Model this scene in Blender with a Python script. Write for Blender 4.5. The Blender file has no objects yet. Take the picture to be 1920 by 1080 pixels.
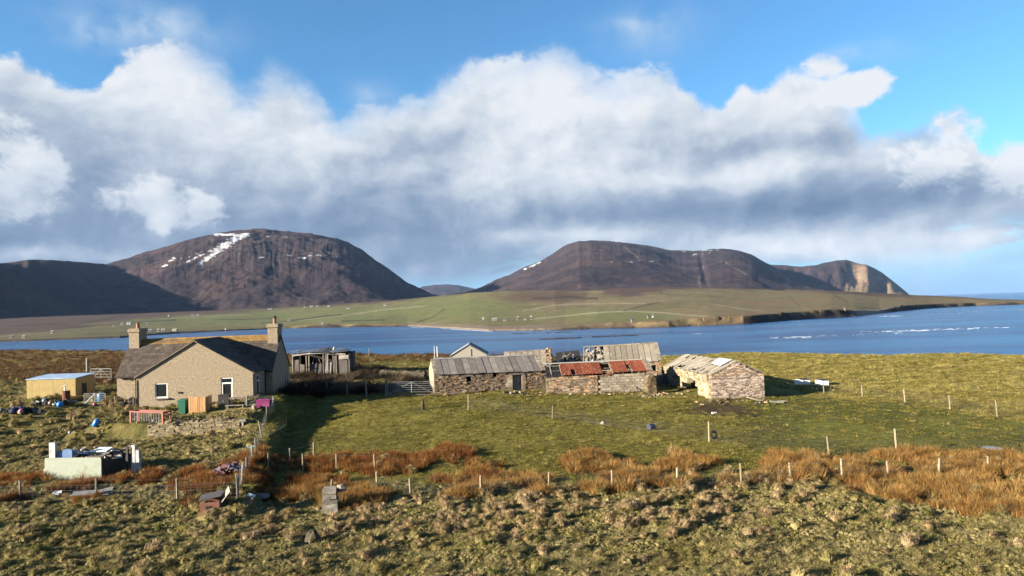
import bpy, bmesh, math, random
import numpy as np
from mathutils import Vector, Matrix, Euler

random.seed(11)
rng = np.random.default_rng(11)
scene = bpy.context.scene
COL = scene.collection
rad = math.radians

# ------------------------------------------------------------------ camera
F = 1280.0                        # focal length in pixels of the 1920 px wide photograph
H = 7.8                           # drone height above the farm ground
PITCH = math.atan(38 / 1280.0)
ROLL = math.atan(0.0333)
_f = np.array([0, math.cos(PITCH), math.sin(PITCH)])
_U = np.cross([1.0, 0, 0], _f)
CR = math.cos(ROLL) * np.array([1.0, 0, 0]) - math.sin(ROLL) * _U
CU = math.cos(ROLL) * _U + math.sin(ROLL) * np.array([1.0, 0, 0])
CF = _f
cam_data = bpy.data.cameras.new("camera")
cam_data.sensor_width = 36.0
cam_data.lens = 36.0 * F / 1920.0
cam_data.clip_start = 0.3
cam_data.clip_end = 120000
cam = bpy.data.objects.new("camera", cam_data)
COL.objects.link(cam)
cam.matrix_world = Matrix(((CR[0], CU[0], -CF[0], 0), (CR[1], CU[1], -CF[1], 0), (CR[2], CU[2], -CF[2], H), (0, 0, 0, 1)))
scene.camera = cam

def ray(px, py):
    return CR * (px - 960) / F + CU * (540 - py) / F + CF
def at(px, py, z=0.0):
    d = ray(px, py)
    return np.array([0, 0, H]) + d * ((z - H) / d[2])
def atY(px, py, Y):
    d = ray(px, py)
    return np.array([0, 0, H]) + d * (Y / d[1])
def azel(px, py):
    d = ray(px, py)
    return math.atan2(d[0], d[1]), math.atan2(d[2], math.hypot(d[0], d[1]))
def proj(x, y, z):                # world points back to photograph pixels (arrays)
    w = x * CF[0] + y * CF[1] + (z - H) * CF[2]
    return (960 + F * (x * CR[0] + y * CR[1] + (z - H) * CR[2]) / w,
            540 - F * (x * CU[0] + y * CU[1] + (z - H) * CU[2]) / w)

# ------------------------------------------------------------------ light
SUN_AZ = rad(24.5)                  # shadows run this far round from +x (right) towards +y (away)
SUN_EL = rad(15.3)
EXPOSURE = 2.35
AF = 0.62                         # common scale of the surface colours
sd = Vector((math.cos(SUN_AZ) * math.cos(SUN_EL), math.sin(SUN_AZ) * math.cos(SUN_EL), -math.sin(SUN_EL)))
sun_data = bpy.data.lights.new("sun", 'SUN')
sun_data.energy = 5.0
sun_data.angle = rad(0.5)
sun_data.color = (1.0, 0.87, 0.68)
sun = bpy.data.objects.new("sun", sun_data)
COL.objects.link(sun)
sun.rotation_euler = sd.to_track_quat('-Z', 'Y').to_euler()
scene.view_settings.view_transform = 'Standard'
scene.view_settings.look = 'None'
scene.view_settings.gamma = 1.0
scene.view_settings.exposure = EXPOSURE
scene.view_settings.use_curve_mapping = False
scene.cycles.max_bounces = 5
scene.cycles.diffuse_bounces = 2
scene.cycles.glossy_bounces = 2
scene.cycles.transparent_max_bounces = 6
scene.cycles.volume_bounces = 0
scene.cycles.use_denoising = True

# ---- tiny expression builder for shader nodes
class NT:
    def __init__(self, tree):
        self.t = tree
        self.n = tree.nodes
    def node(self, typ, **kw):
        n = self.n.new(typ)
        for k, v in kw.items():
            setattr(n, k, v)
        return n
    def put(self, sock, v):
        if isinstance(v, S):
            self.t.links.new(v.s, sock)
        elif v is not None:
            sock.default_value = v
    def math(self, op, *a, clamp=False):
        n = self.node('ShaderNodeMath', operation=op, use_clamp=clamp)
        for i, v in enumerate(a):
            self.put(n.inputs[i], v)
        return S(self, n.outputs[0])
    def smooth(self, x, a, b):
        n = self.node('ShaderNodeMapRange', interpolation_type='SMOOTHSTEP')
        self.put(n.inputs['Value'], x)
        n.inputs['From Min'].default_value = a
        n.inputs['From Max'].default_value = b
        return S(self, n.outputs[0])
    def noise(self, vec, scale, detail=5, rough=0.55, dist=0.0, out='Fac'):
        n = self.node('ShaderNodeTexNoise')
        if vec is not None:
            self.put(n.inputs['Vector'], vec)
        n.inputs['Scale'].default_value = scale
        n.inputs['Detail'].default_value = detail
        n.inputs['Roughness'].default_value = rough
        n.inputs['Distortion'].default_value = dist
        return S(self, n.outputs[out])
    def xyz(self, x, y, z):
        n = self.node('ShaderNodeCombineXYZ')
        for i, v in enumerate((x, y, z)):
            self.put(n.inputs[i], v)
        return S(self, n.outputs[0])
    def sep(self, v):
        n = self.node('ShaderNodeSeparateXYZ')
        self.put(n.inputs[0], v)
        return [S(self, o) for o in n.outputs]
    def mix(self, fac, a, b, blend='MIX'):
        n = self.node('ShaderNodeMix', data_type='RGBA', blend_type=blend)
        self.put(n.inputs['Factor'], fac)
        for k, v in ((6, a), (7, b)):
            self.put(n.inputs[k], v if isinstance(v, S) else (*v, 1.0))
        return S(self, n.outputs[2])
    def ramp(self, fac, stops, interp='LINEAR'):
        n = self.node('ShaderNodeValToRGB')
        cr = n.color_ramp
        cr.interpolation = interp
        while len(cr.elements) < len(stops):
            cr.elements.new(0.5)
        for e, (p, c) in zip(cr.elements, stops):
            e.position = p
            e.color = (*c, 1.0)
        self.put(n.inputs[0], fac)
        return S(self, n.outputs[0])
    def curve(self, x, pts):
        n = self.node('ShaderNodeFloatCurve')
        c = n.mapping.curves[0]
        pts = sorted(pts)
        while len(c.points) < len(pts):
            c.points.new(0.5, 0.5)
        for p, (a, b) in zip(c.points, pts):
            p.location = (a, b)
            p.handle_type = 'AUTO'
        n.mapping.update()
        self.put(n.inputs['Value'], x)
        return S(self, n.outputs[0])
    def vmath(self, op, a, b):
        n = self.node('ShaderNodeVectorMath', operation=op)
        self.put(n.inputs[0], a)
        self.put(n.inputs[1], b)
        return S(self, n.outputs[0])
class S:
    def __init__(self, nt, s):
        self.nt, self.s = nt, s
    def __add__(self, o): return self.nt.math('ADD', self, o)
    __radd__ = __add__
    def __sub__(self, o): return self.nt.math('SUBTRACT', self, o)
    def __rsub__(self, o): return self.nt.math('SUBTRACT', o, self)
    def __mul__(self, o): return self.nt.math('MULTIPLY', self, o)
    __rmul__ = __mul__
    def __truediv__(self, o): return self.nt.math('DIVIDE', self, o)

# ------------------------------------------------------------------ sky with clouds (by direction only)
world = bpy.data.worlds.new("World")
scene.world = world
world.use_nodes = True
wt = NT(world.node_tree)
wt.n.clear()
W_out = wt.node('ShaderNodeOutputWorld')
W_bg = wt.node('ShaderNodeBackground')
world.node_tree.links.new(W_bg.outputs[0], W_out.inputs[0])
SKY_STRENGTH = 0.05
W_bg.inputs['Strength'].default_value = SKY_STRENGTH
skyt = wt.node('ShaderNodeTexSky', sky_type='NISHITA', sun_disc=False)
skyt.sun_elevation = SUN_EL
# Nishita: rotation 0 puts the sun at +y, growing clockwise seen from above
skyt.sun_rotation = math.atan2(-sd.x, -sd.y)
skyt.altitude = 50
skyt.air_density = 1.0
skyt.dust_density = 0.35
skyt.ozone_density = 2.2
sky_c = S(wt, skyt.outputs[0])
sky_c = wt.mix(1.0, sky_c, (0.45, 0.75, 0.92), 'MULTIPLY')

tc = wt.node('ShaderNodeTexCoord')
dx, dy, dz = wt.sep(S(wt, tc.outputs['Generated']))
AZ = wt.math('ARCTAN2', dx, dy)
EL = wt.math('ARCSINE', dz)
RNG = math.pi / 2
UU = wt.math('PINGPONG', (AZ + RNG / 2) * (1 / RNG), 1.0)      # clouds go on, mirrored, all the way round
PXV = wt.xyz(UU * RNG, EL * 1.25, 0.37)
def uv(px, py):
    a, e = azel(px, py)
    return (a + RNG / 2) / RNG, e
warp = wt.noise(PXV, 9.0, 4, 0.55, out='Color')
warpv = wt.vmath('MULTIPLY', wt.vmath('SUBTRACT', warp, (0.5, 0.5, 0.5)), (0.05, 0.05, 0))
PW = wt.vmath('ADD', PXV, warpv)
wx, wy, _ = wt.sep(warpv)
U2 = UU + wx * 0.45
V2 = EL + wy * 0.55
n_big = wt.noise(PW, 5.5, 9, 0.58)
n_off = wt.noise(wt.vmath('ADD', PW, (-0.022, 0.020, 0)), 5.5, 9, 0.58)   # towards the sun side: relief light
n_mid = wt.noise(PW, 14.0, 7, 0.6)
n_fine = wt.noise(PW, 42.0, 6, 0.65)
n_moff = wt.noise(wt.vmath('ADD', PW, (-0.009, 0.008, 0)), 14.0, 7, 0.6)
# cloud top line
TOP = [(-150, 150), (-60, 120), (0, 102), (60, 108), (110, 135), (165, 150), (210, 92), (290, 76), (360, 92), (420, 122), (455, 158),
       (500, 116), (540, 112), (590, 150), (640, 200), (700, 192), (760, 180), (800, 165), (850, 128), (920, 92), (1000, 78),
       (1060, 88), (1110, 128), (1160, 138), (1220, 132), (1290, 166), (1350, 186), (1385, 150), (1440, 140), (1490, 114),
       (1540, 122), (1580, 160), (1610, 215), (1650, 262), (1700, 246), (1755, 216), (1810, 214), (1835, 258), (1920, 270), (2050, 240)]
tops = []
for p in TOP:
    u_, v_ = uv(*p)
    tops.append((u_, v_ * 1.6))
tops = [(0.0, tops[0][1])] + tops + [(1.0, tops[-1][1])]
topV = wt.curve(U2, tops) * (1 / 1.6)
depth = topV - V2                                   # radians below the cloud top
d_edge = depth + (n_big - 0.5) * 0.085 + (n_mid - 0.5) * 0.06 + (n_fine - 0.5) * 0.022
soft_n = wt.smooth(wt.noise(PXV, 3.2, 3, 0.5), 0.40, 0.58)
main_mask = wt.smooth(d_edge, -0.002, 0.016) * soft_n + wt.smooth(d_edge, -0.012, 0.062) * (1.0 - soft_n)
# brightness
def blob(px, py, rx, ry, amt, U=U2, V=V2):
    u_, v_ = uv(px, py)
    a = (U - u_) * (RNG * F / rx)
    b = (V - v_) * (F / ry)
    q = a * a + b * b
    return wt.math('EXPONENT', q * -1.0) * amt
def vof(py, px=960):
    return azel(px, py)[1]
vb = [(0.0, .40), (vof(560), .42), (vof(520), .36), (vof(440), .34), (vof(370), .46), (vof(300), .60), (vof(230), .70), (vof(120), .80), (vof(40), .86), (1.0, .86)]
B = wt.curve(wt.math('MULTIPLY', V2, 1.0, clamp=True), [(max(a, 0), b) for a, b in vb])
for b in [(1010, 220, 190, 120, .20), (330, 180, 170, 80, .14), (560, 265, 120, 55, .14), (1500, 190, 150, 60, .12),
          (1450, 322, 330, 26, .30), (1040, 340, 200, 40, .14), (1120, 440, 170, 22, .40), (1500, 462, 230, 30, .50), (1880, 440, 120, 16, .2), (1800, 480, 160, 22, .28),
          (1880, 310, 60, 40, .25), (150, 300, 170, 50, -.12), (250, 470, 300, 40, -.06), (640, 420, 240, 60, -.10),
          (1290, 398, 300, 30, -.15), (1490, 268, 150, 20, -.22), (720, 250, 80, 50, -.10), (880, 500, 90, 30, -.10), (1650, 380, 200, 26, -.12),
          (60, 190, 110, 60, -.10), (1750, 400, 160, 22, .10), (60, 480, 220, 12, .22), (960, 440, 60, 18, .18)]:
    B = B + blob(*b)
B = B + (n_big - n_off) * 1.25 + (n_mid - n_moff) * 0.22 + (n_mid - 0.5) * 0.20 + (n_fine - 0.5) * 0.12
edge_light = wt.smooth(d_edge, 0.09, 0.0)
B = B + edge_light * 0.10
# separate bright puffs in front of the grey
puff = None
for (px, py, rx, ry) in [(35, 335, 80, 92), (300, 372, 92, 52), (375, 390, 62, 40), (195, 378, 44, 32), (1600, 166, 66, 34), (1745, 318, 80, 62), (1790, 255, 48, 44), (1880, 320, 60, 50), (1530, 130, 50, 30)]:
    u_, v_ = uv(px, py)
    a = (U2 - u_) * (RNG * F / rx)
    b = (V2 - v_) * (F / ry)
    q = 1.0 - (a * a + b * b)
    puff = q if puff is None else wt.math('MAXIMUM', puff, q)
puff_d = puff + (n_mid - 0.5) * 3.0 + (n_big - 0.5) * 2.0 + (n_fine - 0.5) * 1.2
puff_mask = wt.smooth(puff_d, 0.05, 0.8)
B = B + puff_mask * 0.30
# colour of cloud by brightness (display values / exposure are folded in by CS)
CS = 1.0 / (2 ** EXPOSURE) / SKY_STRENGTH
def cc(r, g, b):
    return (r * CS, g * CS, b * CS)
cloud_col = wt.ramp(B, [(0.08, cc(.15, .235, .37)), (0.33, cc(.26, .35, .49)), (0.52, cc(.41, .49, .61)), (0.72, cc(.62, .69, .77)), (0.95, cc(.84, .87, .91))])
# low gaps of blue between far clouds on the right
low = wt.smooth(V2, vof(455), vof(500)) * wt.smooth(U2, uv(820, 450)[0], uv(1100, 450)[0])
n_str = wt.noise(wt.vmath('MULTIPLY', PW, (1.0, 2.6, 1.0)), 11.0, 7, 0.6)
gap = low * wt.smooth(n_str + (B - 0.55) * 0.5, 0.52, 0.40)
wall_low = wt.smooth(V2, vof(545), vof(500))
main_a = main_mask * (1.0 - gap * 0.6) * (wall_low * 0.75 + 0.25)
alpha = wt.math('MAXIMUM', main_a, puff_mask)
# thin wisps above
wisp = None
for b in [(300, 50, 90, 30, .9), (180, 60, 70, 24, .7), (1220, 60, 70, 34, .5), (1200, 45, 90, 12, .4), (1600, 98, 60, 14, .6), (1680, 108, 30, 10, .4), (690, 175, 40, 20, .6), (1560, 100, 30, 10, .3)]:
    q = blob(*b)
    wisp = q if wisp is None else wisp + q
wispn = wisp * wt.smooth(n_mid * 0.6 + n_big * 0.5, 0.42, 0.72) * 0.85
alpha = wt.math('MAXIMUM', alpha, wispn, clamp=True)
wcol = wt.mix(wt.smooth(wispn - main_mask, 0.0, 0.2), cloud_col, cc(.66, .77, .88))
# haze blue near the horizon
hz = wt.smooth(V2, 0.13, 0.0)
sky_c = wt.mix(hz * 0.95, sky_c, cc(.24, .48, .76))
final = wt.mix(alpha, sky_c, wcol)
world.node_tree.links.new(final.s, W_bg.inputs['Color'])
world.cycles.sampling_method = 'MANUAL'
world.cycles.sample_map_resolution = 512

# ------------------------------------------------------------------ helpers: noise, meshes, materials, objects
def _hash(ix, iy, seed):
    h = (ix.astype(np.int64) * 374761393 + iy.astype(np.int64) * 668265263 + seed * 974634777) & 0xffffffff
    h = ((h ^ (h >> 13)) * 1274126177) & 0xffffffff
    return ((h ^ (h >> 16)) & 0xffff) / 65535.0
def pnoise(x, y, seed=0):         # gradient noise, about -0.7 .. 0.7
    x = np.asarray(x, float); y = np.asarray(y, float)
    ix = np.floor(x); iy = np.floor(y)
    fx = x - ix; fy = y - iy
    u = fx * fx * fx * (fx * (fx * 6 - 15) + 10); v = fy * fy * fy * (fy * (fy * 6 - 15) + 10)
    def g(ox, oy):
        a = _hash(ix + ox, iy + oy, seed) * 2 * math.pi
        return np.cos(a) * (fx - ox) + np.sin(a) * (fy - oy)
    return (g(0, 0) * (1 - u) + g(1, 0) * u) * (1 - v) + (g(0, 1) * (1 - u) + g(1, 1) * u) * v
def fbm(x, y, o=4, seed=0, gain=0.5, lac=2.03):
    s = 0; a = 1.0
    for i in range(o):
        s = s + a * pnoise(x, y, seed + i * 17)
        x = x * lac + 3.1; y = y * lac - 1.7; a *= gain
    return s
def sm(a, b, x):
    t = np.clip((np.asarray(x, float) - a) / (b - a), 0, 1)
    return t * t * (3 - 2 * t)
def pl(px, pts):                  # piecewise linear through (x, y) points
    p = sorted(pts)
    return np.interp(px, [a for a, _ in p], [b for _, b in p])
def seg_dist(px, py, pts, yscale=1.0):
    d = np.full(np.shape(px), 1e9)
    for (x0, y0), (x1, y1) in zip(pts[:-1], pts[1:]):
        ax, ay = x1 - x0, (y1 - y0) * yscale
        t = np.clip(((px - x0) * ax + (py - y0) * yscale * ay) / (ax * ax + ay * ay + 1e-9), 0, 1)
        d = np.minimum(d, np.hypot(px - x0 - t * ax, (py - y0) * yscale - t * ay))
    return d
def mixc(c, new, m):
    return c * (1 - m[..., None]) + np.asarray(new, float) * m[..., None]

def link(o, parent=None):
    COL.objects.link(o)
    if parent is not None:
        o.parent = parent
    return o
def tag(o, label=None, cat=None, group=None, kind=None):
    for k, v in (('label', label), ('category', cat), ('group', group), ('kind', kind)):
        if v:
            o[k] = v
    return o
def thing(name, label, cat, loc=(0, 0, 0), rz=0.0, group=None):
    o = bpy.data.objects.new(name, None)
    o.empty_display_size = 0.3
    o.location = loc
    o.rotation_euler = (0, 0, rz)
    COL.objects.link(o)
    return tag(o, label, cat, group)
class MB:
    """collects shapes; build() links them as one mesh object; every face carries a 'tint' number"""
    def __init__(self):
        self.v, self.f, self.t = [], [], []
    def hexa(self, p, tint=0.5):   # 8 points: bottom ring 0-3, top ring 4-7
        b = len(self.v)
        self.v += [tuple(q) for q in p]
        for q in ((0, 3, 2, 1), (4, 5, 6, 7), (0, 1, 5, 4), (1, 2, 6, 5), (2, 3, 7, 6), (3, 0, 4, 7)):
            self.f.append(tuple(b + i for i in q)); self.t.append(tint)
    def box(self, x0, x1, y0, y1, z0, z1, tint=0.5, jit=0.0):
        p = [(x0, y0, z0), (x1, y0, z0), (x1, y1, z0), (x0, y1, z0), (x0, y0, z1), (x1, y0, z1), (x1, y1, z1), (x0, y1, z1)]
        if jit:
            p = [tuple(c + random.uniform(-jit, jit) for c in q) for q in p]
        self.hexa(p, tint)
    def obox(self, M, sx, sy, sz, tint=0.5, jit=0.0):   # oriented box centred at M
        p = []
        for z in (-.5, .5):
            for x, y in ((-.5, -.5), (.5, -.5), (.5, .5), (-.5, .5)):
                q = Vector((x * sx + random.uniform(-jit, jit), y * sy + random.uniform(-jit, jit), z * sz + random.uniform(-jit, jit)))
                p.append(tuple(M @ q))
        self.hexa(p, tint)
    def bar(self, a, b, w, h, tint=0.5, up=(0, 0, 1)):    # rectangular bar from a to b
        a, b = Vector(a), Vector(b)
        d = (b - a)
        L = d.length
        d.normalize()
        upv = Vector(up)
        if abs(d.dot(upv)) > 0.98:
            upv = Vector((1, 0, 0))
        s = d.cross(upv).normalized()
        u = s.cross(d)
        M = Matrix((( *d, 0), (*s, 0), (*u, 0), (0, 0, 0, 1))).transposed()
        M.translation = (a + b) / 2
        self.obox(M, L, w, h, tint)
    def tube(self, a, b, r, r2=None, n=6, tint=0.5, caps=True):
        a, b = Vector(a), Vector(b)
        r2 = r if r2 is None else r2
        d = (b - a).normalized()
        s = d.cross(Vector((0, 0, 1)) if abs(d.z) < 0.9 else Vector((1, 0, 0))).normalized()
        u = s.cross(d)
        base = len(self.v)
        for p, q in ((a, r), (b, r2)):
            for i in range(n):
                t = 2 * math.pi * i / n
                self.v.append(tuple(p + s * (math.cos(t) * q) + u * (math.sin(t) * q)))
        for i in range(n):
            j = (i + 1) % n
            self.f.append((base + i, base + j, base + n + j, base + n + i)); self.t.append(tint)
        if caps:
            self.f.append(tuple(base + n - 1 - i for i in range(n))); self.t.append(tint)
            self.f.append(tuple(base + n + i for i in range(n))); self.t.append(tint)
    def lathe(self, prof, n=16, c=(0, 0, 0), tint=0.5):     # (r, z) profile
        base = len(self.v)
        for r, z in prof:
            for i in range(n):
                t = 2 * math.pi * i / n
                self.v.append((c[0] + r * math.cos(t), c[1] + r * math.sin(t), c[2] + z))
        for k in range(len(prof) - 1):
            for i in range(n):
                j = (i + 1) % n
                self.f.append((base + k * n + i, base + k * n + j, base + (k + 1) * n + j, base + (k + 1) * n + i)); self.t.append(tint)
        self.f.append(tuple(base + n - 1 - i for i in range(n))); self.t.append(tint)
        self.f.append(tuple(base + (len(prof) - 1) * n + i for i in range(n))); self.t.append(tint)
    def poly(self, pts, tint=0.5):
        b = len(self.v)
        self.v += [tuple(p) for p in pts]
        self.f.append(tuple(range(b, b + len(pts)))); self.t.append(tint)
    def slab(self, pts, off, tint=0.5):                      # polygon extruded by vector off
        b = len(self.v)
        n = len(pts)
        off = Vector(off)
        self.v += [tuple(p) for p in pts] + [tuple(Vector(p) + off) for p in pts]
        self.f.append(tuple(b + i for i in range(n))); self.t.append(tint)
        self.f.append(tuple(b + n + n - 1 - i for i in range(n))); self.t.append(tint)
        for i in range(n):
            j = (i + 1) % n
            self.f.append((b + j, b + i, b + n + i, b + n + j)); self.t.append(tint)
    def mesh(self, name, m):
        me = bpy.data.meshes.new(name)
        me.from_pydata(self.v, [], self.f)
        if self.f:
            a = me.attributes.new('tint', 'FLOAT', 'FACE')
            a.data.foreach_set('value', np.array(self.t, dtype=np.float32))
            bm = bmesh.new()
            bm.from_mesh(me)
            bmesh.ops.recalc_face_normals(bm, faces=bm.faces)
            bm.to_mesh(me)
            bm.free()
        me.materials.append(m)
        return me
    def build(self, name, m, parent=None, kind=None, smooth=False):
        me = self.mesh(name, m)
        if smooth:
            me.polygons.foreach_set('use_smooth', np.ones(len(me.polygons), dtype=bool))
        o = link(bpy.data.objects.new(name, me), parent)
        if kind:
            o['kind'] = kind
        return o
def grid_mesh(name, X, Y, Z, m, attrs=None, smooth=True):
    """regular grid (rows x cols arrays) as one mesh with colour / value attributes"""
    nr, nc = X.shape
    me = bpy.data.meshes.new(name)
    co = np.stack([X, Y, Z], -1).reshape(-1, 3).astype(np.float32)
    me.vertices.add(len(co))
    me.vertices.foreach_set('co', co.ravel())
    idx = np.arange(nr * nc).reshape(nr, nc)
    q = np.stack([idx[:-1, :-1], idx[:-1, 1:], idx[1:, 1:], idx[1:, :-1]], -1).reshape(-1, 4)
    me.loops.add(q.size)
    me.loops.foreach_set('vertex_index', q.ravel().astype(np.int32))
    me.polygons.add(len(q))
    me.polygons.foreach_set('loop_start', (np.arange(len(q)) * 4).astype(np.int32))
    me.polygons.foreach_set('use_smooth', np.full(len(q), smooth))
    me.update(calc_edges=True)
    for k, a in (attrs or {}).items():
        if a.ndim == 3:
            at_ = me.attributes.new(k, 'FLOAT_COLOR', 'POINT')
            rgba = np.concatenate([a.reshape(-1, 3), np.ones((nr * nc, 1))], 1).astype(np.float32)
            at_.data.foreach_set('color', rgba.ravel())
        else:
            at_ = me.attributes.new(k, 'FLOAT', 'POINT')
            at_.data.foreach_set('value', a.ravel().astype(np.float32))
    me.materials.append(m)
    me.validate()
    return link(bpy.data.objects.new(name, me))

MATS = {}
def mat(name, c1, c2=None, c3=None, scale=6.0, scale3=0.8, rough=0.9, bump=0.25, bscale=None, rnd=0.0, tint=0.0, stretch=(1, 1, 1),
        metal=0.0, spec=0.25, contrast=1.0, t3=(0.52, 0.66), bdist=0.02, detail=6, tcol=None):
    """weathered surface: fine two-colour mottling, large patches of c3, random value per object, tint per face"""
    if name in MATS:
        return MATS[name]
    c1 = tuple(v_ * AF for v_ in c1); c2 = tuple(v_ * AF for v_ in c2) if c2 else None; c3 = tuple(v_ * AF for v_ in c3) if c3 else None; tcol = tuple(v_ * AF for v_ in tcol) if tcol else None
    m = bpy.data.materials.new(name)
    m.use_nodes = True
    t = NT(m.node_tree)
    bs = t.n['Principled BSDF']
    bs.inputs['Roughness'].default_value = rough
    bs.inputs['Metallic'].default_value = metal
    bs.inputs['Specular IOR Level'].default_value = spec
    tcn = t.node('ShaderNodeTexCoord')
    co = S(t, tcn.outputs['Object'])
    if rnd:
        oi = t.node('ShaderNodeObjectInfo')
        rv = S(t, oi.outputs['Random'])
        co = t.vmath('ADD', co, t.xyz(rv * 31.0, rv * 17.0, rv * 7.0))
    if stretch != (1, 1, 1):
        co = t.vmath('MULTIPLY', co, stretch)
    n1 = t.noise(co, scale, detail, 0.62)
    c2 = c2 or c1
    lo, hi = 0.5 - 0.22 / contrast, 0.5 + 0.22 / contrast
    col = t.mix(t.smooth(n1, lo, hi), c1, c2)
    if c3:
        n3 = t.noise(co, scale3, 5, 0.6)
        col = t.mix(t.smooth(n3 + (n1 - 0.5) * 0.35, *t3), col, c3)
    val = None
    if rnd:
        val = (rv - 0.5) * (2 * rnd) + 1.0
    if tint:
        ta = t.node('ShaderNodeAttribute', attribute_name='tint')
        tv = S(t, ta.outputs['Fac'])
        v2 = (tv - 0.5) * (2 * tint) + 1.0
        val = v2 if val is None else val * v2
        if tcol:
            wn = t.node('ShaderNodeTexWhiteNoise', noise_dimensions='1D')
            t.put(wn.inputs['W'], tv * 977.0)
            col = t.mix(t.smooth(S(t, wn.outputs['Value']), 0.55, 0.95), col, tcol)
    if val is not None:
        n = t.node('ShaderNodeHueSaturation')
        t.put(n.inputs['Color'], col)
        t.put(n.inputs['Value'], val)
        col = S(t, n.outputs[0])
    t.put(bs.inputs['Base Color'], col)
    if bump:
        nb = t.noise(co, bscale or scale * 2.5, 5, 0.65)
        b = t.node('ShaderNodeBump')
        b.inputs['Strength'].default_value = bump
        b.inputs['Distance'].default_value = bdist
        t.put(b.inputs['Height'], nb)
        m.node_tree.links.new(b.outputs[0], bs.inputs['Normal'])
    MATS[name] = m
    return m

# ------------------------------------------------------------------ the near ground
def A2(px, py, z=0.0):
    p = at(px, py, z)
    return p[0], p[1]
COAST = [(-420, 260), (-230, 200), (-160, 172), A2(0, 657, 2.0), A2(200, 656, 2.0), A2(350, 660, 1.6), A2(540, 664.5, .9), A2(750, 667, .4), A2(1000, 669, .1), A2(1250, 670, 0),
         A2(1400, 668, 0), A2(1500, 665, .35), A2(1650, 659, .9), A2(1780, 664, .5), A2(1920, 671, .0), (78, 74), (120, 70), (260, 60)]
COAST.sort()
def edge_y(x):
    return np.interp(x, [c[0] for c in COAST], [c[1] for c in COAST])
CTRL = [(-60, 100, 1.8), (-90, 130, 2.0), (-120, 150, 2.0), (-60, 80, 1.6), (-42, 59, 1.0), (-45, 75, 1.4), (-80, 100, 2.0), (-100, 120, 2.0), (-36, 62, .45), (-41, 122, .9), (-30, 100, .7), (-60, 120, 1.6),
        (-20, 110, .5), (-24, 78, .6), (-17, 72, .25), (-7, 61, .62), (-8.5, 66, .62), (-2, 63, .42), (2.9, 63.5, .05), (7, 60, .02), (12, 60, -.05), (15.4, 54, .08), (19.7, 54.3, .0), (14.6, 66, .15), (10, 74, -.15),
        (-27, 46, -.25), (-21, 46, -.25), (-24, 40, -.2), (-12, 46, .05), (-5, 52, .15), (5, 50, .0), (30, 60, .1), (50, 96, .9), (56, 90, .7), (46, 100, .8), (35, 80, .1), (65, 80, .0),
        (0, 34, 0), (10, 34, -.1), (20, 32, -.15), (-12, 33, -.1), (0, 24, 0), (30, 45, -.1), (15, 25, .1), (-15, 25, 0), (-26, 34, 0), (-30, 28, .1)]
_cx = np.array(CTRL)
def h_rbf(x, y):
    num = np.zeros(np.shape(x)); den = np.full(np.shape(x), 0.06)
    r = np.hypot(x, y)
    s2 = (5.0 + 0.06 * r) ** 2
    for cx, cy, cz in CTRL:
        w = np.exp(-((x - cx) ** 2 + (y - cy) ** 2) / (2 * s2))
        num += w * cz; den += w
    return num / den
WALL_Y = 47.15                    # the retaining wall in front of the cottage
def terrace(x, y):
    wd = np.where(x > -27.6, 0.35, 0.35 + np.clip((-27.6 - x) * 1.2, 0, 5.5))
    t = np.clip((y - (WALL_Y - 0.1) + (wd - .35) * .5) / wd, 0, 1)
    t = t * t * (3 - 2 * t)
    return 0.80 * t * sm(-17.2, -19.2, x) * sm(-50, -38, x) * sm(75, 62, y)
def bank(x, y):
    # the garden side stands about a metre above the field along the leaning fence
    t = np.clip((53.5 - y) / 24.0, -.25, 1.15)
    xl = -18.3 + 6.9 * t
    d = x - xl
    A = sm(60, 53, y) * sm(25, 31, y) * (1.0 - .35 * np.clip(t, 0, 1))
    return A * (.42 * np.exp(-(d / 4.0) ** 2) * (1 - sm(-.3, .5, d)) - .55 * np.exp(-(d / 5.0) ** 2) * sm(-.3, .5, d))
def h0(x, y):
    x = np.asarray(x, float); y = np.asarray(y, float)
    z = h_rbf(x, y) + terrace(x, y) + bank(x, y) + 0.24 * fbm(x / 12, y / 12, 3, 5) + .16 * fbm(x / 4.5, y / 4.0, 2, 9) * sm(44, 48, y) * sm(64, 58, y) + .35 * np.exp(-((x + 1.2) / 1.3) ** 2 - ((y - 60.6) / .8) ** 2)
    s = y - edge_y(x)
    z = z - 0.5 * sm(-6, 4, s) * np.clip(s + 6, 0, None) * 0.05 - np.clip(s, 0, None) * 0.42 - 0.25 * sm(0, 3, s)
    return np.maximum(z, -17)
def on(px, py, lift=0.0):
    z = 0.0
    for _ in range(25):
        p = at(px, py, z)
        z = 0.5 * z + 0.5 * float(h0(p[0], p[1]))
    return Vector((p[0], p[1], float(h0(p[0], p[1])) + lift))

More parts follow.
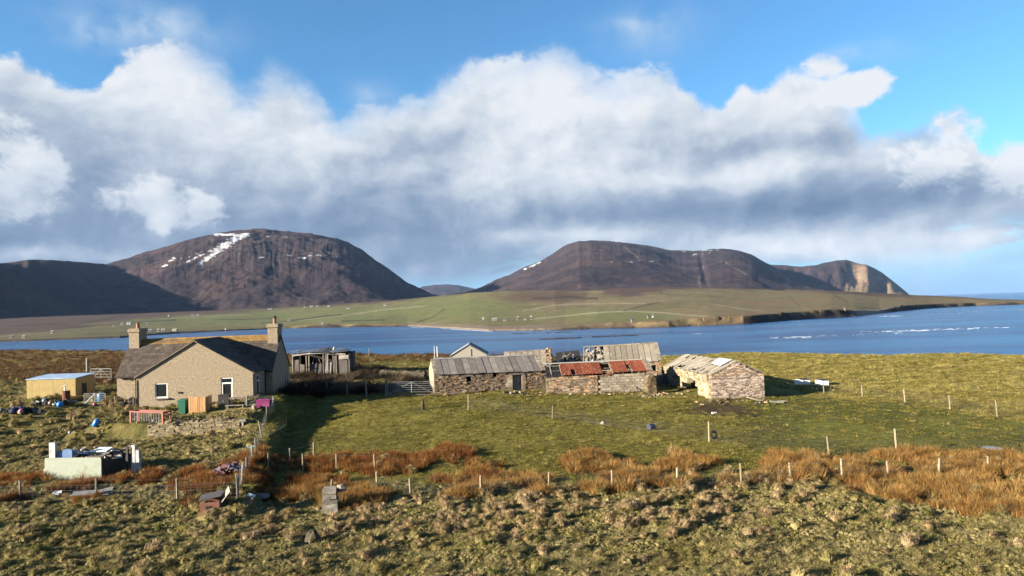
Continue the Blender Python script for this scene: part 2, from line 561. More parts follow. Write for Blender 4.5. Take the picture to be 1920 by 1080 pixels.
RUSH_T = [(-300, 905), (0, 900), (300, 902), (440, 868), (500, 850), (600, 850), (700, 858), (760, 868), (850, 872), (1000, 874), (1100, 872), (1300, 866), (1400, 862), (1500, 856), (1600, 858), (1700, 846), (1800, 848), (1920, 845), (2200, 842)]
RUSH_B = [(-300, 965), (0, 960), (200, 955), (400, 950), (600, 945), (700, 948), (850, 942), (1000, 938), (1150, 935), (1300, 922), (1420, 908), (1500, 910), (1600, 918), (1660, 935), (1800, 960), (1920, 975), (2200, 990)]
def zones(x, y):
    """masks of ground cover and of painted yard shade, each 0..1, from the survey of the photograph (flat plan of the farm)"""
    px, py = proj(x, y, np.zeros(np.shape(x)))
    n1 = fbm(x / 3.0, y / 3.0, 4, 21); n2 = fbm(x / 1.1, y / 1.1, 3, 33); n3 = fbm(x / 9.0, y / 9.0, 3, 41)
    py2 = py + (9 * n1 + 7 * n2) * np.clip((py - 640) / 150, 0.1, 2.2)
    px2 = px + 22 * n1
    t, b = pl(px, RUSH_T), pl(px, RUSH_B)
    band = sm(-6, 8, py2 - t) * sm(8, -10, py2 - b)
    thr = pl(px, [(-300, .02), (480, .08), (700, .08), (1100, .06), (1400, .0), (1650, -.22), (2000, -.35)])
    rush = band * sm(thr - .03, thr + .17, n1 * .8 + n2 * .45)
    for cx, cy, rx, ry in [(835, 856, 38, 12), (1105, 868, 42, 14), (870, 860, 14, 8), (1270, 862, 22, 8), (700, 868, 80, 18), (620, 862, 60, 12), (560, 905, 90, 22), (370, 925, 55, 30), (660, 930, 70, 18)]:
        q = ((px2 - cx) / rx) ** 2 + ((py2 - cy) / ry) ** 2
        rush = np.maximum(rush, sm(1.15, .75, q) * sm(-.35, -.1, n2 + n1))
    left = sm(505, 470, px2 + (py - 800) * .12) * sm(735, 760, py2)
    left = np.maximum(left, sm(250, 200, px2) * sm(735, 750, py2))
    fore = np.maximum(left, sm(-14, 6, py2 - (t + b) / 2 - 8))
    field = (1 - fore) * sm(738, 748, py2) * sm(490, 515, px2)
    far_r = sm(1215, 1260, px2) * sm(752, 738, py2 - pl(px, [(1250, -25), (1440, -20), (1560, -2), (1700, 8), (1920, 42), (2200, 62)]))
    darkg = sm(1330, 1460, px2) * (1 - far_r) * (1 - fore) * sm(880, 840, py2) * sm(735, 745, py2)
    moor = sm(500, 440, px2) * sm(745, 725, py2) * (1 - left)
    yard = sm(500, 520, px2) * sm(1240, 1200, px2) * sm(746, 738, py2)
    mud = sm(.75, .2, ((px2 - 1350) / 95) ** 2 + ((py2 - 768) / 20) ** 2 + n2 * .6)
    mud = np.maximum(mud, sm(1.0, .4, ((px2 - 1440) / 60) ** 2 + ((py2 - 800) / 9) ** 2 + n2 * .8) * .5)
    path = sm(3.2, .6, seg_dist(px2 * .35 + px * .65, py, [(880, 752), (960, 768), (1040, 782), (1140, 796), (1240, 806), (1330, 820), (1420, 838), (1555, 852)])) * sm(-.4, .1, n1)
    pale = fore * sm(-.12, .25, n2 * .7 + n1 * .5 + .28 * sm(940, 905, py) * 0 + .35 * sm(1480, 1380, px) * sm(380, 430, px) * sm(1010, 950, py) * sm(-14, 6, py2 - b) - .16)
    return dict(px=px, py=py, n1=n1, n2=n2, n3=n3, rush=rush, fore=fore, left=left, field=field, far=far_r, dark=darkg, moor=moor, yard=yard, mud=mud, path=path, pale=pale, dk=sm(1.15, .7, ((px2 - 668) / 165) ** 2 + ((py2 - 722) / 24) ** 2 + n2 * .3))  # dk: yard area where the cottage shadow is painted darker
def micro(x, y, Zn):
    r = np.hypot(x, y)
    rough = np.clip(Zn['fore'] * 1.0 + Zn['rush'] * .5 + Zn['moor'] * .8 + Zn['far'] * .05 + .20, 0, 1)
    b = np.abs(pnoise(x / .85, y / .85, 61)) * -0.55 + .18 + .5 * pnoise(x / 1.9, y / 1.9, 67)
    c = pnoise(x / .42, y / .42, 71)
    b2 = 0.55 * pnoise(x / 4.2, y / 3.4, 77)
    return rough * (b * (.30 + .06 * Zn['fore']) + c * .09 * sm(75, 40, r) + b2 * (.16 + .10 * Zn['fore'])) + Zn['field'] * .10 * pnoise(x / 2.2, y / 2.0, 79) + Zn['mud'] * .05 * c
def h1(x, y, Zn=None):
    Zn = Zn or zones(x, y)
    s = y - edge_y(x)
    return h0(x, y) + micro(x, y, Zn) * sm(2, -2, s)

AZN, RN = 760, 560
az = np.linspace(rad(-50), rad(50), AZN)
rr = 11.0 * (340.0 / 11.0) ** (np.linspace(0, 1, RN) ** 0.96)
Rg, Ag = np.meshgrid(rr, az, indexing='ij')
GX, GY = Rg * np.sin(Ag), Rg * np.cos(Ag)
Zn = zones(GX, GY)
GZ = h1(GX, GY, Zn)
c = np.zeros(GX.shape + (3,)) + np.array([.105, .100, .026])
v1 = (Zn['n1'] * .5 + .5)[..., None]; v2 = (Zn['n2'] * .5 + .5)[..., None]; v3 = (Zn['n3'] * .5 + .5)[..., None]
c = c * np.array([1.22, 1.16, 1.0]) * (0.5 + 1.0 * v1) + np.array([.06, .042, .012]) * (v3 - .5) * 1.6
c = mixc(c, (.058, .066, .013), Zn['dark'] * .8)
c = mixc(c, (.12, .125, .03), Zn['dark'] * sm(.1, .45, Zn['n3'] + .4 * Zn['n1']) * .7)
c = mixc(c, (.06, .055, .022), Zn['field'] * sm(.1, .4, Zn['n2'] - .5 * Zn['n3']) * .5)
c = mixc(c, (.30, .25, .09), Zn['far'] * (.55 + .45 * sm(-.25, .3, Zn['n1'])))
c = mixc(c, (.19, .18, .045), Zn['far'] * sm(-.05, .3, Zn['n3'] + Zn['n2'] * .5) * .7)
c = mixc(c, (.21, .170, .075), Zn['fore'] * sm(-.3, .25, Zn['n2'] + .4 * Zn['n1']))
c = mixc(c, (.105, .098, .034), Zn['fore'] * sm(.12, -.25, Zn['n1'] + .5 * Zn['n2']) * .85)
c = mixc(c, (.105, .060, .028), Zn['moor'] * sm(-.3, .2, Zn['n1'] + .6 * Zn['n3']))
c = mixc(c, (.17, .125, .055), Zn['moor'] * sm(.0, .35, Zn['n2'] * .7 - Zn['n1'] * .4))
c = mixc(c, (.14, .085, .035), Zn['rush'] * .9)
c = mixc(c, (.14, .115, .055), Zn['yard'] * sm(-.2, .3, Zn['n1']) * .8)
c = mixc(c, (.035, .030, .018), Zn['dk'] * .9)  # cottage shadow on the yard deepened in the ground colour
c = mixc(c, (.045, .030, .018), Zn['mud'] * .9)
c = mixc(c, (.25, .21, .13), Zn['path'] * .7)
shore_rock = sm(1, 9, GY - edge_y(GX))
c = mixc(c, (.07, .06, .05), shore_rock)

def attr_ground(name, a1=.5, scale=3.0, bump=.5, bdist=.05, rough=.95):
    m = bpy.data.materials.new(name)
    m.use_nodes = True
    t = NT(m.node_tree)
    bs = t.n['Principled BSDF']
    bs.inputs['Roughness'].default_value = rough
    bs.inputs['Specular IOR Level'].default_value = 0.1
    at_ = t.node('ShaderNodeAttribute', attribute_name='albedo')
    co = S(t, t.node('ShaderNodeTexCoord').outputs['Object'])
    n = t.noise(co, scale, 8, 0.68)
    col = t.mix(1.0, S(t, at_.outputs['Color']), t.ramp(n, [(.28, ((1 - a1) * AF,) * 3), (.72, ((1 + a1) * AF, (1 + a1 * .95) * AF, (1 + a1 * .8) * AF))]), 'MULTIPLY')
    t.put(bs.inputs['Base Color'], col)
    b = t.node('ShaderNodeBump')
    b.inputs['Strength'].default_value = bump
    b.inputs['Distance'].default_value = bdist
    t.put(b.inputs['Height'], t.noise(co, scale * 1.7, 8, 0.7))
    m.node_tree.links.new(b.outputs[0], bs.inputs['Normal'])
    return m
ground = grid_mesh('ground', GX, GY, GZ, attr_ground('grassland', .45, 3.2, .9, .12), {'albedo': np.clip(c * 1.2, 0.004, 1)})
tag(ground, kind='structure')

# ------------------------------------------------------------------ sea
SEA_Z = -12.0
Hs = H - SEA_Z
def sea_mat():
    m = bpy.data.materials.new('sea_water')
    m.use_nodes = True
    t = NT(m.node_tree)
    bs = t.n['Principled BSDF']
    bs.inputs['Roughness'].default_value = 0.22
    bs.inputs['IOR'].default_value = 1.33
    co = S(t, t.node('ShaderNodeTexCoord').outputs['Object'])
    big = t.noise(t.vmath('MULTIPLY', co, (.35, 1.6, 1)), .012, 5, .6)
    col = t.mix(t.smooth(big, .40, .60), (.003, .036, .125), (.012, .085, .205))
    t.put(bs.inputs['Base Color'], col)
    w1 = t.noise(t.vmath('MULTIPLY', co, (.55, 1.3, 1)), .22, 6, .62)
    w2 = t.noise(t.vmath('MULTIPLY', co, (.4, 1.4, 1)), .03, 4, .6)
    b = t.node('ShaderNodeBump')
    b.inputs['Strength'].default_value = 1.0
    b.inputs['Distance'].default_value = 1.6
    t.put(b.inputs['Height'], w1 + w2 * 2.0)
    m.node_tree.links.new(b.outputs[0], bs.inputs['Normal'])
    return m
MB_ = MB()
MB_.poly([(-17000, -500, SEA_Z), (17000, -500, SEA_Z), (17000, 17000, SEA_Z), (-17000, 17000, SEA_Z)])
sea = MB_.build('sea', sea_mat())
tag(sea, kind='structure')

# ------------------------------------------------------------------ far shore (low farmland across the sound)
def curve_az(pts, f):
    q = sorted((azel(px, py)[0], f(px, py)) for px, py in pts)
    return [a for a, _ in q], [b for _, b in q]
SHORE = [(-220, 650), (0, 641.5), (120, 637.5), (225, 633.7), (265, 630), (330, 625.5), (475, 618.5), (522, 616.5), (590, 614.8), (765, 612), (850, 616), (915, 620.3), (1029, 619), (1120, 616.5), (1254, 614), (1394, 608),
         (1492, 599.5), (1605, 593), (1661, 586.5), (1745, 578), (1830, 573.6), (1920, 570.8), (2150, 561)]
S_A, S_D = curve_az(SHORE, lambda px, py: Hs / -math.tan(azel(px, py)[1]))
SKYL = [(-220, 606), (0, 597), (130, 592), (250, 588), (400, 582), (520, 577), (620, 571), (700, 566), (760, 561), (820, 555), (880, 549), (960, 545), (1040, 544), (1100, 545), (1160, 540.5), (1250, 538), (1350, 540),
        (1430, 541), (1500, 543), (1600, 547), (1660, 550), (1720, 553.5), (1800, 556.5), (1850, 560), (1920, 564), (2150, 560)]
T_A, T_E = curve_az(SKYL, lambda px, py: math.tan(azel(px, py)[1]))
E_A = T_A
DT = [(-220, 1900), (0, 1900), (500, 1900), (700, 1750), (880, 1500), (1040, 1350), (1250, 1350), (1430, 1400), (1600, 1350), (1720, 1400), (1800, 1450), (1860, 1420), (1920, 1350), (2150, 1500)]
D_A, D_T = curve_az([(p, 560) for p, _ in DT], lambda px, py: pl(px, DT))
CL = [(-220, 1.5), (0, 1.5), (480, 1.5), (560, 3.0), (640, 4.5), (720, 3.5), (800, .8), (960, .8), (1060, 1.5), (1120, 4), (1250, 5), (1330, 7), (1420, 6.5), (1500, 7), (1560, 8), (1600, 6), (1650, 3), (1700, 6), (1800, 5), (1920, 3), (2150, 3)]
C_A, C_H = curve_az([(p, 600) for p, _ in CL], lambda px, py: pl(px, CL))
def low_h(a, D):
    Ds = np.interp(a, S_A, S_D); Dt = np.maximum(np.interp(a, D_A, D_T), Ds + 90); e1 = np.interp(a, T_A, T_E); ch = np.interp(a, C_A, C_H)
    x, y = D * np.sin(a), D * np.cos(a)
    Ds = Ds + 14 * fbm(x / 60, y / 60, 3, 91)
    s = D - Ds
    jag = np.clip(.75 + .7 * fbm(x / 22, y / 22, 3, 95), .3, 1.4)
    zc = SEA_Z + ch * jag * sm(0, 7, s) + 1.0 * sm(-25, 0, s)
    t = np.clip((s - 7) / (Dt - Ds - 7), 0, 1)
    e0 = (SEA_Z + ch - H) / (Ds + 7)
    z = H + D * (e0 + (e1 - e0) * t ** .85)
    z = z + 2.2 * fbm(x / 130, y / 130, 4, 99) * np.sin(np.pi * np.clip(t, 0, 1)) + .35 * fbm(x / 18, y / 18, 2, 98) * sm(0, .1, t)
    z = np.where(s < 7, zc + np.clip(s, 0, 7) * 0.0, np.maximum(z, 0 * z + SEA_Z + ch * jag * .9))
    beyond = D - Dt
    z = np.where(beyond > 0, H + Dt * e1 - beyond * .008, z)
    z = np.where(s < -25, SEA_Z - 1.0 - np.clip(-s - 25, 0, 20) * .1, z)
    return np.where(s < 0, SEA_Z - 1.0 + 1.0 * sm(-25, 0, s), z)
NA, ND = 1300, 300
a1 = np.linspace(rad(-43), rad(43), NA)
tt = np.linspace(0, 1, ND)
DsA = np.interp(a1, S_A, S_D); DtA = np.maximum(np.interp(a1, D_A, D_T), DsA + 90)
# rows: dense at the cliff, then even in view angle, then on to the hills
k1, k2, k3 = 40, 210, ND - 250
rows = []
for i in range(ND):
    if i < k1:
        rows.append(DsA - 35 + 70 * i / (k1 - 1))
    elif i < k1 + k2:
        t_ = (i - k1 + 1) / k2
        u0, u1 = 1 / (DsA + 35), 1 / (DtA + 60)
        rows.append(1 / (u0 + (u1 - u0) * t_))
    else:
        t_ = (i - k1 - k2 + 1) / k3
        rows.append(DtA + 60 + (4200 - DtA) * t_ ** 1.5)
Dg = np.array(rows)
A1 = np.broadcast_to(a1, Dg.shape)
LX, LY = Dg * np.sin(A1), Dg * np.cos(A1)
LZ = low_h(A1, Dg)
lpx, lpy = proj(LX, LY, LZ)
DsG = np.broadcast_to(DsA, Dg.shape)
s_ = Dg - DsG
f1 = fbm(LX / 120, LY / 120, 4, 111); f2 = fbm(LX / 30, LY / 30, 3, 113); f3 = fbm(LX / 260, LY / 420, 3, 117)
g = np.array([.135, .128, .060])
c = np.zeros(LX.shape + (3,)) + g
c = c * (0.8 + .35 * (f1[..., None] + .5) + .2 * f2[..., None])
# tan rough grazing to the right, moor brown above and at the left
c = mixc(c, (.185, .150, .085), sm(960, 1080, lpx + 60 * f1) * (.45 + .5 * sm(-.2, .3, f2 + f1)))
c = mixc(c, (.16, .115, .065), sm(1280, 1420, lpx) * sm(-.1, .4, f1 + .3 * f2) * .8)
moorline = pl(lpx, [(-200, 640), (0, 632), (90, 622), (200, 606), (300, 598), (420, 591), (520, 583), (700, 571), (800, 560), (900, 548), (1000, 543), (1100, 546), (1180, 556), (1240, 548), (1300, 541), (1400, 543), (1500, 547), (1600, 553), (1700, 557), (1920, 560)])
c = mixc(c, (.085, .058, .048), sm(4, -5, lpy - moorline + 7 * f1 + 4 * f2))
c = mixc(c, (.13, .10, .065), sm(380, 160, lpx) * sm(-.3, .3, f1 + f2 * .6) * sm(-6, 6, lpy - moorline) * .7)
c = mixc(c, (.10, .066, .046), sm(26, 10, np.hypot((lpx - 1020) / 5, (lpy - 557) / .6) + 6 * f2) * .9)
for pts in [[(890, 592), (920, 584), (960, 577)], [(830, 583), (850, 580)], [(1000, 560), (1060, 557), (1120, 560)]]:
    c = mixc(c, (.05, .04, .032), sm(4.5, 1.5, seg_dist(lpx, lpy, pts, 1.6) + 4 * f2) * .8)
# brighter green in-bye fields
for cx, cy, rx, ry in [(700, 590, 260, 17), (480, 597, 190, 10), (1120, 592, 170, 12), (860, 575, 110, 20), (330, 606, 120, 8)]:
    c = mixc(c, (.135, .150, .058), sm(1.3, .4, ((lpx - cx) / rx) ** 2 + ((lpy - cy) / ry) ** 2 + .5 * f1) * .75)
# tracks, ditches, dykes
for pts, w, col in [([(1000, 598), (1060, 592), (1120, 586), (1180, 583.5), (1240, 586), (1290, 591), (1340, 594)], 1.1, (.30, .27, .18)), ([(980, 583), (1040, 572), (1120, 569), (1210, 569)], .9, (.27, .24, .16)),
                    ([(1340, 571), (1390, 579), (1430, 583)], .8, (.26, .22, .15)), ([(560, 601), (640, 592), (720, 581), (800, 573)], 1.0, (.24, .23, .15)), ([(300, 598), (420, 592), (470, 590)], .8, (.22, .2, .13))]:
    c = mixc(c, col, sm(w * 1.4, w * .5, seg_dist(lpx, lpy, pts) + .8 * f2) * .85)
for pts, w in [([(490, 606), (540, 602), (600, 594), (640, 590)], 1.3), ([(1170, 583), (1210, 572), (1240, 567)], 1.0), ([(150, 606), (200, 598), (240, 590)], 1.6), ([(100, 618), (230, 606), (330, 600)], 1.2), ([(400, 600), (520, 597)], .9),
                ([(780, 605), (810, 595), (835, 579)], .9), ([(640, 602), (720, 600)], 1.2), ([(1480, 556), (1500, 575)], .8), ([(1560, 552), (1590, 566)], .8), ([(1240, 549), (1235, 541)], .8), ([(20, 612), (120, 606)], 1.2)]:
    c = mixc(c, (.045, .042, .030), sm(w * 1.4, w * .5, seg_dist(lpx, lpy, pts) + .8 * f2) * .8)
# moor dark wood line at the back on the right
c = mixc(c, (.028, .026, .02), sm(3.0, 1.2, seg_dist(lpx, lpy, [(1370, 539), (1420, 541), (1470, 543)], 1.8) + 1.5 * f2))
# shore: rock, beach
rock = sm(10, 4, s_ + 6 * f2)
c = mixc(c, (.075, .056, .042), rock)
c = mixc(c, (.030, .026, .024), sm(3.0, .5, s_))
c = mixc(c, (.15, .11, .065), sm(26, 12, s_ + 8 * f2) * sm(1050, 1100, lpx) * (1 - rock) * .8)
c = mixc(c, (.06, .05, .045), sm(40, 15, s_) * sm(490, 380, lpx) * .85)
beach = sm(745, 800, lpx) * sm(1075, 1010, lpx) * sm(75, 45, s_ + 10 * f2)
c = mixc(c, (.18, .145, .115), beach)
c = mixc(c, (.35, .30, .24), sm(1590, 1620, lpx) * sm(1680, 1640, lpx) * sm(30, 16, s_))
far_shore = grid_mesh('far_shore', LX, LY, LZ, attr_ground('far_grassland', .25, .12, .6, 1.5), {'albedo': np.clip(c, .004, 1)})
tag(far_shore, kind='structure')
def on_far(px, py):
    a, e = azel(px, py)
    D = np.linspace(520, 2600, 4200)
    z = H + D * math.tan(e)
    hit = np.nonzero(z <= low_h(np.full_like(D, a), D))[0]
    d = D[hit[0]] if len(hit) else 1700.0
    return Vector((d * math.sin(a), d * math.cos(a), float(low_h(np.array([a]), np.array([d]))[0]))), d

# ------------------------------------------------------------------ hills
def hill(name, sky, D_ridge, D_foot, prof, NA, ND, colour, disp, zfoot=18.0, back=0.35):
    zf_in = zfoot
    A, E = curve_az(sky, lambda px, py: math.tan(azel(px, py)[1]))
    a = np.linspace(A[0], A[-1], NA)
    Dr = D_ridge(a) if callable(D_ridge) else np.full(NA, float(D_ridge))
    Df = D_foot(a) if callable(D_foot) else np.full(NA, float(D_foot))
    zfoot = zf_in(a) if callable(zf_in) else zf_in
    # smooth the skyline a little, then sharpen with small noise
    e = np.interp(a, A, E)
    k = np.hanning(9); k /= k.sum()
    e = np.convolve(np.pad(e, 4, mode='edge'), k, mode='valid')
    e = e + .0007 * fbm(a * 90, a * 0, 4, 7)
    zr = H + Dr * e
    t = np.linspace(0, 1.25, ND)[:, None]
    D = Df + (Dr - Df) * t
    T = np.broadcast_to(t, D.shape)
    Aa = np.broadcast_to(a, D.shape)
    p = prof(np.clip(T, 0, 1), Aa)
    z = zfoot + (zr - zfoot) * p - np.clip(T - 1, 0, 1) * (Dr - Df) * back
    X, Y = D * np.sin(Aa), D * np.cos(Aa)
    z = z + disp(Aa, T, X, Y) * np.clip((zr - zfoot) / 150, 0, 1) * np.where(T < 1, 1, 0)
    px, py = proj(X, Y, z)
    col = colour(px, py, Aa, T, X, Y)
    o = grid_mesh(name, X, Y, z, MATS['hill'], {'albedo': np.clip(col, .003, 1)})
    return tag(o, kind='structure')
MATS['hill'] = attr_ground('heather', .30, .035, .9, 7.0)
def heath(X, Y, px, py):
    f1 = fbm(X / 260, Y / 260, 4, 131); f2 = fbm(X / 60, Y / 60, 3, 133)
    c = np.zeros(X.shape + (3,)) + np.array([.046, .032, .039])
    c = mixc(c, (.033, .024, .029), sm(-.2, .3, f1)); c = mixc(c, (.066, .043, .039), sm(.0, .4, -f1 + f2 * .5) * .8)
    return c, f1, f2
def snow_at(px, py, X, Y, segs, n):
    m = np.zeros(px.shape)
    f = fbm(X / 55, Y / 55, 4, 151); f = f * .6 + 1.0 * fbm((px + py * .8) / 16, (py - px * .1) / 3.0, 4, 157) + .5 * fbm(px / 2.6, py / 1.6, 2, 158)
    for pts, w, dens in segs:
        m = np.maximum(m, sm(-.05, .22, dens - seg_dist(px, py, pts, 1.3) / w + f * 1.1))
    return m
# great domed hill
GUL = lambda a, T, X, Y: (1 - 2 * np.abs(fbm(a * 34 + .35 * fbm(a * 20, T * 3, 2, 163), T * .55, 3, 161, .55))) 
def m1_disp(a, T, X, Y):
    low = np.sin(np.pi * np.clip(T / .72, 0, 1)) ** .8
    scarp = sm(.20, .45, T) * sm(.80, .55, T)
    wa = a + .012 * fbm(a * 14, T * 2.2, 3, 168)
    gg = 1 - 2 * np.abs(fbm(wa * 30, T * .7, 4, 161, .6))
    per = sm(-.25, .3, fbm(a * 9, T * 1.5, 2, 169))
    return -4.5 * low * (1 - np.clip(gg + .15, 0, 1)) * (.1 + .9 * scarp) * (.3 + .7 * per) - 2.5 * low * np.abs(fbm(wa * 95, T * 2.4, 3, 167)) * scarp + 9 * fbm(X / 90, Y / 90, 3, 172) * sm(1, .8, T) + 18 * fbm(X / 220, Y / 220, 4, 171) * sm(1, .85, T)
def m1_col(px, py, a, T, X, Y):
    c, f1, f2 = heath(X, Y, px, py)
    rockm = sm(.36, .52, T) * sm(.74, .60, T) * sm(.02, .3, fbm(a * 120, T * 4, 3, 181)) * sm(360, 430, px)
    c = mixc(c, (.095, .082, .075), rockm * .7)
    c = mixc(c, (.10, .075, .05), sm(.18, .02, T) * .7)
    s = snow_at(px, py, X, Y, [([(462, 440), (432, 456), (405, 474), (374, 494)], 5.0, .85), ([(404, 440), (455, 440)], 3.5, .8), ([(446, 442), (418, 460), (400, 476)], 8, .45), ([(385, 474), (350, 492)], 4, .15), ([(325, 486), (305, 500)], 5, .2),
                               ([(340, 484), (395, 470)], 8, -.15), ([(470, 484), (520, 480), (545, 478)], 5, -.2), ([(560, 482), (600, 478), (640, 483)], 5, -.05), ([(570, 484), (590, 480)], 3, .25), ([(500, 443), (560, 446)], 4, -.05)], 0)
    return mixc(c, (.62, .65, .70), s * .92)
M1 = [(150, 520), (200, 497), (235, 488), (280, 474), (330, 458), (365, 448), (400, 440), (440, 437), (500, 434.5), (540, 437), (590, 443), (630, 449), (655, 457), (680, 472), (700, 486), (730, 508), (760, 529), (785, 543), (810, 552), (850, 560)]
hill('domed_hill', M1, 3700, lambda a: np.interp(a, [-.6, -.1], [2050, 1950]), lambda t, a: .10 * t + .90 * (sm(0.02, .70, t) * .78 + .22 * sm(.5, 1.0, t)), 900, 300, m1_col, m1_disp, 8)
# long ridge at the left, running towards the camera so that its near flank turns from the sun
M0 = [(-260, 520), (-120, 506), (-40, 502), (0, 498), (40, 490), (75, 487.5), (110, 489), (150, 492), (190, 495), (220, 500), (250, 520), (290, 545), (330, 565), (360, 582)]
def m0_prof(t, a):
    return sm(0, 1, t) ** 1.0
def m0_disp(a, T, X, Y):
    spur = 60 * np.exp(-((a - (-.685 + .04 * (1 - T))) / .05) ** 2) * np.sin(np.pi * np.clip(T, 0, 1))
    return spur - 16 * np.sin(np.pi * np.clip(T, 0, 1)) * np.abs(fbm(a * 26, T * 1.2, 3, 191)) * 2
def m0_col(px, py, a, T, X, Y):
    c, f1, f2 = heath(X, Y, px, py)
    return c
hill('left_hill', M0, lambda a: np.interp(a, [-.72, -.60, -.52, -.45], [2300, 2700, 3300, 3600]), lambda a: np.interp(a, [-.72, -.60, -.5], [1750, 1850, 2100]), m0_prof, 300, 150, m0_col, m0_disp, 6)
# broad hill in the middle right
M2 = [(800, 560), (860, 551), (895, 543), (925, 530), (955, 518), (985, 503), (1010, 494), (1035, 480), (1060, 466), (1085, 458), (1110, 454.5), (1140, 455.5), (1170, 459), (1215, 464), (1255, 468.5), (1300, 469), (1340, 467.5), (1365, 468.5),
      (1390, 473), (1410, 480), (1430, 492), (1450, 503), (1475, 514), (1500, 526), (1530, 537), (1570, 548), (1620, 556)]
def m2_disp(a, T, X, Y):
    g = 1 - 2 * np.abs(fbm(a * 40, T * .8, 3, 201))
    corrie = -70 * np.exp(-((a - azel(1290, 500)[0]) / .045) ** 2 - ((T - .62) / .28) ** 2)
    gully = -9 * np.exp(-((a - azel(1318, 500)[0] + .012 * (T - .5)) / .004) ** 2) * sm(.1, .4, T) * sm(.95, .7, T)
    return 10 * np.sin(np.pi * np.clip(T, 0, 1)) * fbm(X / 150, Y / 150, 4, 204) - .8 * np.sin(np.pi * np.clip(T, 0, 1)) * (1 - np.clip(g, 0, 1)) + corrie * .6 + gully + 12 * fbm(X / 240, Y / 240, 4, 205) * sm(1, .85, T)
def m2_col(px, py, a, T, X, Y):
    c, f1, f2 = heath(X, Y, px, py)
    c = mixc(c, (.10, .082, .07), sm(1440, 1470, px) * sm(.2, .6, fbm(a * 90, T * 5, 3, 211) + .3) * .5)
    for pts in [[(1318, 500), (1310, 525), (1313, 540)], [(1170, 462), (1190, 478), (1200, 488)], [(1360, 492), (1400, 515)]]:
        c = mixc(c, (.15, .11, .085), sm(2.4, .8, seg_dist(px, py, pts) + f2 * 2) * .8)
    s = snow_at(px, py, X, Y, [([(1275, 471), (1320, 470), (1345, 469)], 3, -.12), ([(1300, 478), (1330, 474)], 4, -.1), ([(1180, 489), (1187, 494)], 2.5, .1), ([(1220, 490), (1255, 484)], 5, -.25), ([(1130, 492), (1150, 490)], 4, -.1), ([(1012, 492), (985, 504)], 3, .2)], 0)
    return mixc(c, (.62, .65, .70), s * .92)
hill('broad_hill', M2, 4700, lambda a: np.interp(a, [-.1, .1, .4], [2300, 1800, 2100]), lambda t, a: .12 * t + .88 * sm(0.0, 1.0, t) ** .9, 520, 200, m2_col, m2_disp, lambda a: np.interp(a, [-.1, .2, .30, .36, .5], [34, 34, 22, 2, -14]))
# cliffed hill at the end of the land
M3 = [(1400, 505), (1430, 496), (1465, 497), (1500, 500), (1530, 497), (1560, 489.5), (1586, 486), (1602, 491), (1622, 495), (1640, 503), (1655, 512), (1668, 522), (1682, 533), (1694, 543), (1704, 551), (1712, 558), (1725, 566)]
def m3_disp(a, T, X, Y):
    c0 = azel(1628, 520)[0]
    notch = -85 * np.exp(-((a - azel(1650, 530)[0]) / .008) ** 2) * sm(.95, .5, T)
    bowl = -60 * np.exp(-((a - azel(1600, 520)[0]) / .012) ** 2 - ((T - .65) / .25) ** 2)
    return notch + bowl + 22 * fbm(a * 60, T * 2, 4, 221) * np.sin(np.pi * np.clip(T, 0, 1))
def m3_col(px, py, a, T, X, Y):
    c, f1, f2 = heath(X, Y, px, py)
    cl = sm(1572, 1606, px - (550 - py) * .15 + 12 * f2)
    c = mixc(c, (.27, .20, .13), cl * (.6 + .4 * sm(-.2, .3, f2)))
    c = mixc(c, (.22, .125, .09), cl * sm(.0, .25, fbm(px / 14, py / 5, 3, 225)) * .8)
    c = mixc(c, (.17, .14, .07), cl * sm(533, 545, py) * .6)
    return c
hill('cliff_hill', M3, 5400, lambda a: np.interp(a, [.3, .6], [3700, 4300]), lambda t, a: .2 * t + .8 * sm(0, 1.0, t), 320, 150, m3_col, m3_disp, -14)
M4 = [(740, 566), (770, 552), (790, 538), (812, 534.5), (835, 533.5), (862, 535), (885, 540), (905, 546), (940, 560)]
def m4_col(px, py, a, T, X, Y):
    return heath(X, Y, px, py)[0]
hill('distant_hill', M4, 9500, 7600, lambda t, a: sm(0, 1, t), 120, 50, m4_col, lambda a, T, X, Y: 10 * fbm(X / 400, Y / 400, 3, 231), 20)

# reef and surf
def strip(name, pts, w, mat_, hump, seed, thr, kind):
    mb = MB()
    P = [at(px, py, SEA_Z) for px, py in pts]
    L = 0
    for p, q in zip(P[:-1], P[1:]):
        n = max(2, int(np.hypot(*(q - p)[:2]) / 2.2))
        for i in range(n):
            u0, u1 = i / n, (i + 1) / n
            a, b = p + (q - p) * u0, p + (q - p) * u1
            nz = fbm(np.array([L / 16.0]), np.array([0.0]), 4, seed)[0]; nz2 = fbm(np.array([L / 5.0]), np.array([3.0]), 3, seed + 3)[0]
            L += 2.2
            if nz + .5 * nz2 < thr:
                continue
            ww = w * (0.5 + .9 * abs(nz2) + .5 * max(nz, 0)) 
            off = w * .8 * fbm(np.array([L / 9.0]), np.array([9.0]), 3, seed + 9)[0]
            hh = hump * (.6 + .8 * abs(nz2))
            x0, x1 = a[0] - .4, b[0] + .4
            y0, y1 = a[1] + off - ww / 2, a[1] + off + ww / 2
            mb.hexa([(x0, y0, SEA_Z - .3), (x1, y0 + b[1] - a[1], SEA_Z - .3), (x1, y1 + b[1] - a[1], SEA_Z - .3), (x0, y1, SEA_Z - .3),
                     (x0 + .3, y0 + ww * .3, SEA_Z + hh), (x1 - .3, y0 + ww * .3 + b[1] - a[1], SEA_Z + hh * .9), (x1 - .3, y1 - ww * .3 + b[1] - a[1], SEA_Z + hh), (x0 + .3, y1 - ww * .3, SEA_Z + hh * .8)], random.random())
    o = mb.build(name, mat_, None, kind)
    return o
foam = mat('sea_foam', (.70, .76, .82), (.42, .52, .62), scale=.6, rough=.8, bump=.3)
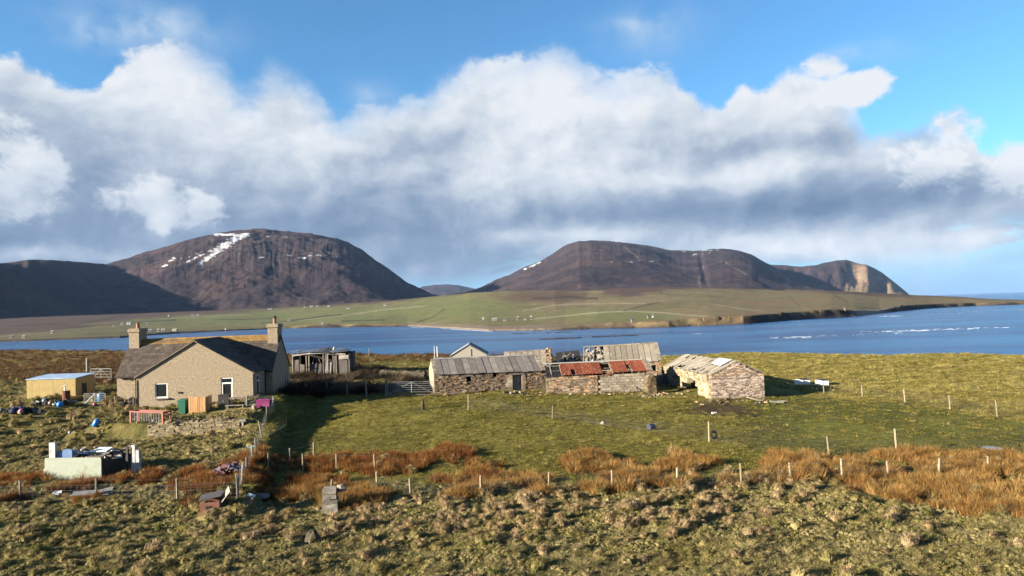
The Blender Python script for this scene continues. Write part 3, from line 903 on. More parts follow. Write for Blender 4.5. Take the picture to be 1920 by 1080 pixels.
reef_m = mat('wet_reef_rock', (.035, .03, .028), (.06, .045, .035), scale=.5, rough=.5, bump=.4, tint=.3)
strip('reef', [(1012, 636.5), (1070, 634.5), (1130, 631.5), (1195, 629.3)], 7, reef_m, .8, 301, -.25, 'structure')
strip('reef', [(960, 626), (1020, 624.6), (1074, 622.8)], 4, reef_m, .5, 311, -.1, 'structure')
strip('reef', [(985, 620.6), (1040, 620.2), (1100, 618.4)], 5, reef_m, .5, 317, -.1, 'structure')
surf_lines = [([(1868, 614), (1800, 616.5), (1740, 619), (1700, 620.5), (1655, 622.3)], 6, -.12), ([(1760, 623), (1660, 625), (1600, 628), (1500, 632.5), (1440, 634)], 5, .02), ([(1700, 620), (1600, 624), (1540, 626.5)], 4, .08),
              ([(1920, 580), (1850, 583.6), (1780, 587.5), (1700, 592), (1640, 593.5)], 7, -.02), ([(1900, 577), (1868, 578.5)], 6, -.1), ([(1700, 588.5), (1760, 584), (1830, 580)], 4, .12), ([(1480, 603), (1560, 599), (1610, 596)], 5, -.02), ([(1380, 610.5), (1430, 607), (1470, 604)], 4, .1),
              ([(1235, 616.5), (1300, 613.5)], 3, .12), ([(1190, 629), (1215, 628.4)], 3, -.1), ([(1330, 637.5), (1375, 635.5)], 2.2, .15), ([(1290, 626), (1330, 624.8)], 2.2, .15), ([(1440, 634), (1480, 631.5)], 3.0, -.1), ([(770, 613.6), (870, 618.5), (920, 621.5)], 2.0, .15)]
def surf(pts, w, thr, seed):
    mb = MB()
    P = [at(px, py, SEA_Z) for px, py in pts]
    r = random.Random(seed)
    for p, q in zip(P[:-1], P[1:]):
        d = q - p
        n = int(np.hypot(d[0], d[1]) * (.95 - thr * 2.0))
        for k in range(n):
            c_ = p + d * r.random()
            dens = fbm(np.array([c_[0] / 40.0]), np.array([c_[1] / 120.0]), 3, seed)[0]
            if dens < thr - .08 + r.uniform(-.3, .1): continue
            l = r.uniform(1.0, 6) * (1 + max(dens, 0) * 2); ww = r.uniform(.3, 1.0)
            y0 = c_[1] + r.gauss(0, w * .8); x0 = c_[0]; hh = r.uniform(.02, .09) + (.22 * r.random() ** 2 if thr < -.05 else 0)
            sl = d[1] / (abs(d[0]) + 1e-6) * (1 if d[0] > 0 else -1) * l
            mb.hexa([(x0, y0, SEA_Z - .2), (x0 + l, y0 + sl, SEA_Z - .2), (x0 + l * .9, y0 + sl + ww, SEA_Z - .2), (x0 + l * .1, y0 + ww, SEA_Z - .2),
                     (x0 + l * .2, y0 + ww * .3, SEA_Z + hh), (x0 + l * .8, y0 + sl * .8 + ww * .3, SEA_Z + hh * .8), (x0 + l * .75, y0 + sl * .8 + ww * .7, SEA_Z + hh * .8), (x0 + l * .25, y0 + ww * .7, SEA_Z + hh)], r.random())
    o = mb.build('surf', foam, None, 'stuff')
    tag(o, 'white broken surf lying in streaks on the blue sea')
for i, (pts, w, thr) in enumerate(surf_lines):
    surf(pts, w, thr, 331 + i * 7)

# ------------------------------------------------------------------ building helpers
def wall_core(mb, p0, ud, L, top, thick, base, openings=(), inward=None, tint=0.5, step=0.6, top1=None):
    """solid wall from p0 along ud (unit 2-vector); top(u), base(u) heights; openings (u0,u1,z0,z1); grows by thick along inward"""
    nx, ny = inward if inward is not None else (-ud[1], ud[0])
    br = {0.0, L}
    for o in openings:
        br |= {o[0], o[1]}
    n = max(1, int(L / step))
    br |= {L * i / n for i in range(n + 1)}
    br = sorted(b for b in br if -1e-6 <= b <= L + 1e-6)
    br = [b for i, b in enumerate(br) if i == 0 or b - br[i - 1] > 1e-3]
    for a, b in zip(br[:-1], br[1:]):
        m = (a + b) / 2
        cuts = sorted((o[2], o[3]) for o in openings if o[0] - 1e-4 <= m <= o[1] + 1e-4)
        lo = None
        spans = []
        cur = ('b', None)
        for z0, z1 in cuts:
            spans.append((cur, ('z', z0))); cur = ('z', z1)
        spans.append((cur, ('t', None)))
        for s, e in spans:
            zs = [base(a), base(b)] if s[0] == 'b' else [s[1]] * 2
            ze = [top(a), top(b)] if e[0] == 't' else [e[1]] * 2
            if ze[0] - zs[0] < .01 and ze[1] - zs[1] < .01:
                continue
            A = (p0[0] + ud[0] * a, p0[1] + ud[1] * a); B_ = (p0[0] + ud[0] * b, p0[1] + ud[1] * b)
            mb.hexa([(A[0], A[1], zs[0]), (B_[0], B_[1], zs[1]), (B_[0] + nx * thick, B_[1] + ny * thick, zs[1]), (A[0] + nx * thick, A[1] + ny * thick, zs[0]),
                     (A[0], A[1], ze[0]), (B_[0], B_[1], ze[1]), (B_[0] + nx * thick, B_[1] + ny * thick, ze[1]), (A[0] + nx * thick, A[1] + ny * thick, ze[0])], tint)
STONE_UNITS = {}
def stone_unit(m, k):
    key = (m.name, k)
    if key not in STONE_UNITS:
        mb = MB()
        r = random.Random(k * 7 + 1)
        p = []
        for z in (-.5, .5):
            for x, y in ((-.5, -.5), (.5, -.5), (.5, .5), (-.5, .5)):
                p.append((x + r.uniform(-.03, .03), y + r.uniform(-.1, .1), z + r.uniform(-.16, .1)))
        mb.hexa(p, .5)
        me = mb.mesh('stone', m)
        STONE_UNITS[key] = me
    return STONE_UNITS[key]
def rubble(mb, p0, ud, L, top, base, outward, openings=(), sl=(.14, .38), sh=(.06, .13), depth=.12, proud=(.0, .05), parent=None, m=None, singles=0, skip=.0, round_=1.0):
    """courses of rough stones on the face of a wall; returns number; singles > 0 makes that many separate 'stone' parts"""
    zlo = min(base(0), base(L)); zhi = max(top(L * i / 12) for i in range(13))
    z = zlo - random.uniform(0, .06)
    made = 0
    while z < zhi:
        h = random.uniform(*sh)
        u = random.uniform(-.25, 0)
        while u < L:
            l = random.uniform(*sl)
            uc, zc = u + l / 2, z + h / 2
            u0, u1 = max(u, 0), min(u + l, L)
            if u1 - u0 > .06:
                uc = (u0 + u1) / 2
                ok = zc + h * .35 < top(min(max(uc, 0), L)) + .03 and zc > base(min(max(uc, 0), L)) - .1
                for o in openings:
                    if uc > o[0] - .02 and uc < o[1] + .02 and zc > o[2] and zc < o[3]:
                        ok = False
                    elif zc > o[2] and zc < o[3] and u1 > o[0] and u0 < o[1]:
                        if uc < o[0]: u1 = o[0]
                        else: u0 = o[1]
                        uc = (u0 + u1) / 2
                if ok and u1 - u0 > .05 and random.random() > skip:
                    pr = random.uniform(*proud)
                    cx = p0[0] + ud[0] * uc + outward[0] * (pr - depth / 2)
                    cy = p0[1] + ud[1] * uc + outward[1] * (pr - depth / 2)
                    M = Matrix(((ud[0], -outward[0], 0, cx), (ud[1], -outward[1], 0, cy), (0, 0, 1, zc), (0, 0, 0, 1)))
                    if made < singles:
                        o = link(bpy.data.objects.new('stone', stone_unit(m, random.randrange(8))), parent)
                        o.matrix_local = M @ Matrix.Diagonal((u1 - u0 - .012, depth, h - .012, 1)) 
                    else:
                        mb.obox(M @ Matrix.Rotation(random.uniform(-.05, .05), 4, 'Y'), u1 - u0 - .012, depth, h - .012, random.random(), .014)
                    made += 1
            u += l + .006
        z += h
    return made
def loc(o, x, y, z, rz=0.0):
    o.location = (x, y, z)
    o.rotation_euler = (0, 0, rz)
    return o
def share(me, name, parent):
    return link(bpy.data.objects.new(name, me), parent)

# ------------------------------------------------------------------ materials of the buildings
M_harl = mat('pebbledash', (.46, .38, .275), (.23, .185, .13), (.34, .275, .195), scale=7, scale3=.7, bump=.9, bscale=22, bdist=.05, contrast=1.15, detail=9, t3=(.47, .62))
M_tile = mat('concrete_roof_tile', (.100, .080, .066), (.062, .052, .046), (.14, .115, .085), scale=9, bump=.3, rnd=.0, tint=.32, t3=(.58, .75))
M_lichen = mat('lichen_tile', (.36, .20, .045), (.22, .15, .07), (.15, .12, .09), scale=7, bump=.3, rnd=.25, tint=.2, t3=(.55, .7))
M_upvc = mat('white_window_frame', (.95, .95, .95), (.86, .86, .85), scale=8, rough=.4, bump=0)
M_cill = mat('concrete_cill', (.34, .31, .27), (.26, .24, .21), scale=20)
M_pot = mat('clay_pot', (.40, .21, .13), (.26, .14, .09), scale=9, bump=.2)
M_dark = mat('black_iron', (.02, .02, .02), (.035, .03, .028), scale=12, rough=.6)
M_timber = mat('new_timber', (.52, .30, .14), (.40, .21, .09), (.58, .38, .20), scale=5, stretch=(6, 6, .6), rnd=.18, bump=.2)
M_oldwood = mat('weathered_timber', (.26, .235, .195), (.16, .14, .11), (.34, .31, .26), scale=8, stretch=(4, 4, 1), rnd=.25, tint=.25, bump=.3)
M_post = mat('fence_timber', (.34, .285, .195), (.23, .19, .13), (.17, .145, .105), scale=14, stretch=(2, 2, .4), rnd=.22, bump=.3)
M_rail = mat('galvanised_steel', (.36, .38, .40), (.26, .27, .28), (.22, .17, .13), scale=9, rough=.5, metal=.4, rnd=.1, bump=.1, t3=(.62, .72))
M_wire = mat('fence_wire', (.16, .155, .15), (.12, .11, .10), scale=3, rough=.6, metal=.5, bump=0)
M_green = mat('green_plastic', (.012, .13, .085), (.010, .105, .07), scale=5, rough=.45, bump=.05, spec=.4)
M_flag = mat('flagstone', (.225, .20, .185), (.15, .135, .125), (.28, .26, .225), scale=5.5, scale3=1.6, bump=.4, rnd=.16, tint=.15, t3=(.52, .7))
M_flag2 = mat('lichened_flagstone', (.28, .25, .195), (.19, .165, .13), (.35, .32, .26), scale=5.5, scale3=1.6, bump=.4, rnd=.16, tint=.15, t3=(.5, .7))
M_stoneW = mat('rubble_stone', (.27, .21, .15), (.16, .12, .088), (.37, .32, .255), scale=7, scale3=1.2, bump=.5, tint=.5, rnd=.0, tcol=(.34, .205, .115))
M_stoneP = mat('pale_rubble_stone', (.46, .375, .31), (.30, .225, .17), (.56, .49, .45), scale=6, scale3=1.1, bump=.5, tint=.45, rnd=.5, tcol=(.42, .25, .14))
M_stoneM = mat('mossy_rubble_stone', (.105, .086, .05), (.055, .046, .028), (.17, .135, .08), scale=5, scale3=1.3, bump=.7, tint=.5, rnd=.3, tcol=(.11, .07, .035))
M_mortar = mat('rubble_core', (.17, .135, .10), (.10, .08, .06), (.22, .18, .13), scale=8, bump=.7)
M_lime = mat('limewashed_wall', (.36, .32, .23), (.28, .235, .155), (.25, .205, .11), scale=5, scale3=1.3, bump=.5, t3=(.5, .7))
M_block = mat('stained_block', (.33, .285, .22), (.20, .17, .13), (.40, .36, .31), scale=6, scale3=2.2, bump=.5, rnd=.28, t3=(.5, .68))
M_rust = mat('rusty_corrugated_iron', (.29, .075, .032), (.15, .042, .024), (.36, .16, .09), scale=3.2, scale3=1.6, stretch=(3, 1, 1), rough=.8, bump=.2, rnd=.15, t3=(.52, .7))
M_sheet = mat('pale_sheet', (.46, .50, .55), (.36, .40, .45), scale=4, rough=.6, bump=.1, rnd=.1)
M_greysheet = mat('grey_corrugated_sheet', (.36, .36, .35), (.22, .21, .20), (.26, .17, .12), scale=4, rough=.7, bump=.2, rnd=.3, t3=(.58, .7))
M_glass = bpy.data.materials.new('window_glass')
M_glass.use_nodes = True
_b = M_glass.node_tree.nodes['Principled BSDF']
_b.inputs['Base Color'].default_value = (.012, .014, .017, 1)
_b.inputs['Roughness'].default_value = .05
_b.inputs['Specular IOR Level'].default_value = .5
M_inside = mat('dark_interior', (.03, .027, .024), (.02, .018, .016), scale=3, bump=0)  # near-black colour painted in for the shade inside buildings

# ------------------------------------------------------------------ the cottage
HX, HY, HT = -30.0, 54.3, 0.07
W, Z0, ZE, ZA = 9.0, .25, 3.36, 6.02
D1, LA, RB, DM, ZM, ZR = 3.35, 3.15, .62, 5.6, 3.24, 6.10
house = thing('cottage', 'tan pebbledash cottage with slate grey roof, two chimneys and a broad front gable', 'house', (HX, HY, 0), HT)
mb = MB()
WIN1 = (1.40, 2.36, 1.62, 2.78)
WIN2 = (6.50, 7.42, 1.36, 3.02)
gab = lambda u: ZE + (ZA - ZE) * (1 - abs(u - W / 2) / (W / 2))
wall_core(mb, (0, 0), (1, 0), W, gab, .32, lambda u: Z0, [WIN1, WIN2], (0, 1))
wall_core(mb, (0, .32), (0, 1), D1 - .32, lambda u: ZE - .02, .3, lambda u: Z0, (), (1, 0))
WIN3 = (1.1, 1.95, 1.3, 3.0)
wall_core(mb, (W, .32), (0, 1), D1 - .32, lambda u: ZE - .02, .3, lambda u: Z0, [(WIN3[0] - .32, WIN3[1] - .32, WIN3[2], WIN3[3])], (-1, 0))
ML, MRt = -LA, W + RB
wall_core(mb, (ML + .3, D1), (1, 0), LA - .3, lambda u: ZM, .3, lambda u: Z0, (), (0, 1))
wall_core(mb, (W + .001, D1), (1, 0), RB - .3, lambda u: ZM, .3, lambda u: Z0, (), (0, 1))
wall_core(mb, (.0, D1 + .3), (1, 0), W, lambda u: ZM - .2, .2, lambda u: Z0, (), (0, 1))
mg = lambda u: ZM + (ZR - .08 - ZM) * (1 - abs(u - DM / 2) / (DM / 2))
wall_core(mb, (ML, D1), (0, 1), DM, mg, .3, lambda u: Z0, (), (1, 0))
wall_core(mb, (MRt, D1), (0, 1), DM, mg, .3, lambda u: Z0, [(4.2, 4.9, 1.4, 2.6)], (-1, 0))
wall_core(mb, (ML + .3, D1 + DM - .3), (1, 0), MRt - ML - .6, lambda u: ZM, .3, lambda u: Z0, (), (0, 1))
mb.build('wall', M_harl, house)
mb = MB()
for a, b in (((-.0, -.035), (W, -.035)),):
    mb.box(-.03, W + .03, -.035, -.002, Z0, Z0 + .38)
    mb.box(ML - .03, -.035, D1 - .035, D1 - .002, Z0, Z0 + .3)
mb.build('plinth', mat('plinth_render', (.36, .31, .23), (.26, .21, .15), scale=12, bump=.5), house)
# roofs: deck, then tiles in courses
def slope(mbd, mbt, P0, P1, R0, R1, n_c, tw, lich=0, ov=.22, keep=None, mbl=None):
    """P0-P1 eave line, R0-R1 ridge line"""
    P0, P1, R0, R1 = map(Vector, (P0, P1, R0, R1))
    nrm = (P1 - P0).cross(R0 - P0).normalized()
    if nrm.z < 0: nrm = -nrm
    mbd.slab([P0, P1, R1, R0], nrm * -.05)
    for k in range(n_c):
        t0, t1 = k / n_c, (k + 1) / n_c
        a0, a1 = P0.lerp(R0, t0), P1.lerp(R1, t0)
        b0, b1 = P0.lerp(R0, min(t1 + .02, 1)), P1.lerp(R1, min(t1 + .02, 1))
        n = max(1, int((a1 - a0).length / tw + .5))
        sh = (k % 2) * .5
        for i in range(-1, n):
            s0, s1 = max(0, (i + sh) / n), min(1, (i + 1 + sh) / n)
            if s1 - s0 < .05 / n: continue
            g = .006 / tw / n
            q = [a0.lerp(a1, s0 + g), a0.lerp(a1, s1 - g), b0.lerp(b1, s1 - g), b0.lerp(b1, s0 + g)]
            if keep and not keep((q[0] + q[1] + q[2] + q[3]) / 4): continue
            lift = random.uniform(0, .016)
            lo = [p + nrm * (.004 + lift) for p in q[2:]]
            hi = [p + nrm * (.055 + lift) for p in q[:2]]
            m_ = mbl if (mbl is not None and k >= n_c - lich) else mbt
            m_.hexa([q[0] + nrm * .004, q[1] + nrm * .004, lo[0], lo[1], hi[0], hi[1], lo[0] + nrm * .026, lo[1] + nrm * .026], random.random())
mbd, mbt, mbl = MB(), MB(), MB()
ev = .18
sl_m = (ZR - ZM) / (DM / 2)
vl = lambda v: ZM + .06 + sl_m * v
sl_e = (ZA - ZE) / (W / 2)
def under_ext(p):   # where the extension roof covers the main front slope
    return p.z > ZE + .05 + sl_e * (W / 2 - abs(p.x - W / 2)) - .02 if 0 < p.x < W else True
slope(mbd, mbt, (ML - .06, D1 - ev, vl(-ev)), (MRt + .06, D1 - ev, vl(-ev)), (ML - .06, D1 + DM / 2, ZR), (MRt + .06, D1 + DM / 2, ZR), 13, .36, 2, keep=under_ext, mbl=mbl)
slope(mbd, mbt, (MRt + .06, D1 + DM + ev, vl(-ev)), (ML - .06, D1 + DM + ev, vl(-ev)), (MRt + .06, D1 + DM / 2, ZR), (ML - .06, D1 + DM / 2, ZR), 7, .7)
el = lambda u: ZE + .06 + sl_e * u
def over_main(p):
    if p.y < D1: return True
    zm_ = ZM + .06 + sl_m * (p.y - D1)
    return p.z > zm_ - .05
slope(mbd, mbt, (-.14, D1 + DM / 2, el(-.14)), (-.14, -.05, el(-.14)), (W / 2, D1 + DM / 2, ZA + .06), (W / 2, -.05, ZA + .06), 15, .36, keep=over_main)
slope(mbd, mbt, (W + .14, -.05, el(-.14)), (W + .14, D1 + DM / 2, el(-.14)), (W / 2, -.05, ZA + .06), (W / 2, D1 + DM / 2, ZA + .06), 15, .36, keep=over_main)
# the extension's deck must not show through below the main roof: it is cut by the walls and ends at the main ridge
deck = mbd.build('roof', mat('roof_deck', (.07, .062, .06), (.05, .045, .042), scale=8), house)
t_ = mbt.build('roof_tiles', M_tile, house, 'stuff')
t_ = mbl.build('lichened_roof_tiles', M_lichen, house, 'stuff')
# ridge tiles (orange with lichen)
mb = MB()
mb.hexa([(-.22, -.13, -.09), (.22, -.13, -.09), (.22, .13, -.09), (-.22, .13, -.09), (-.22, -.035, .035), (.22, -.035, .035), (.22, .035, .035), (-.22, .035, .035)])
rt = mb.mesh('ridge_tile', M_lichen)
n = int((MRt - ML - 1.5) / .45)
for i in range(n + 1):
    u = ML + .75 + .45 * i + .1
    if MRt - .7 > u:
        loc(share(rt, 'ridge_tile', house), u, D1 + DM / 2, ZR + .05 + random.uniform(-.008, .008))
mb = MB()
mb.hexa([(-.13, -.22, -.06), (.13, -.22, -.06), (.13, .22, -.06), (-.13, .22, -.06), (-.035, -.22, .035), (.035, -.22, .035), (.035, .22, .035), (-.035, .22, .035)])
rt2 = mb.mesh('ridge_tile', M_tile)
for i in range(int((D1 + DM / 2) / .45)):
    loc(share(rt2, 'ridge_tile', house), W / 2, .18 + .45 * i, ZA + .11)
# verge boards on the gable
mb = MB()
for s in (0, 1):
    x0, x1 = (-.16, W / 2) if s == 0 else (W + .16, W / 2)
    z0_, z1_ = el(-.16), ZA + .06
    mb.bar((x0, -.07, z0_ - .05), (x1, -.07, z1_ - .05), .05, .13, up=(0, 1, 0))
mb.build('verge_board', mat('verge_mortar', (.36, .31, .24), (.25, .21, .16), scale=14), house)
# gutter and downpipe
mb = MB()
mb.tube((ML - .05, D1 - ev - .05, vl(-ev) - .03), (-.16, D1 - ev - .05, vl(-ev) - .03), .055, n=8)
mb.build('gutter', M_dark, house)
mb = MB()
mb.tube((-.10, D1 - .10, ZM - .05), (-.10, -.02, ZE - .25), .035, n=6)
mb.tube((-.06, -.05, ZE - .25), (-.06, -.05, Z0), .038, n=8)
mb.build('downpipe', M_dark, house)
mb = MB()
mb.tube((W + .05, D1 - .1, ZE - .1), (W + .05, D1 - .1, Z0), .04, n=8)
mb.build('downpipe', M_dark, house)
# windows
def window(parent, M, w, h, transom=0.0, cill=True, mullion=False):
    fr = MB()
    t = .085
    fr.box(0, w, 0, .07, 0, t); fr.box(0, w, 0, .07, h - t, h); fr.box(0, t, 0, .07, t, h - t); fr.box(w - t, w, 0, .07, t, h - t)
    if transom:
        fr.box(t, w - t, -.01, .06, transom, transom + .11)
    f = fr.build('window', M_upvc, parent)
    f.matrix_local = M
    p = MB()
    p.box(t, w - t, .03, .045, t, h - t)
    p.build('pane', M_glass, f)
    if transom:
        s = MB()
        s.box(t, w - t, -.012, .028, t + .002, t + .045); s.box(t, t + .05, -.012, .028, t + .045, transom); s.box(w - t - .05, w - t, -.012, .028, t + .045, transom)
        s.build('sash', M_upvc, f)
    if cill:
        c_ = MB()
        c_.box(-.14, w + .14, -.2, .05, -.09, -.003)
        c_.build('sill', M_cill, f)
    return f
window(house, Matrix.Translation((WIN1[0], .04, WIN1[2])), WIN1[1] - WIN1[0], WIN1[3] - WIN1[2])
window(house, Matrix.Translation((WIN2[0], .04, WIN2[2])), WIN2[1] - WIN2[0], WIN2[3] - WIN2[2], 1.16)
window(house, Matrix.Translation((W - .06, WIN3[0], WIN3[2])) @ Matrix.Rotation(rad(90), 4, 'Z'), WIN3[1] - WIN3[0], WIN3[3] - WIN3[2], 1.2)
window(house, Matrix.Translation((MRt - .08, D1 + 4.2, 1.4)) @ Matrix.Rotation(rad(90), 4, 'Z'), .7, 1.2, 0)
# dark back room behind the windows
mb = MB()
mb.box(.4, W - .4, 1.2, 1.25, Z0 + .1, ZE)
mb.build('room_partition', M_inside, house)
# chimneys
def chimney(u):
    c_ = MB()
    v = D1 + DM / 2
    c_.box(u - .42, u + .42, v - .75, v + .75, ZR - 1.25, ZR + .72)
    c_ = c_.build('chimney', M_harl, house)
    q = MB()
    q.box(u - .5, u + .5, v - .83, v + .83, ZR + .722, ZR + .93); q.box(u - .46, u + .46, v - .79, v + .79, ZR + .932, ZR + 1.03)
    q.build('chimney_cap', M_harl, c_)
    fl = MB()
    fl.box(u - .47, u + .47, v - .80, v + .80, ZR - 1.20, ZR - .42 if False else ZR - .72)
    fl.build('flashing', mat('lead_flashing', (.24, .25, .27), (.17, .175, .19), scale=9, rough=.6), c_)
    for dv in (-.0,):
        p = MB()
        p.lathe([(.17, ZR + 1.032), (.17, ZR + 1.12), (.135, ZR + 1.16), (.125, ZR + 1.42), (.155, ZR + 1.44), (.155, ZR + 1.50)], 14, (u, v + dv, 0))
        p.build('chimney_pot', M_pot, c_, smooth=False)
    return c_
chimney(ML + .48)
cR = chimney(MRt - .48)
mb = MB()
mb.lathe([(.17, ZR + 1.56), (.18, ZR + 1.62), (.12, ZR + 1.72)], 10, (MRt - .48, D1 + DM / 2, 0))
mb.tube((MRt - .48, D1 + DM / 2, ZR + 1.40), (MRt - .48, D1 + DM / 2, ZR + 1.57), .05)
mb.build('cowl', M_dark, cR)
# wall fittings
mb = MB()
mb.box(3.18, 3.46, -.05, .0, 1.90, 2.05); mb.box(3.18, 3.46, -.09, -.05, 2.02, 2.05)
mb.build('wall_vent', M_dark, house)
mb = MB()
mb.tube((2.0, -.02, .55), (2.0, -.12, .95), .06, n=8); mb.tube((2.0, -.12, .95), (2.22, -.14, .86), .05, n=8); mb.tube((2.22, -.14, .86), (2.28, -.15, .55), .045, n=8)
mb.build('waste_pipe', mat('grey_pipe', (.45, .45, .44), (.33, .33, .33), scale=9, rough=.5), house)
mb = MB()
mb.tube((1.8 - 4.2, D1 - .02, 2.98), (1.8 - 4.2, D1 - .22, 2.94), .05, n=8)
mb.build('wall_lamp', M_dark, house)
mb = MB()
mb.box(7.05, 7.2, 1.55, 1.75, 4.72, 4.86)
mb.build('roof_vent', mat('lead_flashing', (.24,) * 3), house)

# ------------------------------------------------------------------ long stone barn with flagstone roof
BX, BY, BT = -7.2, 61.05, 0.21
barn = thing('stone_barn', 'long stone barn roofed with grey flagstone slabs and a narrow plank door', 'barn', (BX, BY, 0), BT)
L1, Dp = 10.3, 5.6
lin = lambda a, b, L: (lambda u: a + (b - a) * u / L)
b1b, b1e = lin(.35, -.35, L1), lin(2.10, 1.92, L1)
DOOR = (7.12, 7.98, -.5, 1.72)
W1 = (2.90, 3.32, 1.33, 1.80); W2 = (5.30, 5.66, 1.64, 1.98); HOLE = (3.96, 4.9, .05, .50)
ops = [DOOR, W1, W2, HOLE]
core = MB()
wall_core(core, (0, 0), (1, 0), L1, lambda u: b1e(u) - .03, .5, b1b, ops, (0, 1))
g1 = lambda v: 2.08 + (3.22 - 2.08) * (1 - abs(v - Dp / 2) / (Dp / 2))
wall_core(core, (L1, .5), (0, 1), Dp - .5, lambda v: g1(v + .5) - .18, .5, lambda u: -.3, (), (-1, 0))
wall_core(core, (.5, Dp - .5), (1, 0), L1 - 1, lambda u: 1.9, .5, lambda u: 0, (), (0, 1))
core.build('wall', M_mortar, barn)
gb = MB()
wall_core(gb, (0, .5), (0, 1), Dp - .5, lambda v: g1(v + .5) - .02, .5, lambda u: .3, (), (1, 0))
gb.build('end_wall', M_lime, barn)
st = MB()
rubble(st, (0, -.02), (1, 0), L1, lambda u: b1e(u) - .04, lambda u: b1b(u) + .05, (0, -1), ops, (.13, .42), (.06, .14), proud=(-.01, .06))
rubble(st, (L1 + .02, 0), (0, 1), Dp, lambda v: g1(v) - .12, lambda u: -.1, (1, 0), (), (.18, .5), (.08, .17))
st.build('rubble_facing', M_stoneW, barn, 'stuff')
# jamb stones beside the door and lintels
for (x0, x1, z0, z1) in [(6.55, 7.10, -.2, .25), (6.62, 7.10, .26, .62), (6.5, 7.10, .63, 1.02), (6.62, 7.10, 1.03, 1.38), (6.55, 7.10, 1.39, 1.72), (8.0, 8.34, -.25, .3), (8.0, 8.28, .31, .8), (8.0, 8.36, .81, 1.25), (8.0, 8.3, 1.26, 1.7)]:
    q = MB(); q.box(x0, x1, -.075, .1, z0, z1, jit=.012); q.build('jamb_stone', mat('dressed_stone', (.36, .28, .20), (.26, .19, .13), (.46, .40, .32), scale=6, rnd=.25, bump=.4), barn)
for (x0, x1, z) in [(6.9, 8.2, 1.725), (2.75, 3.5, 1.805)]:
    q = MB(); q.box(x0, x1, -.08, .3, z, z + .13, jit=.008); q.build('lintel', M_flag, barn)
dl = MB()
for i in range(5):
    dl.box(7.13 + i * .168, 7.13 + i * .168 + .16, .30, .335, -.2, 1.70, random.random())
door = dl.build('door', mat('grey_door_planks', (.30, .285, .26), (.20, .19, .17), (.36, .34, .31), scale=7, stretch=(6, 6, .7), tint=.25), barn)
mb = MB(); mb.box(7.2, 7.92, .285, .299, .35, .47); mb.build('door_ledge', M_oldwood, door)
mb = MB(); mb.box(7.2, 7.92, .285, .299, 1.25, 1.37); mb.build('door_ledge', M_oldwood, door)
mb = MB(); mb.box(7.78, 7.84, .25, .284, .75, .95); mb.build('handle', M_dark, door)
mb = MB(); mb.box(5.72, 6.4, -.06, -.03, 1.46, 1.60); mb.build('stone_ledge', M_flag, barn)
# slabs
def slabs(parent, L, P, R, n, th, m, skip=(), back=False, ov=.12, wid=None, name='roof_slab', rag=0.04):
    """P(u), R(u): eave and ridge points; n slabs each its own mesh"""
    for i in range(n):
        if i in skip: continue
        u0, u1 = L[0] + (L[1] - L[0]) * i / n + .026, L[0] + (L[1] - L[0]) * (i + 1) / n - .026
        p0, p1, r0, r1 = Vector(P(u0)), Vector(P(u1)), Vector(R(u0)), Vector(R(u1))
        d0, d1 = (p0 - r0).normalized(), (p1 - r1).normalized()
        p0 += d0 * (ov + random.uniform(-rag, rag)); p1 += d1 * (ov + random.uniform(-rag, rag))
        nr = (p1 - p0).cross(r0 - p0).normalized()
        if nr.z < 0: nr = -nr
        l = random.uniform(0, .045)
        k = random.uniform(-.012, .012)
        q = [p0 + nr * (l + k), p1 + nr * (l - k), r1 + nr * (l - k), r0 + nr * (l + k)]
        s = MB()
        s.hexa([x for x in q] + [x + nr * th for x in q], random.random())
        s.build(name, m, parent)
# under-roof so that no light leaks through the joints
ur = MB()
P1 = lambda u: (u, -.02, b1e(u) + .02); R1 = lambda u: (u - .0, Dp / 2, 3.26 - .12 * u / L1)
ur.slab([P1(.25), P1(L1 - .2), R1(L1 - .2), R1(.25)], (0, 0, -.04)); ur.slab([(.25, Dp, 1.98), (L1 - .2, Dp, 1.9), (L1 - .2, Dp / 2, 3.14), (.25, Dp / 2, 3.26)], (0, 0, -.04))
ur.build('roof_boarding', M_inside, barn)
slabs(barn, (.22, L1 - .42), P1, R1, 15, .055, M_flag)
slabs(barn, (.2, L1 - .2), lambda u: (u, Dp, 1.98), R1, 12, .05, M_flag)
for i in range(11):                                               # ridge stones
    q = MB(); u = .3 + i * .86
    q.box(u, u + .84, Dp / 2 - .17, Dp / 2 + .17, 3.30 - .12 * u / L1, 3.40 - .12 * u / L1, random.random(), .012); q.build('ridge_stone', mat('pale_ridge_stone', (.40, .40, .40), (.30, .30, .29), scale=7, rnd=.2), barn)
for i in range(6):                                                # skew stones on the right verge
    t0, t1 = i / 6, (i + 1) / 6
    a, b = Vector((L1 - .22, -.1, b1e(L1) + .05)), Vector((L1 - .22, Dp / 2, 3.20))
    q = MB(); q.bar(a.lerp(b, t0 + .01), a.lerp(b, t1 - .01), .42, .15, random.random()); q.build('skew_stone', M_flag2, barn)
for i in range(6):
    a, b = Vector((.12, -.05, b1e(0) + .06)), Vector((.12, Dp / 2, 3.30))
    q = MB(); q.bar(a.lerp(b, i / 6 + .01), a.lerp(b, (i + 1) / 6 - .01), .3, .10, random.random()); q.build('skew_stone', M_flag2, barn)

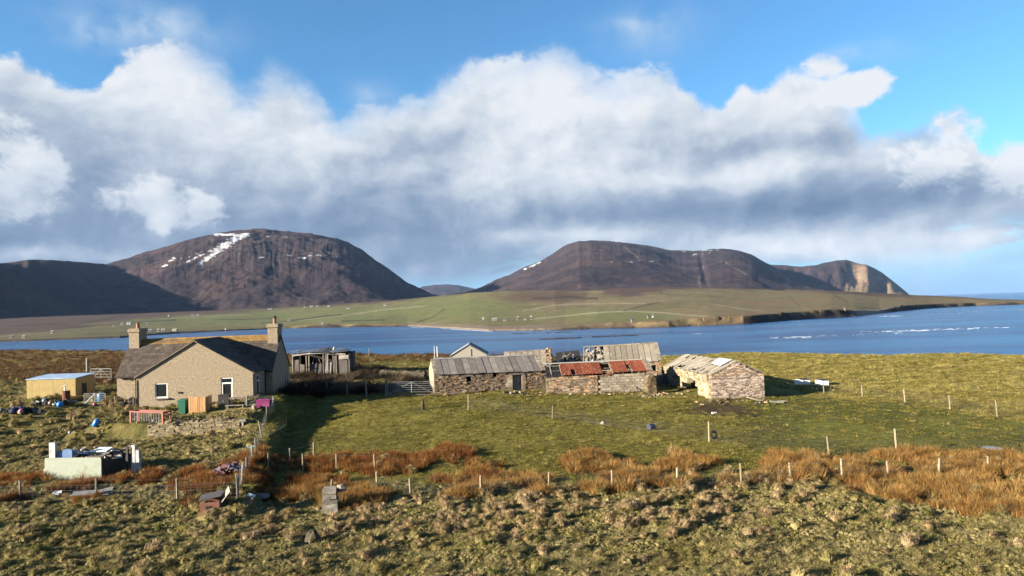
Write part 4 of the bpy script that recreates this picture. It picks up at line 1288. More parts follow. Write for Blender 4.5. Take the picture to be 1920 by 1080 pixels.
# ------------------------------------------------------------------ byre with rusty iron roof
YX, YY, YT = 2.75, 60.2, 0.03
byre = thing('byre', 'ruined byre with holed rusty red corrugated iron roof and block front wall', 'barn', (YX, YY, 0), YT)
L2, D2 = 9.17, 4.6
be, br_ = lin(1.66, 1.86, L2), lin(2.52, 2.62, L2)
core = MB()
wall_core(core, (.0, 0), (1, 0), 4.55, lambda u: 1.6, .4, lambda u: -.3, (), (0, 1))
wall_core(core, (4.55, .06), (1, 0), 4.35, lambda u: be(u + 4.5) - .12, .34, lambda u: -.4, (), (0, 1))
wall_core(core, (L2 - .3, .0), (0, 1), D2, lambda v: 1.85 + .75 * (1 - abs(v - D2 / 2) / (D2 / 2)) - .1, .4, lambda u: -.4, (), (1, 0))
wall_core(core, (0, D2 - .4), (1, 0), L2 - .3, lambda u: 1.5, .4, lambda u: -.3, (), (0, 1))
core.build('wall', M_mortar, byre)
st = MB()
rubble(st, (0, -.02), (1, 0), 4.5, lambda u: 1.6, lambda u: -.2, (0, -1), (), (.18, .5), (.08, .17))
rubble(st, (L2 + .12, -.02), (0, 1), D2, lambda v: 1.85 + .75 * (1 - abs(v - D2 / 2) / (D2 / 2)) - .05, lambda u: -.3, (1, 0), (), (.18, .5), (.08, .17))
rubble(st, (L2 - .32, -.02), (1, 0), .44, lambda v: 2.0, lambda u: -.3, (0, -1), (), (.18, .4), (.08, .17))
st.build('rubble_facing', M_stoneW, byre, 'stuff')
bl = MB(); bl.hexa([(-.225, -.06, -.105), (.225, -.06, -.105), (.225, .06, -.105), (-.225, .06, -.105), (-.22, -.05, .105), (.22, -.05, .105), (.22, .05, .105), (-.22, .05, .105)])
blm = bl.mesh('block', M_block)
for r in range(9):
    z = -.28 + r * .232
    for k in range(10):
        u = 4.55 + .235 + k * .466 - (r % 2) * .233
        if u > 8.75 or u < 4.6: continue
        if z + .1 > be(u) - .1: continue
        if (r, k) in ((0, 2), (0, 3), (8, 0), (7, 0), (0, 6)): continue
        o = share(blm, 'block', byre)
        loc(o, u + random.uniform(-.008, .008), .03 + random.uniform(-.018, .012), z + random.uniform(-.006, .006), random.uniform(-.02, .02))
def corrugated(w, l, n, amp=.035, th=.012):
    m_ = MB()
    k = n * 6
    for i in range(k):
        x0, x1 = w * i / k, w * (i + 1) / k
        z0_, z1_ = amp * math.sin(2 * math.pi * n * i / k), amp * math.sin(2 * math.pi * n * (i + 1) / k)
        m_.hexa([(x0, 0, z0_ - th), (x1, 0, z1_ - th), (x1, l, z1_ - th), (x0, l, z0_ - th), (x0, 0, z0_), (x1, 0, z1_), (x1, l, z1_), (x0, l, z0_)])
    return m_
ang2 = math.atan2(.80, D2 / 2)
sl2 = math.hypot(.80, D2 / 2)
iron = corrugated(.92, sl2, 8).mesh('roof_sheet', M_rust)
iron_s = corrugated(.62, sl2 * .55, 5).mesh('roof_sheet', M_rust)
def put_sheet(me, u, t=0.0, dz=0.0, tw=0.0, sag=0.0):
    o = share(me, 'roof_sheet', byre)
    p = Vector((u, -.12, be(u) + .02)).lerp(Vector((u, D2 / 2, br_(u) + .02)), t)
    o.matrix_local = Matrix.Translation(p + Vector((0, 0, .05 + dz))) @ Matrix.Rotation(ang2 + sag, 4, 'X') @ Matrix.Rotation(tw, 4, 'Z')
for u in (1.38, 2.62, 3.36, 4.10):
    put_sheet(iron, u, .0, random.uniform(0, .015), random.uniform(-.012, .012))
put_sheet(iron_s, 2.16, .45, .01)
for u in (5.92, 6.36, 7.66, 8.22):
    put_sheet(iron, u, .0, random.uniform(0, .02), random.uniform(-.015, .015))
put_sheet(iron_s, 7.18, .62, -.02, .06, 0)
put_sheet(iron_s, 5.25, -.05, -.12, .25, -.2)
rl = MB()
for u in (.5, 1.4, 2.3, 3.2, 4.1, 5.0, 5.9, 6.8, 7.6, 8.6):
    rl_ = MB(); rl_.bar((u, 0, be(u) - .06), (u, D2 / 2, br_(u) - .06), .08, .12); rl_.build('rafter', M_oldwood, byre)
for t in (.12, .5, .92):
    q = MB(); q.bar((.2, D2 / 2 * t, 1.62 + .86 * t - .0), (L2 - .3, D2 / 2 * t, 1.83 + .76 * t - .0), .05, .05); q.build('purlin', M_oldwood, byre)
q = MB()
for i in range(9):
    u = .1 + i * 1.0
    q.bar((u, D2 / 2, br_(u) + .12), (u + .99, D2 / 2, br_(u + .99) + .12), .34, .07, random.random())
q.build('ridge_cap', mat('pale_ridge_stone', (.4,) * 3), byre)
for i in range(3):                                               # near-black sheets painting in the dark roof hole at the left end
    o = share(corrugated(.46, sl2, 4).mesh('roof_sheet', mat('black_sheet', (.018, .018, .022), (.03, .03, .035), scale=4, rough=.6)), 'roof_sheet', byre)
    o.matrix_local = Matrix.Translation((.06 + i * .45, -.05, be(0) - .0)) @ Matrix.Rotation(ang2 - .02, 4, 'X')
q = MB()
q.slab([(.2, D2 / 2 + .05, 2.5), (L2 - .4, D2 / 2 + .05, 2.58), (L2 - .4, D2, 1.75), (.2, D2, 1.6)], (0, 0, -.04))
fl_ = MB(); wall_core(fl_, (.4, D2 - .5), (1, 0), L2 - 1.2, lambda u: 1.45, .05, lambda u: -.2, (), (0, 1)); fl_.build('dark_backing', M_inside, byre)  # near-black sheet added to darken the inside behind the roof holes
q.build('rear_roof', M_greysheet, byre)
for i in range(5):
    a, b = Vector((L2 + .0, -.1, be(L2) + .08)), Vector((L2 + .0, D2 / 2, br_(L2) + .14))
    q = MB(); q.bar(a.lerp(b, i / 5 + .01), a.lerp(b, (i + 1) / 5 - .01), .42, .12, random.random()); q.build('skew_stone', M_flag2, byre)
mb = MB(); mb.bar((8.05, -.5, -.15), (7.85, -.05, .55), .12, .05); mb.build('leaning_board', M_oldwood, byre)

# free-standing rubble in front of the byre
def rubble_block(name, label, cat, p, rz, L, T, top, base, m, sl=(.16, .42), sh=(.07, .14), singles=0, cap=True):
    t = thing(name, label, cat, p, rz)
    co_ = MB()
    wall_core(co_, (0, 0), (1, 0), L, lambda u: top(u) - .04, T, lambda u: base, (), (0, 1), step=.3)
    co_.build('core', M_mortar, t)
    s_ = MB()
    nb = rubble(s_, (0, -.02), (1, 0), L, top, lambda u: base, (0, -1), (), sl, sh, proud=(0, .07), parent=t, m=m, singles=singles)
    rubble(s_, (-.02, 0), (0, 1), T, lambda v: top(0), lambda u: base, (-1, 0), (), sl, sh, proud=(0, .06))
    rubble(s_, (L + .02, 0), (0, 1), T, lambda v: top(L), lambda u: base, (1, 0), (), sl, sh, proud=(0, .06))
    if cap:
        u = 0
        while u < L:
            l = random.uniform(*sl)
            for v in np.arange(.1, T, .24):
                M = Matrix.Translation((u + l / 2, v, top(min(u + l / 2, L)) + random.uniform(-.03, .06))) @ Euler((random.uniform(-.2, .2), random.uniform(-.2, .2), random.uniform(-.5, .5))).to_matrix().to_4x4()
                s_.obox(M, l, .24, random.uniform(.07, .15), random.random(), .02)
            u += l
    s_.build('rubble_facing', m, t, 'stuff')
    return t
p = on(1024, 737)
rubble_block('stone_wall', 'mossy brown rubble wall standing in front of the rusty roofed byre', 'wall', (p.x, p.y, 0), .02, 3.75, .55, lambda u: 1.30 - .04 * u + .10 * math.sin(u * 3) + .06 * math.sin(u * 7.3) - .35 * max(0, u - 3.2), -.35, M_stoneM)
p = on(1216, 739)
rubble_block('stone_pier', 'short rough pier of reddish rubble at the byre end beside the grassy gap', 'pier', (p.x, p.y, 0), .05, .72, .9, lambda u: 1.5 + .1 * math.sin(u * 5), -.35, M_stoneM)

# ------------------------------------------------------------------ back barn, half its slab roof fallen
RX, RY, RT = 7.36, 73.6, -0.10
back = thing('back_barn', 'stone barn behind the rusty byre, left half of its flagstone roof collapsed', 'barn', (RX, RY, 0), RT)
L3, D3 = 8.25, 6.6
e3, r3 = lin(1.73, 1.69, L3), lin(3.12, 3.36, L3)
W3 = (7.2, 7.72, .62, 1.28)
core = MB()
wall_core(core, (0, 0), (1, 0), L3, lambda u: e3(u) - .05, .5, lambda u: -.5, [W3], (0, 1))
g3 = lambda v: 1.66 + (3.3 - 1.66) * (1 - abs(v - D3 / 2) / (D3 / 2))
wall_core(core, (L3, .5), (0, 1), D3 - .5, lambda v: g3(v + .5) - .1, .5, lambda u: -.5, (), (-1, 0))
wall_core(core, (0, .5), (0, 1), D3 - .5, lambda v: min(g3(v + .5) - .1, 2.1 + .2 * math.sin(v * 4)), .5, lambda u: -.5, (), (1, 0))
core.build('wall', M_lime, back)
st = MB()
rubble(st, (0, -.02), (1, 0), L3, lambda u: e3(u) - .05, lambda u: -.4, (0, -1), [W3], (.2, .5), (.09, .17), proud=(.02, .06), skip=.25)
rubble(st, (L3 + .02, 0), (0, 1), D3, lambda v: g3(v) - .1, lambda u: -.4, (1, 0), (), (.2, .5), (.09, .17))
st.build('rubble_facing', M_stoneW, back, 'stuff')
P3 = lambda u: (u, -.05, e3(u)); R3 = lambda u: (u, D3 / 2, r3(u))
slabs(back, (2.3, L3 - .3), P3, R3, 9, .06, M_flag2)
slabs(back, (1.2, L3 - .1), lambda u: (u, D3 + .05, 1.7), R3, 9, .06, M_flag2)
ur = MB(); ur.slab([P3(2.6), P3(L3 - .3), R3(L3 - .3), R3(2.6)], (0, 0, -.04)); ur.build('roof_boarding', M_inside, back)
for i in range(6):
    a, b = Vector(P3(L3 - .12)) + Vector((0, -.1, .08)), Vector(R3(L3 - .12)) + Vector((0, 0, .1))
    q = MB(); q.bar(a.lerp(b, i / 6 + .01), a.lerp(b, (i + 1) / 6 - .01), .36, .13, random.random()); q.build('skew_stone', M_flag2, back)
for i in range(9):
    q = MB(); u = .1 + i * .9
    q.box(u, min(u + .88, L3), D3 / 2 - .18, D3 / 2 + .18, r3(u) + .05, r3(u) + .16, random.random(), .015); q.build('ridge_stone', M_flag2, back)
pale_break = mat('bleached_slab', (.36, .325, .27), (.22, .19, .15), (.46, .43, .38), scale=5, rnd=.2, bump=.4)
q = MB(); q.slab([Vector(P3(.2)) + Vector((0, 0, -.35)), Vector(P3(2.6)) + Vector((0, 0, -.35)), Vector(R3(2.6)) + Vector((0, 0, -.55)), Vector(R3(.2)) + Vector((0, 0, -.55))], (0, 0, -.05)); q.build('fallen_boarding', M_oldwood, back)
for i in range(40):                                              # broken slabs hanging in the collapsed part
    u, t = random.uniform(.3, 2.5), random.uniform(.05, .95)
    if u < .9 and t < .55: continue
    pz = Vector(P3(u)).lerp(Vector(R3(u)), t)
    M = Matrix.Translation(pz + Vector((0, 0, -.08 + random.uniform(-.25, .06)))) @ Euler((math.atan2(1.4, 3.3) + random.uniform(-.2, .2), random.uniform(-.25, .25), random.uniform(-.9, .9))).to_matrix().to_4x4()
    q = MB(); q.obox(M, random.uniform(.15, .5), random.uniform(.35, 1.0), .05, .5, .03); q.build('broken_slab', pale_break, back)
for u in (.15, .75, 1.3, 1.9):
    q = MB(); q.bar((u + random.uniform(-.2, .2), .1, e3(u) - .1), (u, D3 / 2, r3(u) - .02), .09, .12); q.build('rafter', pale_break if u < .5 else M_oldwood, back)

# low ruin between barns, grey gable behind
p = atY(944, 700, 71.5)
QX, QY = p[0], 71.5
ruin = thing('roofless_store', 'low slab roofed store with crumbling stone gable behind the long barn', 'barn', (QX, QY, 0), -.02)
r4 = lin(3.02, 3.14, 4.7)
core = MB()
wall_core(core, (0, 0), (1, 0), 4.9, lambda u: 1.7, .4, lambda u: 0, (), (0, 1))
wall_core(core, (4.55, .4), (0, 1), 4.2, lambda v: 1.8 + 1.45 * (1 - abs(v - 2.0) / 2.2) , .45, lambda u: 0, (), (1, 0))
wall_core(core, (0, .4), (0, 1), 4.2, lambda v: 1.7 + 1.3 * (1 - abs(v - 2.0) / 2.2) , .35, lambda u: 0, (), (1, 0))
core.build('wall', M_mortar, ruin)
st = MB()
rubble(st, (4.55, .38), (1, 0), .5, lambda v: 2.6, lambda u: 0, (0, -1), (), (.16, .4), (.09, .18))
for i in range(110):                                              # crumbling head of the gable
    v = random.uniform(.3, 4.2)
    M = Matrix.Translation((4.8 + random.uniform(-.3, .35), v, 1.85 + 1.45 * (1 - abs(v - 2.4) / 2.2) + random.uniform(-.15, .12))) @ Euler((random.uniform(-.4, .4), random.uniform(-.4, .4), random.uniform(-1, 1))).to_matrix().to_4x4()
    st.obox(M, random.uniform(.16, .36), random.uniform(.15, .28), random.uniform(.08, .16), random.random(), .03)
st.build('rubble_facing', M_stoneW, ruin, 'stuff')
slabs(ruin, (.05, 4.55), lambda u: (u, -.05, 1.72), lambda u: (u, 2.4, r4(u)), 7, .06, M_flag2)
slabs(ruin, (.05, 4.55), lambda u: (u, 4.6, 1.75), lambda u: (u, 2.4, r4(u)), 6, .06, M_flag2)
for i in range(6):
    q = MB(); q.box(.02 + i * .76, .75 + i * .76, 2.25, 2.55, r4(i * .76) + .04, r4(i * .76) + .14, random.random(), .015); q.build('ridge_stone', M_flag, ruin)

p = atY(846, 700, 76)
GXx = p[0]
gable = thing('grey_gable_shed', 'grey harled gable of a shed behind the long barn, seen against the sea', 'shed', (GXx, 76, 0), 0.02)
gw = 4.0
gg = lambda u: 2.72 + 1.14 * (1 - abs(u - gw / 2) / (gw / 2))
core = MB()
wall_core(core, (0, 0), (1, 0), gw, gg, .35, lambda u: 0, [(2.28, 2.42, 2.6, 3.45)], (0, 1), step=.25)
wall_core(core, (0, .35), (0, 1), 5, lambda u: 2.65, .3, lambda u: 0, (), (1, 0)); wall_core(core, (gw, .35), (0, 1), 5, lambda u: 2.65, .3, lambda u: 0, (), (-1, 0))
core.build('wall', mat('grey_harl', (.40, .37, .325), (.30, .28, .245), (.35, .33, .28), scale=9, scale3=1.0, bump=.5), gable)
q = MB()
for s in (0, 1):
    x0 = -.12 if s == 0 else gw + .12
    q.slab([(x0, -.1, 2.68), (gw / 2, -.1, 3.92), (gw / 2, 5.4, 3.92), (x0, 5.4, 2.68)], (0, 0, .05))
q.build('roof', mat('pale_roof_sheet', (.30, .30, .29), (.23, .23, .22), scale=4), gable)
q = MB(); q.tube((2.35, .2, 2.5), (2.35, .2, 3.5), .05); q.build('vent_pipe', M_dark, gable)

# fallen roof timbers between the ruin and the back barn
p = atY(1042, 690, 75.5)
heap = thing('collapsed_roof', 'dark heap of fallen roof timbers and stones between two roofless barns', 'ruin', (p[0], 75.5, 0), 0)
for i in range(16):
    q = MB(); x = random.uniform(0, 3.0)
    q.bar((x, random.uniform(0, 1), random.uniform(1.2, 1.9)), (x + random.uniform(-.6, 1.4), random.uniform(0, 1.4), random.uniform(1.7, 2.75)), .1, .1); q.build('rafter', mat('charred_timber', (.05, .045, .04), (.09, .08, .07), scale=6, rnd=.3) if i % 3 else pale_break, heap)
st = MB()
for i in range(120):
    M = Matrix.Translation((random.uniform(-.4, 3.3), random.uniform(-.6, .8), random.uniform(.9, 1.75))) @ Euler((random.uniform(-.5, .5), random.uniform(-.5, .5), random.uniform(-1, 1))).to_matrix().to_4x4()
    st.obox(M, random.uniform(.2, .5), random.uniform(.2, .4), random.uniform(.1, .2), random.random(), .03)
st.build('rubble', M_stoneW, heap, 'stuff')
q = MB(); wall_core(q, (-.4, -.3), (1, 0), 3.6, lambda u: 1.5, .5, lambda u: -.2, (), (0, 1)); q.build('wall', M_mortar, heap)
q = MB(); q.slab([(.0, .9, 1.6), (2.9, .9, 1.7), (2.8, 1.8, 2.75), (.2, 1.8, 2.6)], (0, 0, .05)); q.build('fallen_sheet', mat('black_sheet', (.02,) * 3), heap)

# ------------------------------------------------------------------ right-hand barn with stripped slab roof
ZX, ZY, ZT = 15.41, 53.97, 0.07
rb = thing('gabled_barn', 'roofless pale stone barn with bare slats, standing apart beside the grass field', 'barn', (ZX, ZY, 0), ZT)
W4, L4 = 4.29, 12.5
base4 = -.15
g4 = lambda u: 1.92 + (2.98 - 1.92) * (1 - abs(u - W4 / 2) / (W4 / 2))
core = MB()
wall_core(core, (0, 0), (1, 0), W4, lambda u: g4(u) - .04, .55, lambda u: base4, (), (0, 1), step=.25)
wall_core(core, (W4, .55), (0, 1), L4 - .55, lambda v: 1.9 - .25 * v / L4, .5, lambda u: base4, (), (-1, 0))
wall_core(core, (.0, L4 - .55), (1, 0), W4, lambda u: g4(u) - .26, .5, lambda u: base4, (), (0, 1), step=.25)
core.build('wall', M_mortar, rb)
lw = MB()
W5 = (10.3, 10.75, .85, 1.35)
WALL_GAP = [(2.6, 3.1, -.2, .75), (3.1, 3.7, -.2, 1.2), (3.7, 4.6, -.2, 1.6), (4.6, 5.3, -.2, 1.3), (5.3, 6.0, -.2, .8), (6.0, 6.9, -.2, .35)]  # stepped opening added for the dark shape on this wall
wall_core(lw, (0, .55), (0, 1), L4 - .55, lambda v: 1.88 - .26 * v / L4 + .05 * math.sin(v * 2.3), .55, lambda u: base4, [W5] + WALL_GAP, (1, 0))
lw.build('side_wall', M_lime, rb)
st = MB()
gst = MB()
rubble(gst, (0, -.02), (1, 0), W4, lambda u: g4(u) - .05, lambda u: base4 + .05, (0, -1), (), (.16, .52), (.055, .115), proud=(-.01, .06), parent=rb, m=M_stoneP, singles=300)
gst.build('gable_rubble', M_stoneP, rb, 'stuff')
rubble(st, (-.02, 0), (0, 1), L4, lambda v: 1.90 - .26 * v / L4, lambda u: base4, (-1, 0), [W5] + [(a_ + .55, b_ + .55, c_, d_) for a_, b_, c_, d_ in WALL_GAP], (.25, .6), (.09, .18), proud=(-.02, .035), skip=.35)
rubble(st, (W4 + .02, 0), (0, 1), L4, lambda v: 1.9 - .26 * v / L4, lambda u: base4, (1, 0), (), (.25, .6), (.09, .18))
rubble(st, (-.15, .4), (0, 1), L4 - .6, lambda v: 2.02 - .26 * v / L4, lambda u: 1.55 - .26 * u / L4, (-1, 0), (), (.2, .5), (.08, .14), depth=.4)
st.build('rubble_facing', mat('lime_rubble', (.33, .285, .20), (.245, .195, .12), (.38, .34, .25), scale=6, tint=.45, bump=.5, tcol=(.29, .18, .085)), rb, 'stuff')
P4 = lambda v: Vector((-.05, v, 1.98 - .26 * v / L4)); R4 = lambda v: Vector((W4 / 2, v, 3.0 - .24 * v / L4))
v = .5
slat_m = mat('bleached_slat', (.32, .285, .235), (.20, .175, .14), (.40, .36, .30), scale=7, rnd=.3, bump=.3)
while v < L4 - .4:
    w = random.uniform(.16, .42)
    t0, t1 = random.choice((0, 0, .08, .2, .3)), random.choice((1, 1, 1, .9, .7))
    if v < 3.0: t1 = min(t1, .55)
    a, b = P4(v).lerp(R4(v), t0), P4(v + random.uniform(-.1, .1)).lerp(R4(v + random.uniform(-.15, .15)), t1)
    q = MB(); q.bar(a + Vector((0, 0, .04)), b + Vector((0, 0, .04)), w, .05, random.random()); q.build('roof_slat', slat_m, rb)
    v += w + random.uniform(.03, .22)
for t in (.12, .4, .7, .97):
    q = MB(); q.bar(P4(.4).lerp(R4(.4), t) + Vector((0, 0, -.06)), P4(L4 - .3).lerp(R4(L4 - .3), t) + Vector((0, 0, -.06)), .1, .1); q.build('purlin', M_oldwood, rb)
for i in range(5):
    q = MB(); q.bar(P4(.25).lerp(R4(.25), i / 5 + .01) + Vector((0, 0, .03)), P4(.25).lerp(R4(.25), (i + 1) / 5 - .01) + Vector((0, 0, .03)), .55, .11, random.random()); q.build('skew_stone', M_flag2, rb)
for i in range(5):
    q = MB(); e_ = Vector((W4 + .05, .25, 1.98)); q.bar(e_.lerp(R4(.25), i / 5 + .01) + Vector((0, 0, .03)), e_.lerp(R4(.25), (i + 1) / 5 - .01) + Vector((0, 0, .03)), .5, .1, random.random()); q.build('skew_stone', M_flag2, rb)
for i in range(4):
    q = MB(); q.bar(P4(L4 - .2).lerp(R4(L4 - .2), i / 4 + .01), P4(L4 - .2).lerp(R4(L4 - .2), (i + 1) / 4 - .01), .4, .1, random.random()); q.build('skew_stone', M_flag2, rb)
q = MB()
q.slab([P4(.9).lerp(R4(.9), .56) + Vector((0, 0, .10)), P4(.9).lerp(R4(.9), 1) + Vector((0, 0, .10)), P4(3.7).lerp(R4(3.7), 1) + Vector((0, 0, .10)), P4(3.3).lerp(R4(3.3), .62) + Vector((0, 0, .10))], (0, 0, .03))
q.build('roof_sheet', M_sheet, rb)
q = MB()
q.slab([Vector((W4 + .1, .5, 1.98)), Vector((W4 + .1, L4 - .3, 1.7)), R4(L4 - .3), R4(.5)], (0, 0, -.04)); q.build('far_roof', M_flag, rb)
q = MB(); q.bar(P4(5.2) + Vector((-.05, 0, -.05)), P4(5.2) + Vector((-.08, 0, .55)), .07, .05); q.build('upright_slat', pale_break, rb)

# ------------------------------------------------------------------ yellow store with pale blue roof, left of the cottage
SX, SY, ST = -42.06, 58.98, -0.03
zs = float(h0(SX + 2, SY))
shed = thing('block_shed', 'low yellow rendered shed with a pale blue flat roof, left of the cottage', 'shed', (SX, SY, 0), ST)
q = MB()
Ws, Ds = 4.29, 2.6
wall_core(q, (0, 0), (1, 0), Ws, lambda u: 3.02, .22, lambda u: .6, (), (0, 1)); wall_core(q, (0, .22), (0, 1), Ds - .22, lambda u: 3.02 + .05 * u, .22, lambda u: .6, (), (1, 0))
wall_core(q, (Ws, .22), (0, 1), Ds - .22, lambda u: 3.02 + .05 * u, .22, lambda u: .6, [(.6, 1.3, .6, 2.5)], (-1, 0)); wall_core(q, (.22, Ds - .22), (1, 0), Ws - .44, lambda u: 3.1, .22, lambda u: .6, (), (0, 1))
q.build('wall', mat('yellow_render', (.40, .31, .13), (.31, .235, .10), (.26, .20, .10), scale=5, scale3=.7, bump=.4, stretch=(1, 1, .5), t3=(.5, .7)), shed)
q = MB(); q.slab([(-.06, -.08, 3.035), (Ws + .08, -.08, 3.035), (Ws + .08, Ds + .06, 3.22), (-.06, Ds + .06, 3.22)], (0, 0, .05)); q.build('roof', mat('pale_blue_felt', (.33, .47, .68), (.25, .37, .56), (.42, .53, .68), scale=3, rough=.6, bump=.1), shed)
q = MB(); q.box(Ws - .1, Ws - .06, .83, 1.5, 1.35, 2.5); q.build('door', M_dark, shed)

# ------------------------------------------------------------------ derelict open shed between cottage and barns
p = on(547, 707)
DX, DY = p.x, p.y
dz0 = p.z
der = thing('derelict_shed', 'derelict open fronted shed with bent white and grey iron roof sheets by the shore', 'shed', (DX, DY, dz0), -.01)
sc = DY / 1280.0
wD = 108 * sc
hD = 50 * sc
pw = mat('peeling_white_board', (.34, .31, .29), (.20, .175, .16), (.48, .46, .44), scale=5, rnd=.2, bump=.3)
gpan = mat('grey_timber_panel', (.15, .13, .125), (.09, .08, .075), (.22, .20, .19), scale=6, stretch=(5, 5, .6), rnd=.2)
for i, f in enumerate((0.02, .26, .30, .55, .78, 1.0)):
    q = MB(); q.bar((wD * f, .1, -.3), (wD * f + random.uniform(-.05, .05), .1, hD * random.uniform(.82, .95)), .14, .12); q.build('post', M_oldwood, der)
for (f0, f1, z0, z1, m_, y) in [(.03, .12, .0, .62, gpan, .12), (.13, .22, 0, .46, gpan, .15), (.31, .50, 0, .46, gpan, .3), (.58, .63, .1, .9, pw, .05), (.64, .68, .0, .5, pw, .12), (.71, .77, 0, .78, gpan, .2), (.80, .97, .0, .66, gpan, .1), (.82, .99, .62, .76, pw, -.05)]:
    q = MB(); q.box(wD * f0, wD * f1, y, y + .06, hD * z0, hD * z1, jit=.06); q.build('wall_panel', m_, der)
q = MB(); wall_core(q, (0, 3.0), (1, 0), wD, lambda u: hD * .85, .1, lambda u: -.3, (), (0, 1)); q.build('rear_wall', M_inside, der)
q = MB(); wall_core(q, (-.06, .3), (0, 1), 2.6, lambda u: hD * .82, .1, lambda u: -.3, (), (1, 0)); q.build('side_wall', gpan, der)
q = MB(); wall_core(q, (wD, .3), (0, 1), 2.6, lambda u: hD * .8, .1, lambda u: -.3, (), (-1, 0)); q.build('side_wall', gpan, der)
csheet = corrugated(1.0, 3.2, 8, .03).mesh('roof_sheet', M_sheet)
csheet2 = corrugated(1.0, 3.2, 8, .03).mesh('roof_sheet', M_greysheet)
for i in range(7):
    o = share(csheet if i in (0, 1, 2, 5) else csheet2, 'roof_sheet', der)
    o.matrix_local = Matrix.Translation((-.1 + i * .96, -.35 + random.uniform(-.2, .15), hD * (.93 if i < 4 else .90) + random.uniform(-.04, .06))) @ Euler((rad(3 + random.uniform(-4, 5)), rad(random.uniform(-5, 5)), rad(random.uniform(-6, 6)))).to_matrix().to_4x4()
for (u, z, l, r) in [(.5, .80, 1.8, .2), (4.6, .83, 1.9, -.12), (2.5, .86, 2.6, .05)]:
    q = MB(); q.bar((u - .3, -.1, hD * z), (u + l, -.12, hD * z + r), .05, .16); q.build('fascia_board', pw, der)
for (x0, z0, x1, z1) in [(2.0, .1, 2.6, 2.3), (3.0, .3, 2.8, 2.4), (3.9, .2, 3.0, 2.2)]:
    q = MB(); q.bar((x0, .6, z0), (x1, .5, z1), .06, .05); q.build('brace', pw, der)
q = MB(); q.tube((4.9, .6, hD * .95), (5.0, .6, hD * 1.06), .16, .1, n=8); q.build('roof_vent', M_greysheet, der)
scrap = thing('scrap_pile', 'heap of broken boards and sheets lying inside the derelict shed', 'scrap', (DX + 2.6, DY + .9, dz0), 0)
for i in range(18):
    q = MB(); x = random.uniform(-.6, 1.7)
    q.bar((x, random.uniform(-.3, .5), random.uniform(0, .5)), (x + random.uniform(-.9, .9), random.uniform(-.5, .6), random.uniform(.5, 1.35)), random.uniform(.1, .3), .03); q.build('board', random.choice((pw, M_oldwood, M_oldwood)), scrap)
p = on(539, 709)
t = thing('pole', 'tall pale timber pole at the left end of the derelict shed', 'pole', p)
q = MB(); q.tube((0, 0, -.2), (.02, 0, 47 * sc), .07, .06, n=8); q.build('shaft', M_post, t)
q = MB(); q.bar((-.02, -.08, 30 * sc), (-.75, -.05, 30 * sc), .05, .08); q.build('rail_stub', M_post, t)
for (x, yb, yt, lab, w) in [(661.5, 703, 661, 'dark leaning stake at the right end of the derelict shed', .07), (692.5, 672, 655, 'short pale stake in the moor grass behind the bramble patch', .06),
                            (815, 672, 649, 'slim white pole behind the left end of the long barn', .035), (820.5, 673, 650, 'thicker white pole standing close behind the long barn roof', .06), (164, 702, 676.5, 'square stone gatepost behind the yellow shed', .16)]:
    p = on(x, yb)
    d = math.hypot(p.x, p.y)
    t = thing('gatepost' if 'gatepost' in lab else 'stake' if 'stake' in lab else 'pole', lab, 'post', p)
    q = MB(); q.tube((0, 0, -.3), (random.uniform(-.05, .05), 0, (yb - yt) * d / 1280), w, w * .9, n=8)
    q.build('shaft', M_dark if 'dark' in lab else M_cill if 'stone' in lab else M_post if 'stake' in lab else M_upvc, t)
    q = MB(); q.tube((0, 0, (yb - yt) * d / 1280), (0, 0, (yb - yt) * d / 1280 + .05), w * .9, w * .5, n=8); q.build('cap', M_post, t)

# ------------------------------------------------------------------ fences
def post_mesh(h, r, m):
    q = MB()
    q.tube((0, 0, -.35), (random.uniform(-.02, .02), random.uniform(-.02, .02), h * .97), r, r * .92, n=7, caps=True)
    q.tube((0, 0, h * .97), (0, 0, h), r * .92, r * .6, n=7)
    return q
def fence(label, posts, nw=4, r=.052, net=True, m=None, lean=.06, top=None, cat='fence'):
    ps = []
    for it in posts:
        x, yt, yb = it
        p = on(x, yb)
        ps.append((p, .08 + max(.3, (yb - yt) * math.hypot(p.x, p.y) / 1280.0)))
    root = thing('fence', label, cat, ps[0][0])
    o0 = ps[0][0]
    tops = []
    for p, h in ps:
        o = post_mesh(h, r * random.uniform(.85, 1.15), m or M_post).build('fence_post', m or M_post, root)
        o.location = p - o0
        o.rotation_euler = (random.uniform(-lean, lean), random.uniform(-lean, lean), random.uniform(0, 3))
        tops.append((p - o0, min(h, 1.1)))
    for k in range(nw):
        q = MB()
        f = .25 + .68 * k / max(1, nw - 1)
        for (a, ha), (b, hb) in zip(tops[:-1], tops[1:]):
            mid = (a + b) / 2 + Vector((0, 0, (ha + hb) / 2 * f - .02))
            q.tube(a + Vector((0, 0, ha * f)), mid, .0045, n=3, caps=False); q.tube(mid, b + Vector((0, 0, hb * f)), .0045, n=3, caps=False)
        q.build('wire', M_wire, root)
    if net:
        q = MB()
        for (a, ha), (b, hb) in zip(tops[:-1], tops[1:]):
            n = int((b - a).length / .28)
            for i in range(1, n):
                c_ = a.lerp(b, i / n); hh = ha + (hb - ha) * i / n
                q.tube(c_ + Vector((0, 0, .06)), c_ + Vector((0, 0, hh * .78)), .0035, n=3, caps=False)
            for f in (.12, .34, .45, .58, .68):
                q.tube(a + Vector((0, 0, ha * f)), b + Vector((0, 0, hb * f)), .0035, n=3, caps=False)
        q.build('wire_netting', M_wire, root, 'stuff')
    return root
